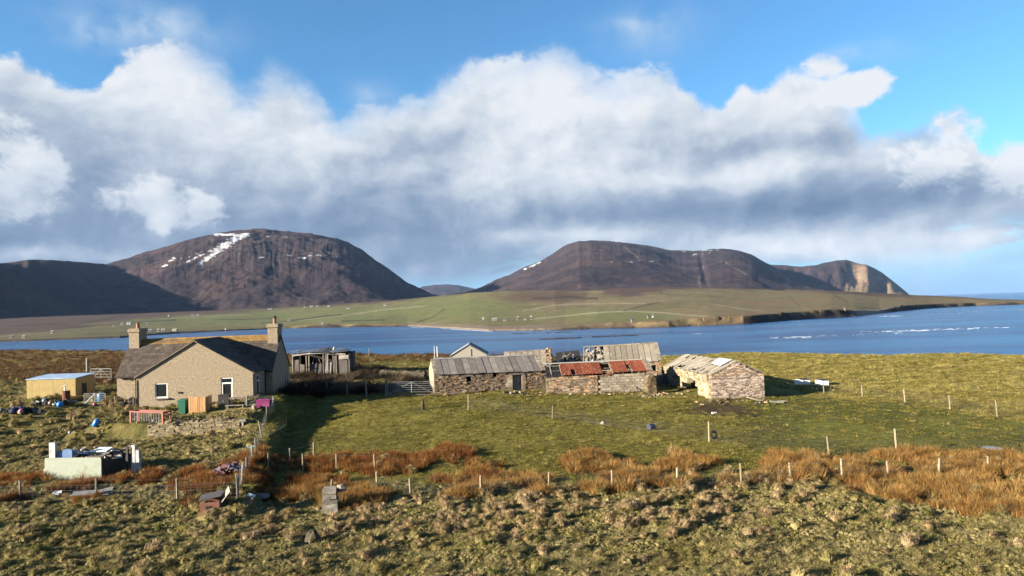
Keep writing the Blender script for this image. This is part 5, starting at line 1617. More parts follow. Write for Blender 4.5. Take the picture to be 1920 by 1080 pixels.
fence('long wire fence of pale posts running through the orange rushes', [(621, 904, 932), (707, 889, 914), (770, 902, 931), (902, 896, 931), (1029.5, 889, 922), (1148, 886, 921), (1270, 882, 915), (1390.6, 874, 910), (1484, 874, 905), (1579.7, 868, 904), (1667, 872, 900), (1760.5, 867, 897), (1853, 863, 884)])
fence('sagging fence of grey posts in rough grass before the scrapped caravan', [(-60, 915, 940), (37.5, 911, 938), (180.5, 906, 938), (333, 905, 942), (446, 897, 936)], m=M_oldwood)
fence('short fence of thin white posts at the corner beyond the rushes', [(503, 855, 886), (545, 845, 871), (588, 834, 863), (568, 855, 886), (631, 855, 878), (704, 856, 886)], nw=2, net=False)
fence('wire fence slanting across the green field with five posts', [(878, 741, 769), (1036, 763, 786), (1330, 795, 829), (1555, 825, 854), (1682, 813, 854), (2010, 830, 858)], nw=4)
fence('fence of slim posts beyond the gabled barn along the yellow field', [(1477, 711, 721), (1545, 718, 737), (1617, 726, 745), (1697, 735, 755), (1781.6, 747, 768), (1870, 759, 783), (1960, 770, 797)], nw=3, r=.045)
fence('rickety fence of leaning posts beside the cottage garden slope', [(516, 749, 776), (501, 766, 788), (491, 793, 819), (480, 826, 853), (474, 840, 868), (462, 862, 892), (453, 874, 912), (446, 893, 937)], nw=5, r=.05, lean=.14, m=M_oldwood)
fence('dark fence in the cottage shadow with three timber rails', [(573, 722, 735), (614, 718, 735), (651, 716, 742), (687.5, 715, 743), (723, 713, 743)], nw=3, net=False, r=.07, m=M_oldwood)
fence('shoreline fence of thin stakes on the moor edge left of the cottage', [(-20, 648, 660), (33, 650, 660), (64, 649, 659), (104, 648.5, 657.5), (113, 650, 657.5), (132, 649, 658), (158, 650, 658.5), (168, 649.5, 658.5), (183, 650, 659), (198, 648.5, 659), (209, 649, 659), (221, 650, 660), (240, 650, 660)], nw=3, net=False, r=.045)
fence('shoreline fence of tiny stakes along the bank behind the ruined sheds', [(540, 660, 667), (572, 660, 667), (700, 663, 670), (720, 663, 670), (741, 663.5, 670.5), (760, 664, 671), (778, 664, 671), (796, 664, 671)], nw=2, net=False, r=.04)

# ------------------------------------------------------------------ gates
def gate(label, A, B, h, bars=6, m=M_rail, r=.028, brace=True, posts=False, name='field_gate', tilt=0.0, cat='gate'):
    A, B = Vector(A), Vector(B)
    root = thing(name, label, cat, A)
    d = B - A
    up = Vector((0, tilt, 1))
    for k in range(bars):
        z = .12 + (h - .12) * (k / (bars - 1)) ** .85
        q = MB(); q.tube(up * z, d + up * z, r if k in (0, bars - 1) else r * .75, n=6); q.build('rail', m, root)
    for f in (0, .5, 1):
        q = MB(); q.tube(d * f + up * .1, d * f + up * (h + .02), r, n=6); q.build('upright', m, root)
    if brace:
        q = MB(); q.tube(up * .12, d * .5 + up * h, r * .75, n=6); q.build('brace', m, root)
        q = MB(); q.tube(d + up * .12, d * .5 + up * h, r * .75, n=6); q.build('brace', m, root)
    if posts:
        for f in (-.03, 1.03):
            q = MB(); q.tube(d * f + Vector((0, 0, -.3)), d * f + Vector((0, 0, h + .25)), .08, n=8); q.build('gatepost', M_oldwood, root)
    return root
gate('wide seven bar metal gate in the shadow left of the long barn', on(727, 743), on(817, 742), 1.25, 7, posts=True)
gate('small rusty gate propped against the corner of the long barn', on(815, 731), on(838, 731), .95, 5, mat('rusty_bar', (.22, .11, .06), (.14, .08, .05), scale=8, rough=.8))
gate('pale metal field gate standing between the yellow shed and the moor', on(171, 716), on(209, 716), 1.45, 5)
gate('galvanised gate in front of the yellow shed beside the rusty drum', on(158.5, 760), on(198, 760), .95, 6)
gate('galvanised garden gate near the pink tub at the cottage corner', on(463, 764), on(512, 763), .85, 5)
fence('short wire fence joining the galvanised gate to the cottage wall', [(199, 744, 760), (215, 746, 761), (234, 747, 762), (250, 747, 764)], nw=4, net=False, r=.035)

# ------------------------------------------------------------------ garden front of the cottage
p = Vector((at(313, 812, -.1)[0], WALL_Y - .12, 0))
xL, xR = at(300, 812, -.2)[0], at(459, 813, -.3)[0]
rubble_block('retaining_wall', 'mossy drystone retaining wall holding the bank before the cottage', 'wall', (xL, WALL_Y - .16, 0), .0, xR - xL, .5, lambda u: .80 + .05 * math.sin(u * 1.7) - .12 * (u < 1.2), -.55, mat('bank_rubble_stone', (.26, .215, .135), (.15, .12, .07), (.36, .31, .22), scale=6, scale3=1.3, bump=.6, tint=.45, rnd=.4, tcol=(.26, .16, .07)), sl=(.2, .5), sh=(.08, .15), singles=300, cap=True)
for x, lab in ((463.5, 'grey upright slab at the right end of the retaining wall'),):
    p = on(x, 812)
    t = thing('end_slab', lab, 'stone', (xR + .14, WALL_Y - .05, -.3), .1)
    q = MB(); q.box(-.1, .1, -.12, .5, -.2, .95, jit=.03); q.build('slab', M_cill, t)
    q = MB(); q.box(-.16, .24, -.15, .45, .955, 1.1, jit=.03); q.build('coping', M_cill, t)
p = on(345.5, 776)
t = thing('wheelie_bin', 'dark green wheelie bin against the cottage gable', 'bin', (p.x, p.y - .1, p.z), -.02)
q = MB(); q.hexa([(-.22, -.22, .05), (.22, -.22, .05), (.22, .25, .05), (-.22, .25, .05), (-.29, -.3, 1.0), (.29, -.3, 1.0), (.29, .33, 1.0), (-.29, .33, 1.0)]); q.build('body', M_green, t)
q = MB(); q.hexa([(-.31, -.34, 1.0), (.31, -.34, 1.0), (.31, .36, 1.0), (-.31, .36, 1.0), (-.29, -.3, 1.06), (.29, -.3, 1.06), (.27, .34, 1.12), (-.27, .34, 1.12)]); q.build('lid', M_green, t)
for s in (-1, 1):
    q = MB(); q.tube((s * .25, .28, .1), (s * .31, .28, .1), .1, n=12); q.build('wheel', M_dark, t)
q = MB(); q.tube((-.25, .4, 1.0), (.25, .4, 1.0), .02); q.build('handle', M_dark, t)
p = on(357, 777)
scn = thing('timber_screen', 'new orange timber bin screen of upright planks beside the green bin', 'screen', (p.x, p.y - .25, p.z), .02)
for i in range(7):
    q = MB(); q.box(i * .165, i * .165 + .145, 0, .022, .02, 1.25 + random.uniform(0, .06) + (.1 if i < 2 else 0), jit=.004); q.build('plank', M_timber, scn)
for z in (.3, 1.0):
    q = MB(); q.box(0, 1.15, .025, .07, z, z + .08); q.build('rail', M_timber, scn)
q = MB(); q.box(1.14, 1.21, .0, .07, 0, 1.28); q.build('corner_post', M_timber, scn)
for i in range(6):
    q = MB(); q.box(1.215, 1.24, .08 + i * .17, .08 + i * .17 + .15, .02, 1.28 + .05 * i / 6, jit=.004); q.build('plank', M_timber, scn)
p = on(424, 770)
bench = thing('garden_bench', 'low wooden bench below the tall cottage window', 'bench', (p.x, p.y - .2, p.z), .05)
for i in range(3):
    q = MB(); q.box(0, 1.35, i * .12, i * .12 + .1, .36, .40); q.build('seat_slat', M_oldwood, bench)
for x in (.06, 1.25):
    for y in (.03, .3):
        q = MB(); q.box(x, x + .06, y, y + .06, -.1, .358); q.build('leg', M_oldwood, bench)
p = on(437, 766)
tab = thing('trestle_board', 'brown board propped on a trestle behind the low bench', 'table', (p.x - .3, p.y + .15, p.z), .05)
q = MB(); q.box(-.1, 1.25, 0, .5, .72, .78); q.build('top', M_oldwood, tab)
for x in (0, 1.1):
    for y in (.05, .4):
        q = MB(); q.box(x, x + .05, y, y + .05, -.05, .718); q.build('leg', M_oldwood, tab)
p = on(424, 766)
cab = thing('black_cabinet', 'black cabinet standing under the tall cottage window', 'cabinet', (p.x - .75, p.y + .35, p.z), .05)
q = MB(); q.box(0, .8, 0, .5, 0, .95); q.build('body', M_dark, cab)
q = MB(); q.box(-.02, .82, -.02, .52, .952, 1.0); q.build('top', mat('black_top', (.03, .03, .032), scale=4, rough=.4), cab)
q = MB(); q.box(.36, .40, -.02, -.002, .4, .6); q.build('handle', M_rail, cab)
p = on(498, 768)
tub = thing('pink_tub', 'bright pink plastic tub beside the garden gate', 'tub', (p.x - .1, p.y - .1, p.z + .22), .1)
pk = mat('pink_plastic', (.28, .05, .17), (.24, .045, .15), (.33, .12, .23), scale=4, rough=.4, bump=.05)
q = MB()
for i in range(2): pass
q.hexa([(-.46, -.26, 0), (.46, -.26, 0), (.46, .26, 0), (-.46, .26, 0), (-.48, -.28, .50), (.48, -.28, .50), (.48, .28, .50), (-.48, .28, .50)])
q.build('body', pk, tub)
q = MB(); q.hexa([(-.51, -.31, .502), (.51, -.31, .502), (.51, .31, .502), (-.51, .31, .502), (-.44, -.24, .56), (.44, -.24, .56), (.44, .24, .56), (-.44, .24, .56)]); q.build('lid', pk, tub)
p = on(477, 768)
t = thing('plant_pot', 'pale bucket by the gate hinge at the cottage corner', 'bucket', p)
q = MB(); q.lathe([(.12, 0), (.16, .3), (.17, .31)], 12); q.build('body', M_cill, t)
q = MB(); q.tube((-.16, 0, .31), (0, 0, .42), .01); q.tube((0, 0, .42), (.16, 0, .31), .01); q.build('handle', M_rail, t)

# red trough in the rough grass
A, B_ = on(249, 814), on(309, 813)
tr = thing('cattle_trough', 'faded red metal frame trough lying in rough grass by the retaining wall', 'trough', A + Vector((0, -.3, .22)), math.atan2(B_.y - A.y, B_.x - A.x))
Lt = (B_ - A).length
red = mat('faded_red_paint', (.26, .05, .048), (.22, .07, .06), (.17, .07, .045), scale=6, rough=.6)
for (x0, x1, y0, y1, z0, z1, n_) in [(0, Lt, -.04, .04, .62, .72, 'top_rail'), (0, Lt, .56, .64, .62, .72, 'top_rail'), (0, .14, -.05, .05, -.1, .62, 'leg'), (Lt - .14, Lt, -.05, .05, -.1, .62, 'leg'), (0, .14, .55, .65, -.1, .62, 'leg'), (Lt - .14, Lt, .55, .65, -.1, .62, 'leg'),
                                     (0, .1, .05, .55, .62, .72, 'end_rail'), (Lt - .1, Lt, .05, .55, .62, .72, 'end_rail')]:
    q = MB(); q.box(x0, x1, y0, y1, z0, z1); q.build(n_, red, tr)
for i in range(12):
    q = MB(); q.box(.16 + i * (Lt - .4) / 12, .16 + i * (Lt - .4) / 12 + .05, .0, .02, .0, .615); q.build('slat', mat('grey_bar', (.10, .10, .11), (.17, .17, .18), scale=5), tr)

# ------------------------------------------------------------------ scrapped caravan
A = on(84, 903)
CXc, CYc = A.x, A.y
sc2 = math.hypot(CXc, CYc) / 1280
car = thing('scrapped_caravan', 'wrecked pale green caravan without roof, full of junk in the rough grass', 'caravan', (CXc, CYc, A.z), -.10)
wC = 94 * sc2; hC = 35 * sc2
gp = mat('pale_green_panel', (.31, .36, .30), (.27, .31, .26), (.24, .24, .18), scale=4, scale3=.8, rough=.5, bump=.06, t3=(.58, .72))
wp = mat('dirty_white_panel', (.52, .53, .55), (.38, .39, .41), (.28, .27, .25), scale=5, rough=.5, rnd=.1)
q = MB(); q.slab([(0, 0, .05), (wC, -.05, -.02), (wC, -.05, hC), (0, 0, hC * .97)], (0, .06, 0)); fp = q.build('front_panel', gp, car)
q = MB(); q.box(.05, wC - .05, -.028, -.0, hC * .97, hC * 1.03); q.build('trim', gp, fp)
q = MB(); q.box(.3, 1.3, -.04, -.02, .0, .28); q.build('hatch', gp, fp)
q = MB(); q.box(-.06, .02, .0, .22, 0, hC * .55); q.build('corner_post', wp, car)
q = MB(); q.box(-.05, .28, .35, .5, .3, hC + .72); q.build('end_post', wp, car)
q = MB(); q.slab([(.3, .45, hC * .9), (1.0, .6, hC * .9), (1.0, .6, hC + .3), (.7, .55, hC + .36), (.3, .45, hC + .2)], (0, .08, 0)); q.build('wall_panel', mat('blue_panel', (.22, .36, .62), (.17, .28, .50), scale=4, rough=.5), car)
q = MB(); q.box(wC + .85, wC + 1.05, 1.0, 1.16, -.1, 1.55); q.build('rear_post', wp, car)
q = MB(); q.box(wC + 1.2, wC + 1.38, .85, 1.05, .1, 1.32); q.build('rear_post', wp, car)
q = MB(); q.box(wC + .62, wC + .74, .9, 1.0, -.1, 1.5); q.build('rear_post', M_dark, car)
q = MB(); q.slab([(wC - .04, .05, 0), (wC + .4, 1.9, 0), (wC + .4, 1.9, .8), (wC - .04, .05, hC * .9)], (-.05, 0, 0)); q.build('end_panel', M_dark, car)
q = MB(); q.box(.1, wC + .6, .1, 2.0, .1, .2); q.build('chassis', M_dark, car)
q = MB(); q.slab([(.1, 2.0, .1), (wC + .5, 2.0, .1), (wC + .5, 2.0, .95), (.1, 2.0, .8)], (0, .05, 0)); q.build('rear_panel', M_dark, car)
junk = thing('junk_heap', 'tangle of white panels, boards and dark scrap piled inside the wrecked caravan', 'junk', (CXc + .9, CYc + .9, A.z + .75), 0)
jm = [wp, wp, wp, M_oldwood, M_dark, M_dark, M_greysheet, mat('tan_board', (.42, .30, .17), (.32, .22, .12), scale=5)]
for i in range(46):
    t_ = random.random()
    M = Matrix.Translation((random.uniform(-.35, 2.2), random.uniform(-.5, .85), .02 + random.uniform(0, .28) * (1.2 - .3 * t_) + .22 * math.exp(-((t_ - .6) / .3) ** 2))) @ Euler((random.uniform(-.5, .5), random.uniform(-.45, .45), random.uniform(-1.2, 1.2))).to_matrix().to_4x4()
    q = MB(); q.obox(M, random.uniform(.25, 1.1), random.uniform(.06, .4), random.uniform(.02, .1), .5, .02); q.build('scrap_piece', random.choice(jm), junk)
q = MB(); q.slab([(.7, .2, .42), (1.6, .1, .46), (1.7, .5, .56), (.9, .7, .55)], (0, 0, .04)); q.build('white_panel', M_upvc, junk)
q = MB(); q.lathe([(.16, 0), (.18, .2), (.1, .28)], 10, (.0, .0, .35)); q.build('grey_drum', M_sheet, junk)
q = MB()
for i in range(14):
    a0 = i / 14 * 2.4; q.tube((1.9 + .55 * math.sin(a0), -.35 - .2 * i / 14, .2 + .42 * math.cos(a0) - .3), (1.9 + .55 * math.sin(a0 + .17), -.35 - .2 * (i + 1) / 14, .2 + .42 * math.cos(a0 + .17) - .3), .02, n=5, caps=False)
q.build('hose', M_dark, junk)

# ------------------------------------------------------------------ small things
def sheet_thing(name, label, cat, px, py, w, d, m, tilt=(0.05, .05, .2), th=.04, lift=.12):
    p = on(px, py)
    t = thing(name, label, cat, (p.x, p.y, p.z + lift), tilt[2])
    q = MB(); q.obox(Euler((tilt[0], tilt[1], 0)).to_matrix().to_4x4(), w, d, th, .5, .05)
    q.build('sheet', m, t)
    q = MB(); q.obox(Matrix.Translation((w * .32, -d * .1, .03)) @ Euler((tilt[0] + .1, tilt[1] - .12, .2)).to_matrix().to_4x4(), w * .5, d * .7, th * .8, .5, .04); q.build('torn_edge', m, t)
    return t
sheet_thing('metal_sheet', 'crumpled grey sheet in the brown rushes below the caravan', 'sheet', 172, 929, 1.5, .6, M_greysheet, (.12, .06, .3), lift=.14)
sheet_thing('white_scrap', 'small white scrap lying in grass left of the crumpled sheet', 'scrap', 107, 932, .3, .2, M_upvc, (.3, .2, .2), lift=.2)
sheet_thing('stone_flag', 'pale flat stones in the hollow right of the leaning fence', 'stone', 491, 937, .55, .4, M_flag2, (.3, .1, .3), lift=.14)
sheet_thing('white_bag', 'small white bag lying beside the foot of the leaning fence', 'bag', 470, 937, .3, .3, M_upvc, (.3, .3, .1), lift=.12)
sheet_thing('green_bottle_crate', 'pale mint coloured lid in the grass bank by the leaning fence', 'lid', 471, 842, .42, .26, mat('mint_plastic', (.50, .66, .56), (.42, .56, .48), scale=4), (.3, .1, .2), lift=.12)
sheet_thing('wood_sheet', 'pale plank sheet lying in grass right of the gabled barn', 'plank', 1457, 756, .85, .5, mat('damp_plank', (.34, .33, .25), (.24, .24, .17), scale=6), (.05, .05, -.1), lift=.1)
sheet_thing('fallen_plank', 'weathered plank against the foot of the gabled barn', 'plank', 1416, 752, 1.2, .16, M_oldwood, (.0, .28, -.5), lift=.14)
sheet_thing('slate_piece', 'white fragment in the trampled mud before the gabled barn', 'stone', 1340, 776, .3, .15, M_upvc, (.1, .1, .3), lift=.05)
p = on(848, 738)
t = thing('timber_baulk', 'cream timber baulk resting on an orange plank before the long barn', 'timber', (p.x, p.y, p.z + .06), .05)
q = MB(); q.box(.1, 1.05, .05, .3, .12, .34, jit=.01); q.build('baulk', mat('cream_timber', (.72, .60, .36), (.64, .50, .27), scale=4), t)
q = MB(); q.box(-.02, 1.2, -.1, .1, -.05, .10, jit=.01); q.build('plank', mat('orange_plank', (.55, .24, .06), (.45, .18, .05), scale=4), t)
for i, (px, py, lab) in enumerate([(958, 738, 'grey boulder at the door of the long barn'), (975, 737, 'pale boulder just right of the barn door'), (945, 737, 'flat brown boulder left of the barn door'), (793, 768, 'small standing stone alone in the green field'),
                                   (586, 1018, 'flat brown boulder in the foreground tussocks'), (618, 912, 'pale boulder on top of the ditch beside the stone pillar'), (1130, 795, 'light boulder by the worn fence path'), (288, 791, 'white boulder in the bank before the cottage'), (318, 818, 'pale boulder at the foot of the retaining wall'), (1277, 718, 'small white boulder near the gap beside the gabled barn')]):
    p = on(px, py)
    t = thing('boulder', lab, 'boulder', (p.x, p.y, p.z), i)
    s = .24 if i != 4 else .5
    q = MB()
    prof = [(.55 * s, -.1), (.62 * s, .12 * s), (.5 * s, .5 * s), (.22 * s, .78 * s), (.05 * s, .85 * s)]
    if 'standing' in lab: prof = [(.5 * s, -.1), (.55 * s, .3), (.42 * s, .55), (.2 * s, .8), (.05 * s, .86)]
    q.lathe(prof, 9); q.v = [(x * random.uniform(.8, 1.25), y * random.uniform(.8, 1.25), z * random.uniform(.85, 1.1)) for x, y, z in q.v]
    o = q.build('stone', M_stoneM if i in (2, 3, 4) else M_cill, t)
    
# stone pillar by the rush fence
p = on(620, 961)
pil = thing('stone_pillar', 'stumpy grey stone gate pillar in the rushes by the wire fence', 'pillar', (p.x, p.y, p.z), .15)
hP = 36 * math.hypot(p.x, p.y) / 1280
z = -.2
k = 0
while z < hP:
    h_ = random.uniform(.14, .24)
    for s in ((0, 1) if k % 3 == 1 else (0,)):
        q = MB(); w_ = .27 * (1.25 - .3 * max(z, 0) / hP)
        q.box(-w_ if s == 0 else .06, (.05 if k % 3 == 1 else w_) if s == 0 else w_, -w_, w_, z, z + h_ - .01, jit=.03); q.build('stone', mat('grey_pillar_stone', (.27, .25, .21), (.15, .14, .11), (.38, .36, .32), scale=5, bump=.8, rnd=.2), pil)
    z += h_; k += 1
q = MB(); q.lathe([(.16, 0), (.2, .12), (.1, .26)], 8, (.42, .1, hP)); q.v = [(a * random.uniform(.9, 1.1), b * random.uniform(.8, 1.2), c_) for a, b, c_ in q.v]; q.build('cap_stone', M_flag2, pil)
# collapsed hutch in the foreground
p = on(380, 964)
hut = thing('animal_hutch', 'collapsed red brown wooden hutch with tilted grey lid in the foreground', 'hutch', (p.x, p.y, p.z), .15)
rw = mat('red_brown_timber', (.26, .12, .085), (.18, .08, .06), scale=6, rnd=.2)
for (x0, x1, y0, y1, z0, z1) in [(-.1, .62, 0, .05, -.05, .42), (-.1, -.05, .05, .7, -.05, .36), (.57, .62, .05, .7, -.05, .40), (-.1, .62, .66, .7, -.05, .5)]:
    q = MB(); q.box(x0, x1, y0, y1, z0, z1, jit=.015); q.build('side_panel', rw, hut)
q = MB(); q.box(.12, .3, -.02, -.002, .08, .3); q.build('door', M_dark, hut)  # flat black panel painted in for the hutch's unlit opening
q = MB(); q.obox(Matrix.Translation((.22, .42, .60)) @ Euler((.06, -.12, .1)).to_matrix().to_4x4(), .85, .78, .04, .5, .02); q.build('lid', mat('grey_felt', (.085, .08, .09), (.055, .055, .06), scale=6), hut)
q = MB(); q.obox(Matrix.Translation((.78, .42, .62)) @ Euler((.1, -.95, .2)).to_matrix().to_4x4(), .5, .8, .03, .5, .02); q.build('loose_board', M_flag2, hut)
# pair of small boats / troughs beyond the gabled barn
for px, lab, n_ in ((1504, 'white feed trough nearer the gabled barn on the far grass', 0), (1541, 'smaller white feed trough by the fence post on the far grass', 1)):
    p = on(px, 720 + n_ * 1.5)
    t = thing('feed_trough', lab, 'trough', (p.x, p.y, p.z), -.2)
    w_ = .62 if n_ == 0 else .5
    for (x0, x1, y0, y1) in [(-w_, w_, -.3, -.25), (-w_, w_, .25, .3), (-w_, -w_ + .05, -.25, .25), (w_ - .05, w_, -.25, .25)]:
        q = MB(); q.box(x0, x1, y0, y1, .0, .40); q.build('side', M_upvc, t)
    q = MB(); q.box(-w_ + .05, w_ - .05, -.25, .25, .02, .2); q.build('base', M_dark, t)
    q = MB(); q.obox(Matrix.Translation((w_ * .3, 0, .44)) @ Euler((.05, .06, .1)).to_matrix().to_4x4(), w_ * 1.5, .7, .04); q.build('cover', mat('black_sheet', (.02,) * 3), t)
# red and blue thing by the fence path
p = on(1223, 806)
t = thing('feed_bucket', 'overturned dark blue and pinkish bucket beside the worn fence path', 'bucket', (p.x, p.y, p.z + .1), .4)
q = MB(); q.tube((-.25, 0, .1), (.15, .05, .12), .2, .16, n=12); q.build('body', mat('dark_blue_plastic', (.06, .07, .14), (.04, .05, .1), scale=5, rough=.5), t)
q = MB(); q.tube((.16, .05, .12), (.26, .06, .12), .16, .17, n=12); q.build('rim', mat('pinkish_plastic', (.45, .25, .20), (.36, .2, .16), scale=5), t)
p = on(1334, 824)
t = thing('tyre', 'small black tyre lying against the fence post in the field', 'tyre', (p.x + .15, p.y, p.z + .12), .4)
q = MB(); n = 14
for i in range(n):
    a0, a1_ = 2 * math.pi * i / n, 2 * math.pi * (i + 1) / n
    q.tube((.2 * math.cos(a0), .05 * math.sin(a0), .14 + .2 * math.sin(a0)), (.2 * math.cos(a1_), .05 * math.sin(a1_), .14 + .2 * math.sin(a1_)), .07, n=6, caps=False)
q.build('tread', M_dark, t)
# junk by the yellow shed
p = on(124.5, 753)
dr = thing('oil_drum', 'rusty brown oil drum standing in front of the yellow shed', 'drum', (p.x, p.y, p.z), 0)
q = MB(); q.lathe([(.29, -.1), (.30, .02), (.29, .04), (.29, .30), (.31, .32), (.29, .34), (.29, .60), (.31, .62), (.29, .64), (.29, .86), (.30, .90)], 18); q.build('body', mat('rusty_drum', (.17, .065, .035), (.11, .045, .03), (.25, .10, .05), scale=7, scale3=2), dr)
q = MB(); q.lathe([(.27, .88), (.26, .885)], 18); q.build('lid', M_dark, dr)
t = thing('tap_stand', 'white tap fitting standing on the rusty oil drum', 'tap', (p.x - .12, p.y, p.z + .9), 0)
q = MB(); q.tube((0, 0, 0), (0, 0, .32), .06, .05, n=8); q.build('stem', M_upvc, t)
q = MB(); q.tube((-.22, 0, .36), (.2, 0, .42), .05, n=8); q.build('handle', M_rail, t)
balls = [(112.5, 766, .24, 'blue_plastic', (.02, .24, .72), 'bright blue plastic float in the scrap before the yellow shed', 'float'), (39.5, 779, .20, 'pink_buoy', (.85, .16, .38), 'pink and yellow fishing buoy on the dark net heap', 'buoy'),
         (177, 815, .2, 'blue_plastic', (.02, .24, .72), 'blue plastic canister tilted in the rough grass below the drum', 'canister'), (189, 754, .26, 'blue_plastic', (.02, .24, .72), 'blue keg behind the galvanised gate', 'keg'), (131, 816, .1, 'pale_blue_plastic', (.35, .48, .62), 'little pale blue float in grass left of the canister', 'float'), (96, 763, .22, 'brown_pot', (.22, .12, .07), 'brown clay pot beside the bright blue float', 'pot'), (85, 759, .24, 'teal_plastic', (.05, .16, .22), 'dark teal float at the back of the scrap heap', 'float'), (178, 764, .16, 'maroon_plastic', (.30, .06, .14), 'maroon ball in front of the galvanised gate', 'ball')]
for px, py, r_, mn, cl, lab, nm in balls:
    p = on(px, py)
    t = thing(nm, lab, nm, (p.x, p.y, p.z + .08), .5)
    mm = mat(mn, cl, tuple(x * .8 for x in cl), scale=4, rough=.4, bump=.04, spec=.4)
    q = MB()
    if nm in ('canister', 'keg'):
        q.lathe([(r_ * .85, 0), (r_, .05), (r_, r_ * 2.2), (r_ * .8, r_ * 2.5), (r_ * .3, r_ * 2.6)], 14)
    else:
        q.lathe([(r_ * max(.12, math.sin(math.pi * k / 10)), r_ * (1 - math.cos(math.pi * k / 10))) for k in range(1, 10)], 16)
    b_ = q.build('body', mm, t, smooth=True)
    if nm == 'canister': t.rotation_euler = (.1, .5, .3)
    q = MB()
    if nm == 'buoy':
        q.lathe([(r_ * 1.0, r_ * .62), (r_ * 1.02, r_ * .8), (r_ * .99, r_ * .45)], 16); q.build('band', mat('yellow_plastic', (.80, .50, .04), (.7, .42, .03), scale=4), t)
    else:
        q.lathe([(r_ * .22, r_ * (2.55 if nm in ('canister', 'keg') else 1.92)), (r_ * .2, r_ * (2.85 if nm in ('canister', 'keg') else 2.2))], 8); q.build('cap', M_dark, t)
def heap_thing(name, label, cat, px, py, rx, ry, h, n, mats, part):
    p = on(px, py)
    t = thing(name, label, cat, (p.x, p.y, p.z), 0)
    for i in range(n):
        x, y = random.gauss(0, rx * .5), random.gauss(0, ry * .5)
        z = h * math.exp(-(x / rx) ** 2 - (y / ry) ** 2) * random.uniform(.2, .9)
        q = MB(); q.lathe([(.12, 0), (.2, .08), (.16, .2), (.05, .26)], 7); q.v = [(a * random.uniform(.5, 1.6), b * random.uniform(.5, 1.6), c_ * random.uniform(.7, 1.3)) for a, b, c_ in q.v]
        o = q.build(part, random.choice(mats), t); loc(o, x, y, z, random.uniform(0, 6)); o.rotation_euler[0] = random.uniform(-.6, .6)
    return t
dkn = mat('dark_net', (.025, .028, .032), (.05, .05, .055), scale=14, bump=.6, rnd=.3)
heap_thing('net_heap', 'dark heap of old fishing nets with a pink buoy, far left', 'nets', 36, 776, 1.5, .6, .45, 26, [dkn, dkn, mat('dark_blue_plastic', (.06,) * 3)], 'net_bundle')
heap_thing('scrap_heap', 'mixed heap of dark plastic scrap in front of the yellow shed', 'scrap', 100, 761, 1.6, .6, .5, 24, [dkn, dkn, mat('teal_plastic', (.05, .16, .22)), mat('brown_pot', (.2, .1, .06)), M_greysheet], 'scrap_piece')
heap_thing('tarpaulin_heap', 'dark crumpled tarpaulins by the cottage left corner', 'tarpaulin', 244, 762, .6, .4, .6, 9, [dkn, mat('purple_tarp', (.09, .07, .13), (.06, .05, .09), scale=6)], 'fold')
heap_thing('fabric_bundle', 'maroon and grey fabric bundle by the leaning fence in rough grass', 'bundle', 436, 893, .7, .4, .5, 12, [mat('maroon_fabric', (.16, .06, .07), (.11, .045, .06), scale=8), mat('grey_fabric', (.16, .15, .19), (.11, .1, .13), scale=8)], 'fold')
# netting roll along the garden fence
p = on(505, 812)
nr = thing('netting_roll', 'loose coils of grey wire netting hanging on the leaning garden fence', 'netting', (p.x, p.y, p.z), 0)
for k in range(9):
    q = MB(); n = 12
    for i in range(n):
        a0, a1_ = math.pi * i / n, math.pi * (i + 1) / n
        f = lambda a_: Vector((.1 + .3 * math.sin(a_) + .03 * k, -1.6 + .38 * k, .35 - .42 * math.cos(a_) + .02 * k))
        q.tube(f(a0), f(a1_), .013, n=4, caps=False)
    q.build('coil', M_dark, nr)
# small puddle on the far right
p = on(1861, 846)
q = MB()
n = 20
q.poly([(.42 * math.cos(2 * math.pi * i / n) * (1 + .2 * math.sin(3 * i)), .5 * math.sin(2 * math.pi * i / n) * (1 + .15 * math.cos(2 * i)), 0) for i in range(n)])
pm = bpy.data.materials.new('puddle_water'); pm.use_nodes = True
pm.node_tree.nodes['Principled BSDF'].inputs['Base Color'].default_value = (.03, .05, .06, 1); pm.node_tree.nodes['Principled BSDF'].inputs['Roughness'].default_value = .04
pud = q.build('water', pm); pud.location = (p.x, p.y, p.z + .16); pud['kind'] = 'structure'
# low turf and stone dyke behind the shadowed fence
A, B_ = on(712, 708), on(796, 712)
rubble_block('field_dyke', 'low dark stone dyke in shade between the bramble patch and long barn', 'wall', (A.x, A.y, A.z), math.atan2(B_.y - A.y, B_.x - A.x), (B_ - A).length, .5, lambda u: .75 + .06 * math.sin(u * 2), -.3, mat('shaded_turf_stone', (.07, .06, .042), (.045, .04, .028), (.10, .085, .05), scale=5, tint=.4, bump=.6))  # stone colour darkened to stand in for shade on the dyke
A, B_ = on(1232, 722), on(1258, 718)
t = thing('sheet_panel', 'grey sheet panel closing the gap beside the gabled barn', 'panel', (A.x, A.y, A.z), math.atan2(B_.y - A.y, B_.x - A.x))
q = MB(); q.box(0, (B_ - A).length, 0, .05, 0, .95, jit=.02); q.build('panel', M_greysheet, t)
for u in (.05, (B_ - A).length - .1):
    q = MB(); q.box(u, u + .08, -.08, -.01, -.2, 1.15); q.build('post', M_post, t)

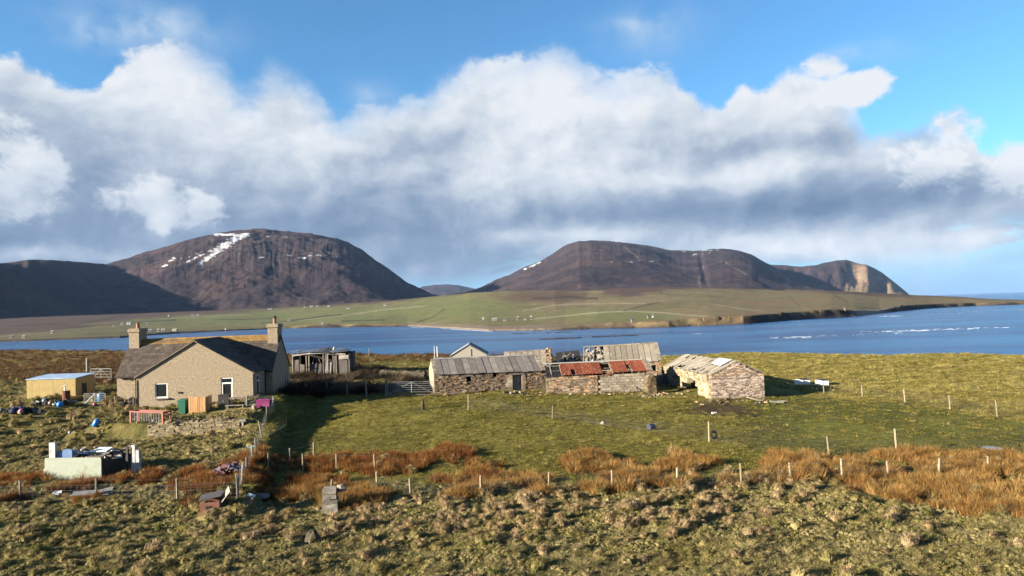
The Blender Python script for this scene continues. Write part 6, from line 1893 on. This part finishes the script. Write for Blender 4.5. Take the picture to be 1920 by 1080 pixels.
# ------------------------------------------------------------------ houses on the far shore
FW = mat('far_white_wall', (.50, .49, .47), (.42, .41, .39), scale=.5, bump=0, rnd=.1)
FG = mat('far_stone_wall', (.28, .25, .21), (.20, .18, .15), scale=.5, bump=0, rnd=.15)
FR = mat('far_slate_roof', (.12, .12, .13), (.09, .09, .10), scale=.5, bump=0, rnd=.2)
FB = mat('far_blue_roof', (.20, .30, .45), (.16, .24, .38), scale=.5, bump=0)
FP = mat('far_pale_roof', (.28, .285, .29), (.22, .23, .235), scale=.5, bump=0)
FAR = [(22, 634, 8, 'w', 'r', 'white cottage at the far left end of the opposite shore'), (45, 634.3, 7, 'w', 'r', 'second white cottage at the far left of the opposite shore'), (98, 625, 7, 'w', 'r', 'white croft on the moor edge between the yellow shed and the sea'),
       (213, 612, 5, 'g', 'r', 'tiny grey croft left of the left chimney across the water'), (229, 609.6, 7, 'w', 'r', 'white croft seen just above the left chimney pot'), (242, 608.4, 12, 'w', 'b', 'long croft with a bluish roof above the left chimney'), (277, 609.3, 8, 'w', 'r', 'white croft right of the bluish roof across the water'),
       (261, 622.4, 12, 'w', 'p', 'long white shoreline building right of the left chimney'), (269, 622.3, 5, 'g', 'r', 'small grey store beside the long white shoreline building'), (281, 621.7, 9, 'w', 'p', 'middle white building in the far shoreline row'), (297, 622, 6, 'w', 'r', 'small white house in the far shoreline row'), (306, 621, 10, 'w', 'p', 'pale roofed house near the right end of the shoreline row'), (328, 621, 14, 'g', 'p', 'long grey barn at the right end of the shoreline row'),
       (316, 593, 3, 'w', 'r', 'lone tiny white hut below the dark hill flank'), (362, 592.2, 7, 'w', 'r', 'left white house of the pair on the moor above the cottage roof'), (371, 592.2, 6, 'w', 'r', 'right white house of the pair on the moor above the cottage roof'), (423, 618.3, 4, 'w', 'r', 'single white hut on the far shore above the front gable'),
       (506, 580.5, 10, 'w', 'r', 'white house above the right chimney under the domed hill'), (571, 577, 5, 'g', 'r', 'small grey house left of the white pair below the hill'), (584, 575.3, 9, 'w', 'r', 'white house with dark roof at the foot of the domed hill'), (595, 575.2, 8, 'w', 'r', 'white house right of its twin at the foot of the domed hill'), (617, 575, 10, 'g', 'r', 'grey steep roofed house below the domed hill'),
       (653, 579, 12, 'w', 'r', 'largest white house in the green fields below the hill'), (662, 578.5, 7, 'g', 'r', 'grey byre beside the largest white house in the fields'), (542, 602, 8, 'w', 'r', 'white croft by the burn across the water'), (605, 608, 9, 'g', 'r', 'stone croft near the rocky shore opposite the ruins'), (722, 573, 9, 'w', 'r', 'white house on the road beneath the pass'),
       (927, 602, 16, 'g', 'p', 'long low stone steading at the beach farm'), (946, 602.3, 12, 'g', 'r', 'dark roofed barn of the beach farm'), (971, 600.5, 7, 'w', 'r', 'white farmhouse at the beach farm'), (984, 600.5, 10, 'g', 'r', 'grey barn right of the white farmhouse'), (996, 599.5, 7, 'w', 'r', 'end cottage of the beach farm'), (906, 602.5, 6, 'w', 'p', 'pale hut at the left of the beach farm'),
       (1216, 597, 8, 'g', 'r', 'ruined stone croft on the cliff edge'), (1224, 596, 5, 'w', 'r', 'pale gable beside the ruined croft on the cliff edge'), (1186, 604, 9, 'g', 'r', 'roofless stone store near the cliff'), (1584, 582.5, 4, 'g', 'r', 'pale bothy above the small cove beach')]
def far_house(px, py, w, wall, roof, lab):
    p, d = on_far(px, py)
    wd = w * d / 1280.0 * .55
    dp, hh = min(5.0, wd * .6), 1.9
    rh = 1.5
    t = thing('farm_building' if wall == 'g' else 'white_house', lab, 'house', p, random.uniform(-.25, .25), 'houses on the far shore')
    a = wd / 2
    q = MB()
    q.hexa([(-a, -dp / 2, -1.5), (a, -dp / 2, -1.5), (a, dp / 2, -1.5), (-a, dp / 2, -1.5), (-a, -dp / 2, hh), (a, -dp / 2, hh), (a, dp / 2, hh), (-a, dp / 2, hh)])
    for s in (-1, 1):
        q.slab([(s * a, -dp / 2, hh), (s * a, dp / 2, hh), (s * a, 0, hh + rh)], (-s * .3, 0, 0))
    q.build('wall', FW if wall == 'w' else FG, t)
    q = MB()
    for s in (-1, 1):
        q.slab([(-a - .2, s * (dp / 2 + .3), hh - .15), (a + .2, s * (dp / 2 + .3), hh - .15), (a + .2, 0, hh + rh + .12), (-a - .2, 0, hh + rh + .12)], (0, 0, .15))
    rf = q.build('roof', {'r': FR, 'b': FB, 'p': FP}[roof], t)
    if wall == 'w' and w > 5:
        for s in (-1, 1):
            q = MB(); q.box(s * (a - .5) - .4, s * (a - .5) + .4, -.4, .4, hh + rh - .3, hh + rh + 1.0); q.build('chimney', FW, rf)
        q = MB(); q.box(-.5, .5, -dp / 2 - .06, -dp / 2 - .01, 0, 1.6); q.build('door', FR, t)
        for s in (-1, 1):
            q = MB(); q.box(s * a * .55 - .45, s * a * .55 + .45, -dp / 2 - .06, -dp / 2 - .01, .6, 1.5); q.build('window', FR, t)
for h_ in FAR:
    far_house(*h_)

# ------------------------------------------------------------------ grass, rushes, tussocks, brambles: instanced tufts
def veg_mat(name, c_lo, c_hi, c_alt, tipf=1.25):
    c_lo, c_hi, c_alt = (tuple(v_ * AF * 1.22 for v_ in q_) for q_ in (c_lo, c_hi, c_alt))
    m = bpy.data.materials.new(name); m.use_nodes = True
    t = NT(m.node_tree); bs = t.n['Principled BSDF']
    bs.inputs['Roughness'].default_value = .8; bs.inputs['Specular IOR Level'].default_value = .12
    tl = t.node('ShaderNodeBsdfTranslucent'); mx = t.node('ShaderNodeMixShader'); mx.inputs[0].default_value = .36
    m.node_tree.links.new(bs.outputs[0], mx.inputs[1]); m.node_tree.links.new(tl.outputs[0], mx.inputs[2]); m.node_tree.links.new(mx.outputs[0], t.n['Material Output'].inputs[0])
    oi = t.node('ShaderNodeObjectInfo'); rv = S(t, oi.outputs['Random'])
    pos = S(t, t.node('ShaderNodeNewGeometry').outputs['Position'])
    n = t.noise(pos, .35, 4, .6)
    col = t.mix(t.smooth(n + (rv - .5) * .5, .30, .70), c_lo, c_hi)
    col = t.mix(t.smooth(rv, .70, .98), col, c_alt)
    ta = t.node('ShaderNodeAttribute', attribute_name='tint')
    hs = t.node('ShaderNodeHueSaturation'); t.put(hs.inputs['Color'], col); t.put(hs.inputs['Value'], (S(t, ta.outputs['Fac']) - .5) * .7 + 1.0)
    t.put(bs.inputs['Base Color'], S(t, hs.outputs[0])); t.put(tl.inputs['Color'], S(t, hs.outputs[0]))
    return m
def tuft_mesh(name, m, n, length, spread, droop, width, base_r, seed, seg=3):
    r = random.Random(seed)
    q = MB()
    for i in range(n):
        a = r.uniform(0, 2 * math.pi); b0 = base_r * math.sqrt(r.random())
        L = length * r.uniform(.6, 1.15); sp = spread * r.uniform(.3, 1.2) * (.35 + b0 / max(base_r, .01)); w = width * r.uniform(.7, 1.3)
        a2 = a + r.uniform(-.7, .7)
        dx_, dy_ = math.cos(a2), math.sin(a2)
        sx, sy = -dy_, dx_
        tw = r.uniform(-.8, .8); sx, sy = sx * math.cos(tw) - sy * math.sin(tw), sx * math.sin(tw) + sy * math.cos(tw)
        px_, py_ = b0 * math.cos(a), b0 * math.sin(a)
        prev = None; tint = r.random()
        for k in range(seg + 1):
            f = k / seg
            d = sp * f + droop * f * f * r.uniform(.8, 1.2)
            hgt = L * (f - .55 * (sp + droop) * f * f * .9) if sp + droop < 1.2 else L * f * (1 - .55 * f)
            ww = w * (1 - .85 * f) * .5
            c0 = (px_ + dx_ * d * L + sx * ww, py_ + dy_ * d * L + sy * ww, hgt - .02)
            c1 = (px_ + dx_ * d * L - sx * ww, py_ + dy_ * d * L - sy * ww, hgt - .02)
            b = len(q.v); q.v += [c0, c1]
            if prev is not None:
                q.f.append((prev, prev + 1, b + 1, b)); q.t.append(tint)
            prev = b
    me = bpy.data.meshes.new(name)
    me.from_pydata(q.v, [], q.f)
    at_ = me.attributes.new('tint', 'FLOAT', 'FACE'); at_.data.foreach_set('value', np.array(q.t, dtype=np.float32))
    me.materials.append(m)
    return bpy.data.objects.new(name, me)
SPOTS = [(o.location.x, o.location.y, .42) for o in COL.objects if o.type == 'EMPTY' and o.parent is None and 12 < o.location.y < 70 and o.get('category') in ('float', 'buoy', 'canister', 'keg', 'pot', 'ball', 'drum', 'bin', 'tub', 'bucket', 'boulder', 'hutch', 'trough', 'sheet', 'bag', 'lid', 'stone', 'plank', 'timber', 'scrap', 'nets', 'bundle', 'tyre', 'bench', 'pillar', 'tarpaulin')]
SPOTS += [(o.location.x + d_, o.location.y, .45) for o in COL.objects if o.get('category') in ('trough', 'bench', 'sheet', 'nets', 'scrap') for d_ in (-.8, .8, 1.6)]
FOOT = []
def foot(x0, y0, th, a0, a1, b0, b1, pad=.12):
    FOOT.append((x0, y0, math.cos(th), math.sin(th), a0 - pad, a1 + pad, b0 - pad, b1 + pad))
foot(HX, HY, HT, 0, W, 0, D1); foot(HX, HY, HT, ML, MRt, D1, D1 + DM); foot(BX, BY, BT, 0, L1, 0, Dp); foot(YX, YY, YT, 0, L2, 0, D2); foot(RX, RY, RT, 0, L3, 0, D3); foot(ZX, ZY, ZT, 0, W4, 0, L4); foot(SX, SY, ST, 0, Ws, 0, Ds)
foot(QX, QY, 0, 0, 5, 0, 5); foot(GXx, 76, 0, 0, 4, 0, 5); foot(DX, DY, 0, 0, wD, .1, 3); foot(CXc, CYc, -.1, 0, wC + .9, -.45, 2, .0)
foot(xL, WALL_Y - 1.1, 0, -3.2, 0, -.2, 1.2, .0); foot(xL, WALL_Y - .9, 0, .2, xR - xL, 0, .8, .0); foot(on(1024, 737).x, on(1024, 737).y, .02, 0, 3.75, 0, .55, .03); foot(xL, WALL_Y - .16, 0, 0, xR - xL, -.1, .3, .0)
def clear_of(x, y):
    ok = np.ones(len(x), bool)
    for x0, y0, c_, s_, a0, a1_, b0, b1 in FOOT:
        u = (x - x0) * c_ + (y - y0) * s_; v = -(x - x0) * s_ + (y - y0) * c_
        ok &= ~((u > a0) & (u < a1_) & (v > b0) & (v < b1))
    for x0, y0, r_ in SPOTS:
        ok &= ~((np.abs(x - x0) < r_) & (y < y0 + r_) & (y > y0 - r_ - .35))
    return ok
# candidate points: even over the ground near by, thinning with distance
def candidates(n, r0, r1, p, half=rad(41)):
    u = rng.random(n)
    e = 2 - p
    r = (r0 ** e + u * (r1 ** e - r0 ** e)) ** (1 / e)
    a = rng.uniform(-half, half, n)
    return r * np.sin(a), r * np.cos(a)
def scatter(name, label, srcs, x, y, scale, lean=.12):
    """one stuff object: a point cloud mesh, one instanced tuft on each point"""
    Zp = zones(x, y)
    z = h1(x, y, Zp)
    n = len(x)
    me = bpy.data.meshes.new(name)
    me.vertices.add(n)
    me.vertices.foreach_set('co', np.stack([x, y, z], 1).astype(np.float32).ravel())
    rot = np.stack([rng.normal(0, lean, n), rng.normal(0, lean, n), rng.uniform(0, 6.28, n)], 1).astype(np.float32)
    at_ = me.attributes.new('rot', 'FLOAT_VECTOR', 'POINT'); at_.data.foreach_set('vector', rot.ravel())
    sc_ = np.asarray(scale)
    if sc_.ndim == 1:
        sc_ = np.stack([sc_, sc_, sc_ * rng.uniform(.8, 1.2, n)], 1)
    at_ = me.attributes.new('size', 'FLOAT_VECTOR', 'POINT'); at_.data.foreach_set('vector', sc_.astype(np.float32).ravel())
    at_ = me.attributes.new('which', 'INT', 'POINT'); at_.data.foreach_set('value', rng.integers(0, len(srcs), n).astype(np.int32))
    o = link(bpy.data.objects.new(name, me))
    ng = bpy.data.node_groups.new(name + '_scatter', 'GeometryNodeTree')
    ng.interface.new_socket('Geometry', in_out='INPUT', socket_type='NodeSocketGeometry')
    ng.interface.new_socket('Geometry', in_out='OUTPUT', socket_type='NodeSocketGeometry')
    gi, go = ng.nodes.new('NodeGroupInput'), ng.nodes.new('NodeGroupOutput')
    iop = ng.nodes.new('GeometryNodeInstanceOnPoints')
    g2i = ng.nodes.new('GeometryNodeGeometryToInstance')
    for s in reversed(srcs):
        oi = ng.nodes.new('GeometryNodeObjectInfo'); oi.inputs['Object'].default_value = s
        ng.links.new(oi.outputs['Geometry'], g2i.inputs[0])
    def named(nm, ty):
        a = ng.nodes.new('GeometryNodeInputNamedAttribute'); a.data_type = ty; a.inputs['Name'].default_value = nm
        return a.outputs['Attribute']
    ng.links.new(gi.outputs[0], iop.inputs['Points']); ng.links.new(g2i.outputs[0], iop.inputs['Instance'])
    iop.inputs['Pick Instance'].default_value = True
    ng.links.new(named('which', 'INT'), iop.inputs['Instance Index'])
    ng.links.new(named('rot', 'FLOAT_VECTOR'), iop.inputs['Rotation'])
    ng.links.new(named('size', 'FLOAT_VECTOR'), iop.inputs['Scale'])
    ng.links.new(iop.outputs[0], go.inputs[0])
    md = o.modifiers.new('scatter', 'NODES'); md.node_group = ng
    tag(o, label, None, None, 'stuff')
    return o
def pick(x, y, prob):
    k = (rng.random(len(x)) < prob) & clear_of(x, y)
    return x[k], y[k]

V_field = veg_mat('field_grass_blade', (.165, .150, .028), (.225, .195, .046), (.28, .225, .08))
V_straw = veg_mat('straw_grass_blade', (.235, .195, .075), (.32, .265, .125), (.15, .15, .042))
V_pale = veg_mat('bleached_tussock_blade', (.32, .235, .12), (.40, .30, .175), (.25, .18, .08))
V_rush = veg_mat('rush_stem', (.15, .055, .018), (.22, .095, .026), (.28, .16, .05))
V_gold = veg_mat('golden_rush_stem', (.27, .15, .045), (.37, .24, .085), (.19, .085, .03))
V_heath = veg_mat('heather_sprig', (.095, .052, .026), (.15, .088, .042), (.23, .165, .075))
V_bram = veg_mat('bramble_stem', (.035, .026, .018), (.065, .045, .028), (.13, .10, .06))
T_field = [tuft_mesh('field_tuft', V_field, 46, .085, .8, .5, .026, .26, 100 + i, 2) for i in range(3)]
V_far = veg_mat('tan_grass_blade', (.30, .25, .07), (.37, .31, .105), (.22, .205, .05))
T_far = [tuft_mesh('tan_tuft', V_far, 60, .10, .8, .55, .03, .30, 170 + i, 2) for i in range(3)]
def dome_mesh(name, m, rad_, hgt, blades, bl, bw, seed, n=10, rings=4):
    r = random.Random(seed); q = MB()
    base = len(q.v); amp = [r.uniform(.75, 1.2) for _ in range(n)]
    off = (r.uniform(-.3, .3) * rad_, r.uniform(-.3, .3) * rad_)
    for k in range(rings):
        f = k / rings
        for i in range(n):
            t_ = 2 * math.pi * i / n; rr_ = rad_ * math.cos(f * 1.5) ** .8 * (amp[i] * (1 - f) + f) * r.uniform(.86, 1.14)
            q.v.append((rr_ * math.cos(t_) + off[0] * f, rr_ * math.sin(t_) + off[1] * f, hgt * math.sin(f * 1.57) * r.uniform(.88, 1.1) - .06 * (k == 0)))
    q.v.append((off[0], off[1], hgt))
    for k in range(rings - 1):
        for i in range(n):
            j = (i + 1) % n
            q.f.append((base + k * n + i, base + k * n + j, base + (k + 1) * n + j, base + (k + 1) * n + i)); q.t.append(r.uniform(.2, .8))
    for i in range(n):
        q.f.append((base + (rings - 1) * n + i, base + (rings - 1) * n + (i + 1) % n, base + rings * n)); q.t.append(r.uniform(.3, .9))
    for b_ in range(blades):
        f = r.random() ** .7; t_ = r.uniform(0, 6.283)
        rr_ = rad_ * math.cos(f * 1.45); z0_ = hgt * math.sin(f * 1.57) * .95
        x0, y0 = rr_ * math.cos(t_) + off[0] * f, rr_ * math.sin(t_) + off[1] * f
        l = bl * r.uniform(.6, 1.3); a_ = t_ + r.uniform(-.6, .6); o_ = r.uniform(.45, 1.0)
        sx, sy = -math.sin(a_) * bw / 2, math.cos(a_) * bw / 2
        mx_, my_, mz_ = x0 + math.cos(a_) * l * .5 * o_, y0 + math.sin(a_) * l * .5 * o_, z0_ + l * .42
        ex, ey, ez = x0 + math.cos(a_) * l * o_, y0 + math.sin(a_) * l * o_, z0_ + l * r.uniform(-.1, .45)
        b0 = len(q.v)
        q.v += [(x0 + sx, y0 + sy, z0_), (x0 - sx, y0 - sy, z0_), (mx_ + sx * .8, my_ + sy * .8, mz_), (mx_ - sx * .8, my_ - sy * .8, mz_), (ex, ey, ez)]
        tt_ = r.random()
        q.f += [(b0, b0 + 1, b0 + 3, b0 + 2), (b0 + 2, b0 + 3, b0 + 4)]; q.t += [tt_, tt_]
    me = bpy.data.meshes.new(name)
    me.from_pydata(q.v, [], q.f)
    at_ = me.attributes.new('tint', 'FLOAT', 'FACE'); at_.data.foreach_set('value', np.array(q.t, dtype=np.float32))
    me.materials.append(m)
    return bpy.data.objects.new(name, me)
V_cush = veg_mat('olive_cushion', (.245, .21, .085), (.36, .30, .15), (.16, .15, .048))
T_cush = [dome_mesh('turf_cushion', V_cush, .16, .10, 46, .10, .018, 180 + i, 8, 3) for i in range(6)]
T_pale = [dome_mesh('bleached_tussock', V_pale, .20, .26, 150, .26, .022, 190 + i) for i in range(6)]
T_buff = [dome_mesh('straw_hummock', V_straw, .24, .20, 130, .24, .022, 200 + i) for i in range(6)]
T_straw = [tuft_mesh('straw_tuft', V_straw, 80, .26, .6, .60, .024, .17, 110 + i) for i in range(4)]
T_rush = [tuft_mesh('rush_clump', V_rush, 100, .43, .26, .2, .020, .20, 130 + i, 2) for i in range(3)]
T_gold = [tuft_mesh('golden_rush_clump', V_gold, 110, .46, .30, .26, .020, .22, 140 + i, 2) for i in range(3)]
T_heath = [tuft_mesh('heather_clump', V_heath, 70, .30, .5, .3, .03, .25, 150 + i, 2) for i in range(3)]
T_bram = [tuft_mesh('bramble_bush', V_bram, 160, 1.0, .6, .6, .03, .5, 160 + i, 4) for i in range(2)]

x, y = candidates(150000, 17, 125, 1.25)
Z = zones(x, y)
r = np.hypot(x, y)
dist_s = 1 + .55 * sm(30, 90, r)
def go(name, label, srcs, prob, smin, smax, lean=.12, inflate=1.0):
    k = (rng.random(len(x)) < prob) & clear_of(x, y) & (y < edge_y(x) + 1)
    s = (smin + (smax - smin) * rng.random(k.sum()) ** 1.8) * (1 + (dist_s[k] - 1) * inflate)
    return scatter(name, label, srcs, x[k], y[k], s, lean)
clump = sm(-.25, .25, Z['n2'] + .5 * Z['n1'])
mudk = 1 - Z['mud'] * .95
go('far_grass', 'tan and yellow rough grass on the far field by the shore', T_far, Z['far'] * .6, .6, 1.5)
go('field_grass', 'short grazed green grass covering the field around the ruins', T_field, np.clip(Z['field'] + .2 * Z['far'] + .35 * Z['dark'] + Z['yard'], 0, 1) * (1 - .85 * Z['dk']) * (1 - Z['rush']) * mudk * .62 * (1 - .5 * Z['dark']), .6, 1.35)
go('rough_grass', 'rough straw coloured grass over the foreground and garden bank', T_straw, np.clip(Z['fore'] * (.04 + .20 * clump) + Z['far'] * .03 * clump + Z['moor'] * .3 * clump + Z['yard'] * .25 * clump, 0, 1) * (1 - Z['rush'] * .7) * mudk, .45, 1.05)
go('green_turf', 'low olive turf between the straw tussocks of the foreground', T_far + T_field[:1], Z['fore'] * (.34 - .2 * clump) * (1 - Z['rush']), .5, 1.1)
go('hummocks', 'straw coloured grass hummocks over the rough ground by the cottage garden', T_buff, np.clip(Z['fore'] * (.03 + .15 * clump) * (.25 + .75 * Z['left']) + Z['moor'] * .12 * clump + Z['rush'] * .12, 0, 1) * mudk, .3, .95, .25)
xk, yk, Zk, dk, ck, mk = x, y, Z, dist_s, clump, mudk
x, y = candidates(260000, 17, 58, 1.05)
Z = zones(x, y); r = np.hypot(x, y); dist_s = 1 + .5 * sm(30, 60, r); clump = sm(-.25, .25, Z['n2'] + .5 * Z['n1'])
go('turf_cushions', 'lumpy olive and straw turf cushions across the foreground pasture', T_cush, Z['fore'] * (1 - .8 * Z['rush']) * (.55 + .4 * clump), .18, .56, .25)
x, y, Z, dist_s, clump, mudk = xk, yk, Zk, dk, ck, mk
go('heath', 'brown heather scrub on the moor left of the cottage', T_heath, np.clip(Z['moor'] * .75 * (1 - .4 * clump), 0, 1), .7, 1.5)
pb = np.clip((Z['py'] - pl(Z['px'], RUSH_B) + 28) / 20, 0, 1) * sm(1060, 1000, Z['py']) * sm(330, 430, Z['px']) * sm(1560, 1420, Z['px'])
pb = np.maximum(pb, .10 * Z['fore']); pb = np.maximum(pb, Z['rush'] * .25)
go('pale_tussocks', 'bleached buff tussocks in a band below the orange rushes', T_pale, pb * sm(-.15, .25, Z['n2'] + .3 * Z['n1']) * .24 * (.35 + .65 * sm(1040, 985, Z['py'])), .3, .95, .25)
golden = sm(1150, 1600, Z['px'] + 250 * Z['n1'] + (Z['py'] - pl(Z['px'], RUSH_T)) * 6)
x2, y2 = candidates(60000, 26, 46, 1.0)
keep = (lambda Q: (Q['rush'] > .2))(zones(x2, y2))
x2, y2 = x2[keep], y2[keep]
Z2 = zones(x2, y2)
g2 = sm(800, 1330, Z2['px'] + 260 * Z2['n1'] + (Z2['py'] - pl(Z2['px'], RUSH_T)) * 7)
k = (rng.random(len(x2)) < Z2['rush'] * (1 - g2) * .5 * sm(-.12, .12, Z2['n2'] + .25 * Z2['n1'])) & clear_of(x2, y2)
scatter('rushes', 'red brown rushes growing in the wet ditch along the fence', T_rush, x2[k], y2[k], rng.uniform(.55, 1.25, k.sum()), .16)
k = (rng.random(len(x2)) < Z2['rush'] * g2 * .52 * (.12 + .88 * sm(-.18, .14, Z2['n2'] + .3 * Z2['n1']))) & clear_of(x2, y2)
scatter('golden_rushes', 'golden rushes filling the wet ground at the right', T_gold, x2[k], y2[k], rng.uniform(.55, 1.2, k.sum()), .2)
# the far moor edge
x, y = candidates(26000, 100, 215, 1.2)
kk = (x < 5) & (y < edge_y(x) + .5)
x, y = x[kk], y[kk]
Z = zones(x, y); r = np.hypot(x, y); dist_s = np.full(len(x), 1.9); clump = sm(-.25, .25, Z['n2'] + .5 * Z['n1'])
go('heath', 'brown and tan heath along the shoreline moor edge', T_heath + T_far, .75 * (.4 + .6 * clump), .7, 1.5)
# long grass against the foot of the walls
wx_, wy_ = [], []
for x0, y0, c_, s_, a0, a1_, b0, b1 in FOOT[:12]:
    per = 2 * (a1_ - a0 + b1 - b0)
    for i in range(int(per * 5)):
        if rng.random() < .35: continue
        side = rng.integers(0, 4); u = rng.uniform(a0, a1_); v = rng.uniform(b0, b1); o_ = abs(rng.normal(0, .14)) + .02
        u, v = (u, b0 - o_) if side < 2 else (a0 - o_, v) if side == 2 else (a1_ + o_, v)
        wx_.append(x0 + u * c_ - v * s_); wy_.append(y0 + u * s_ + v * c_)
wx_, wy_ = np.array(wx_), np.array(wy_)
kk = clear_of(wx_, wy_)
scatter('wall_foot_grass', 'long straw grass growing against the foot of the buildings', T_straw + T_field, wx_[kk], wy_[kk], rng.uniform(.5, 1.3, kk.sum()), .2)
# brambles round the derelict shed
bx, by = [], []
for px, py, n, rx, ry in [(570, 709, 26, 22, 3), (620, 713, 34, 34, 4), (690, 702, 40, 26, 8), (600, 722, 30, 60, 6), (662, 692, 14, 14, 6), (712, 694, 12, 10, 6), (750, 712, 26, 34, 4), (640, 735, 40, 75, 6), (560, 735, 24, 24, 8), (780, 722, 16, 24, 5)]:
    for i in range(n):
        p = on(px + random.gauss(0, rx * .6), py + random.gauss(0, ry * .6)); bx.append(p.x); by.append(p.y)
bx, by = np.array(bx), np.array(by)
scatter('brambles', 'dark leafless bramble thicket around the derelict shed', T_bram, bx, by, rng.uniform(.5, 1.3, len(bx)), .2)

# ------------------------------------------------------------------ fallen stones round the ruined walls
mb = MB()
for (px, py, rx, ry, n) in [(1105, 738, 12, 3, 40), (1060, 739, 40, 2, 40), (965, 739, 20, 2, 26), (1225, 741, 12, 3, 40), (1150, 738, 40, 2, 36), (1380, 752, 50, 2.5, 60), (1270, 735, 16, 10, 30), (1240, 718, 10, 5, 30), (450, 816, 12, 3, 26), (390, 815, 50, 2, 30), (600, 712, 40, 6, 40), (960, 944, 60, 8, 10), (900, 738, 30, 2, 14)]:
    for i in range(n):
        p = on(px + random.gauss(0, rx), py + random.gauss(0, ry))
        if not clear_of(np.array([p.x]), np.array([p.y]))[0]: continue
        s_ = random.uniform(.35, .9)
        if random.random() < .35: continue
        M = Matrix.Translation(p + Vector((0, 0, .04))) @ Euler((random.uniform(-.4, .4), random.uniform(-.4, .4), random.uniform(0, 6))).to_matrix().to_4x4()
        mb.obox(M, .34 * s_, .22 * s_, .11 * s_, random.random(), .03)
tag(mb.build('fallen_stones', M_stoneW, None, 'stuff'), 'loose fallen stones lying in grass at the foot of the ruined walls')

# ------------------------------------------------------------------ the air
HAZE = 1.5e-5
if HAZE:
    q = MB(); q.box(-18000, 18000, -1000, 18000, SEA_Z - 8, 640)
    hm = bpy.data.materials.new('haze_air'); hm.use_nodes = True
    ht = NT(hm.node_tree)
    ht.n.remove(ht.n['Principled BSDF'])
    pv = ht.node('ShaderNodeVolumePrincipled')
    pv.inputs['Color'].default_value = (.36, .58, 1.0, 1)
    pv.inputs['Density'].default_value = HAZE
    pv.inputs['Anisotropy'].default_value = 0.0
    hm.node_tree.links.new(pv.outputs[0], ht.n['Material Output'].inputs['Volume'])
    tag(q.build('haze', hm), kind='stuff')
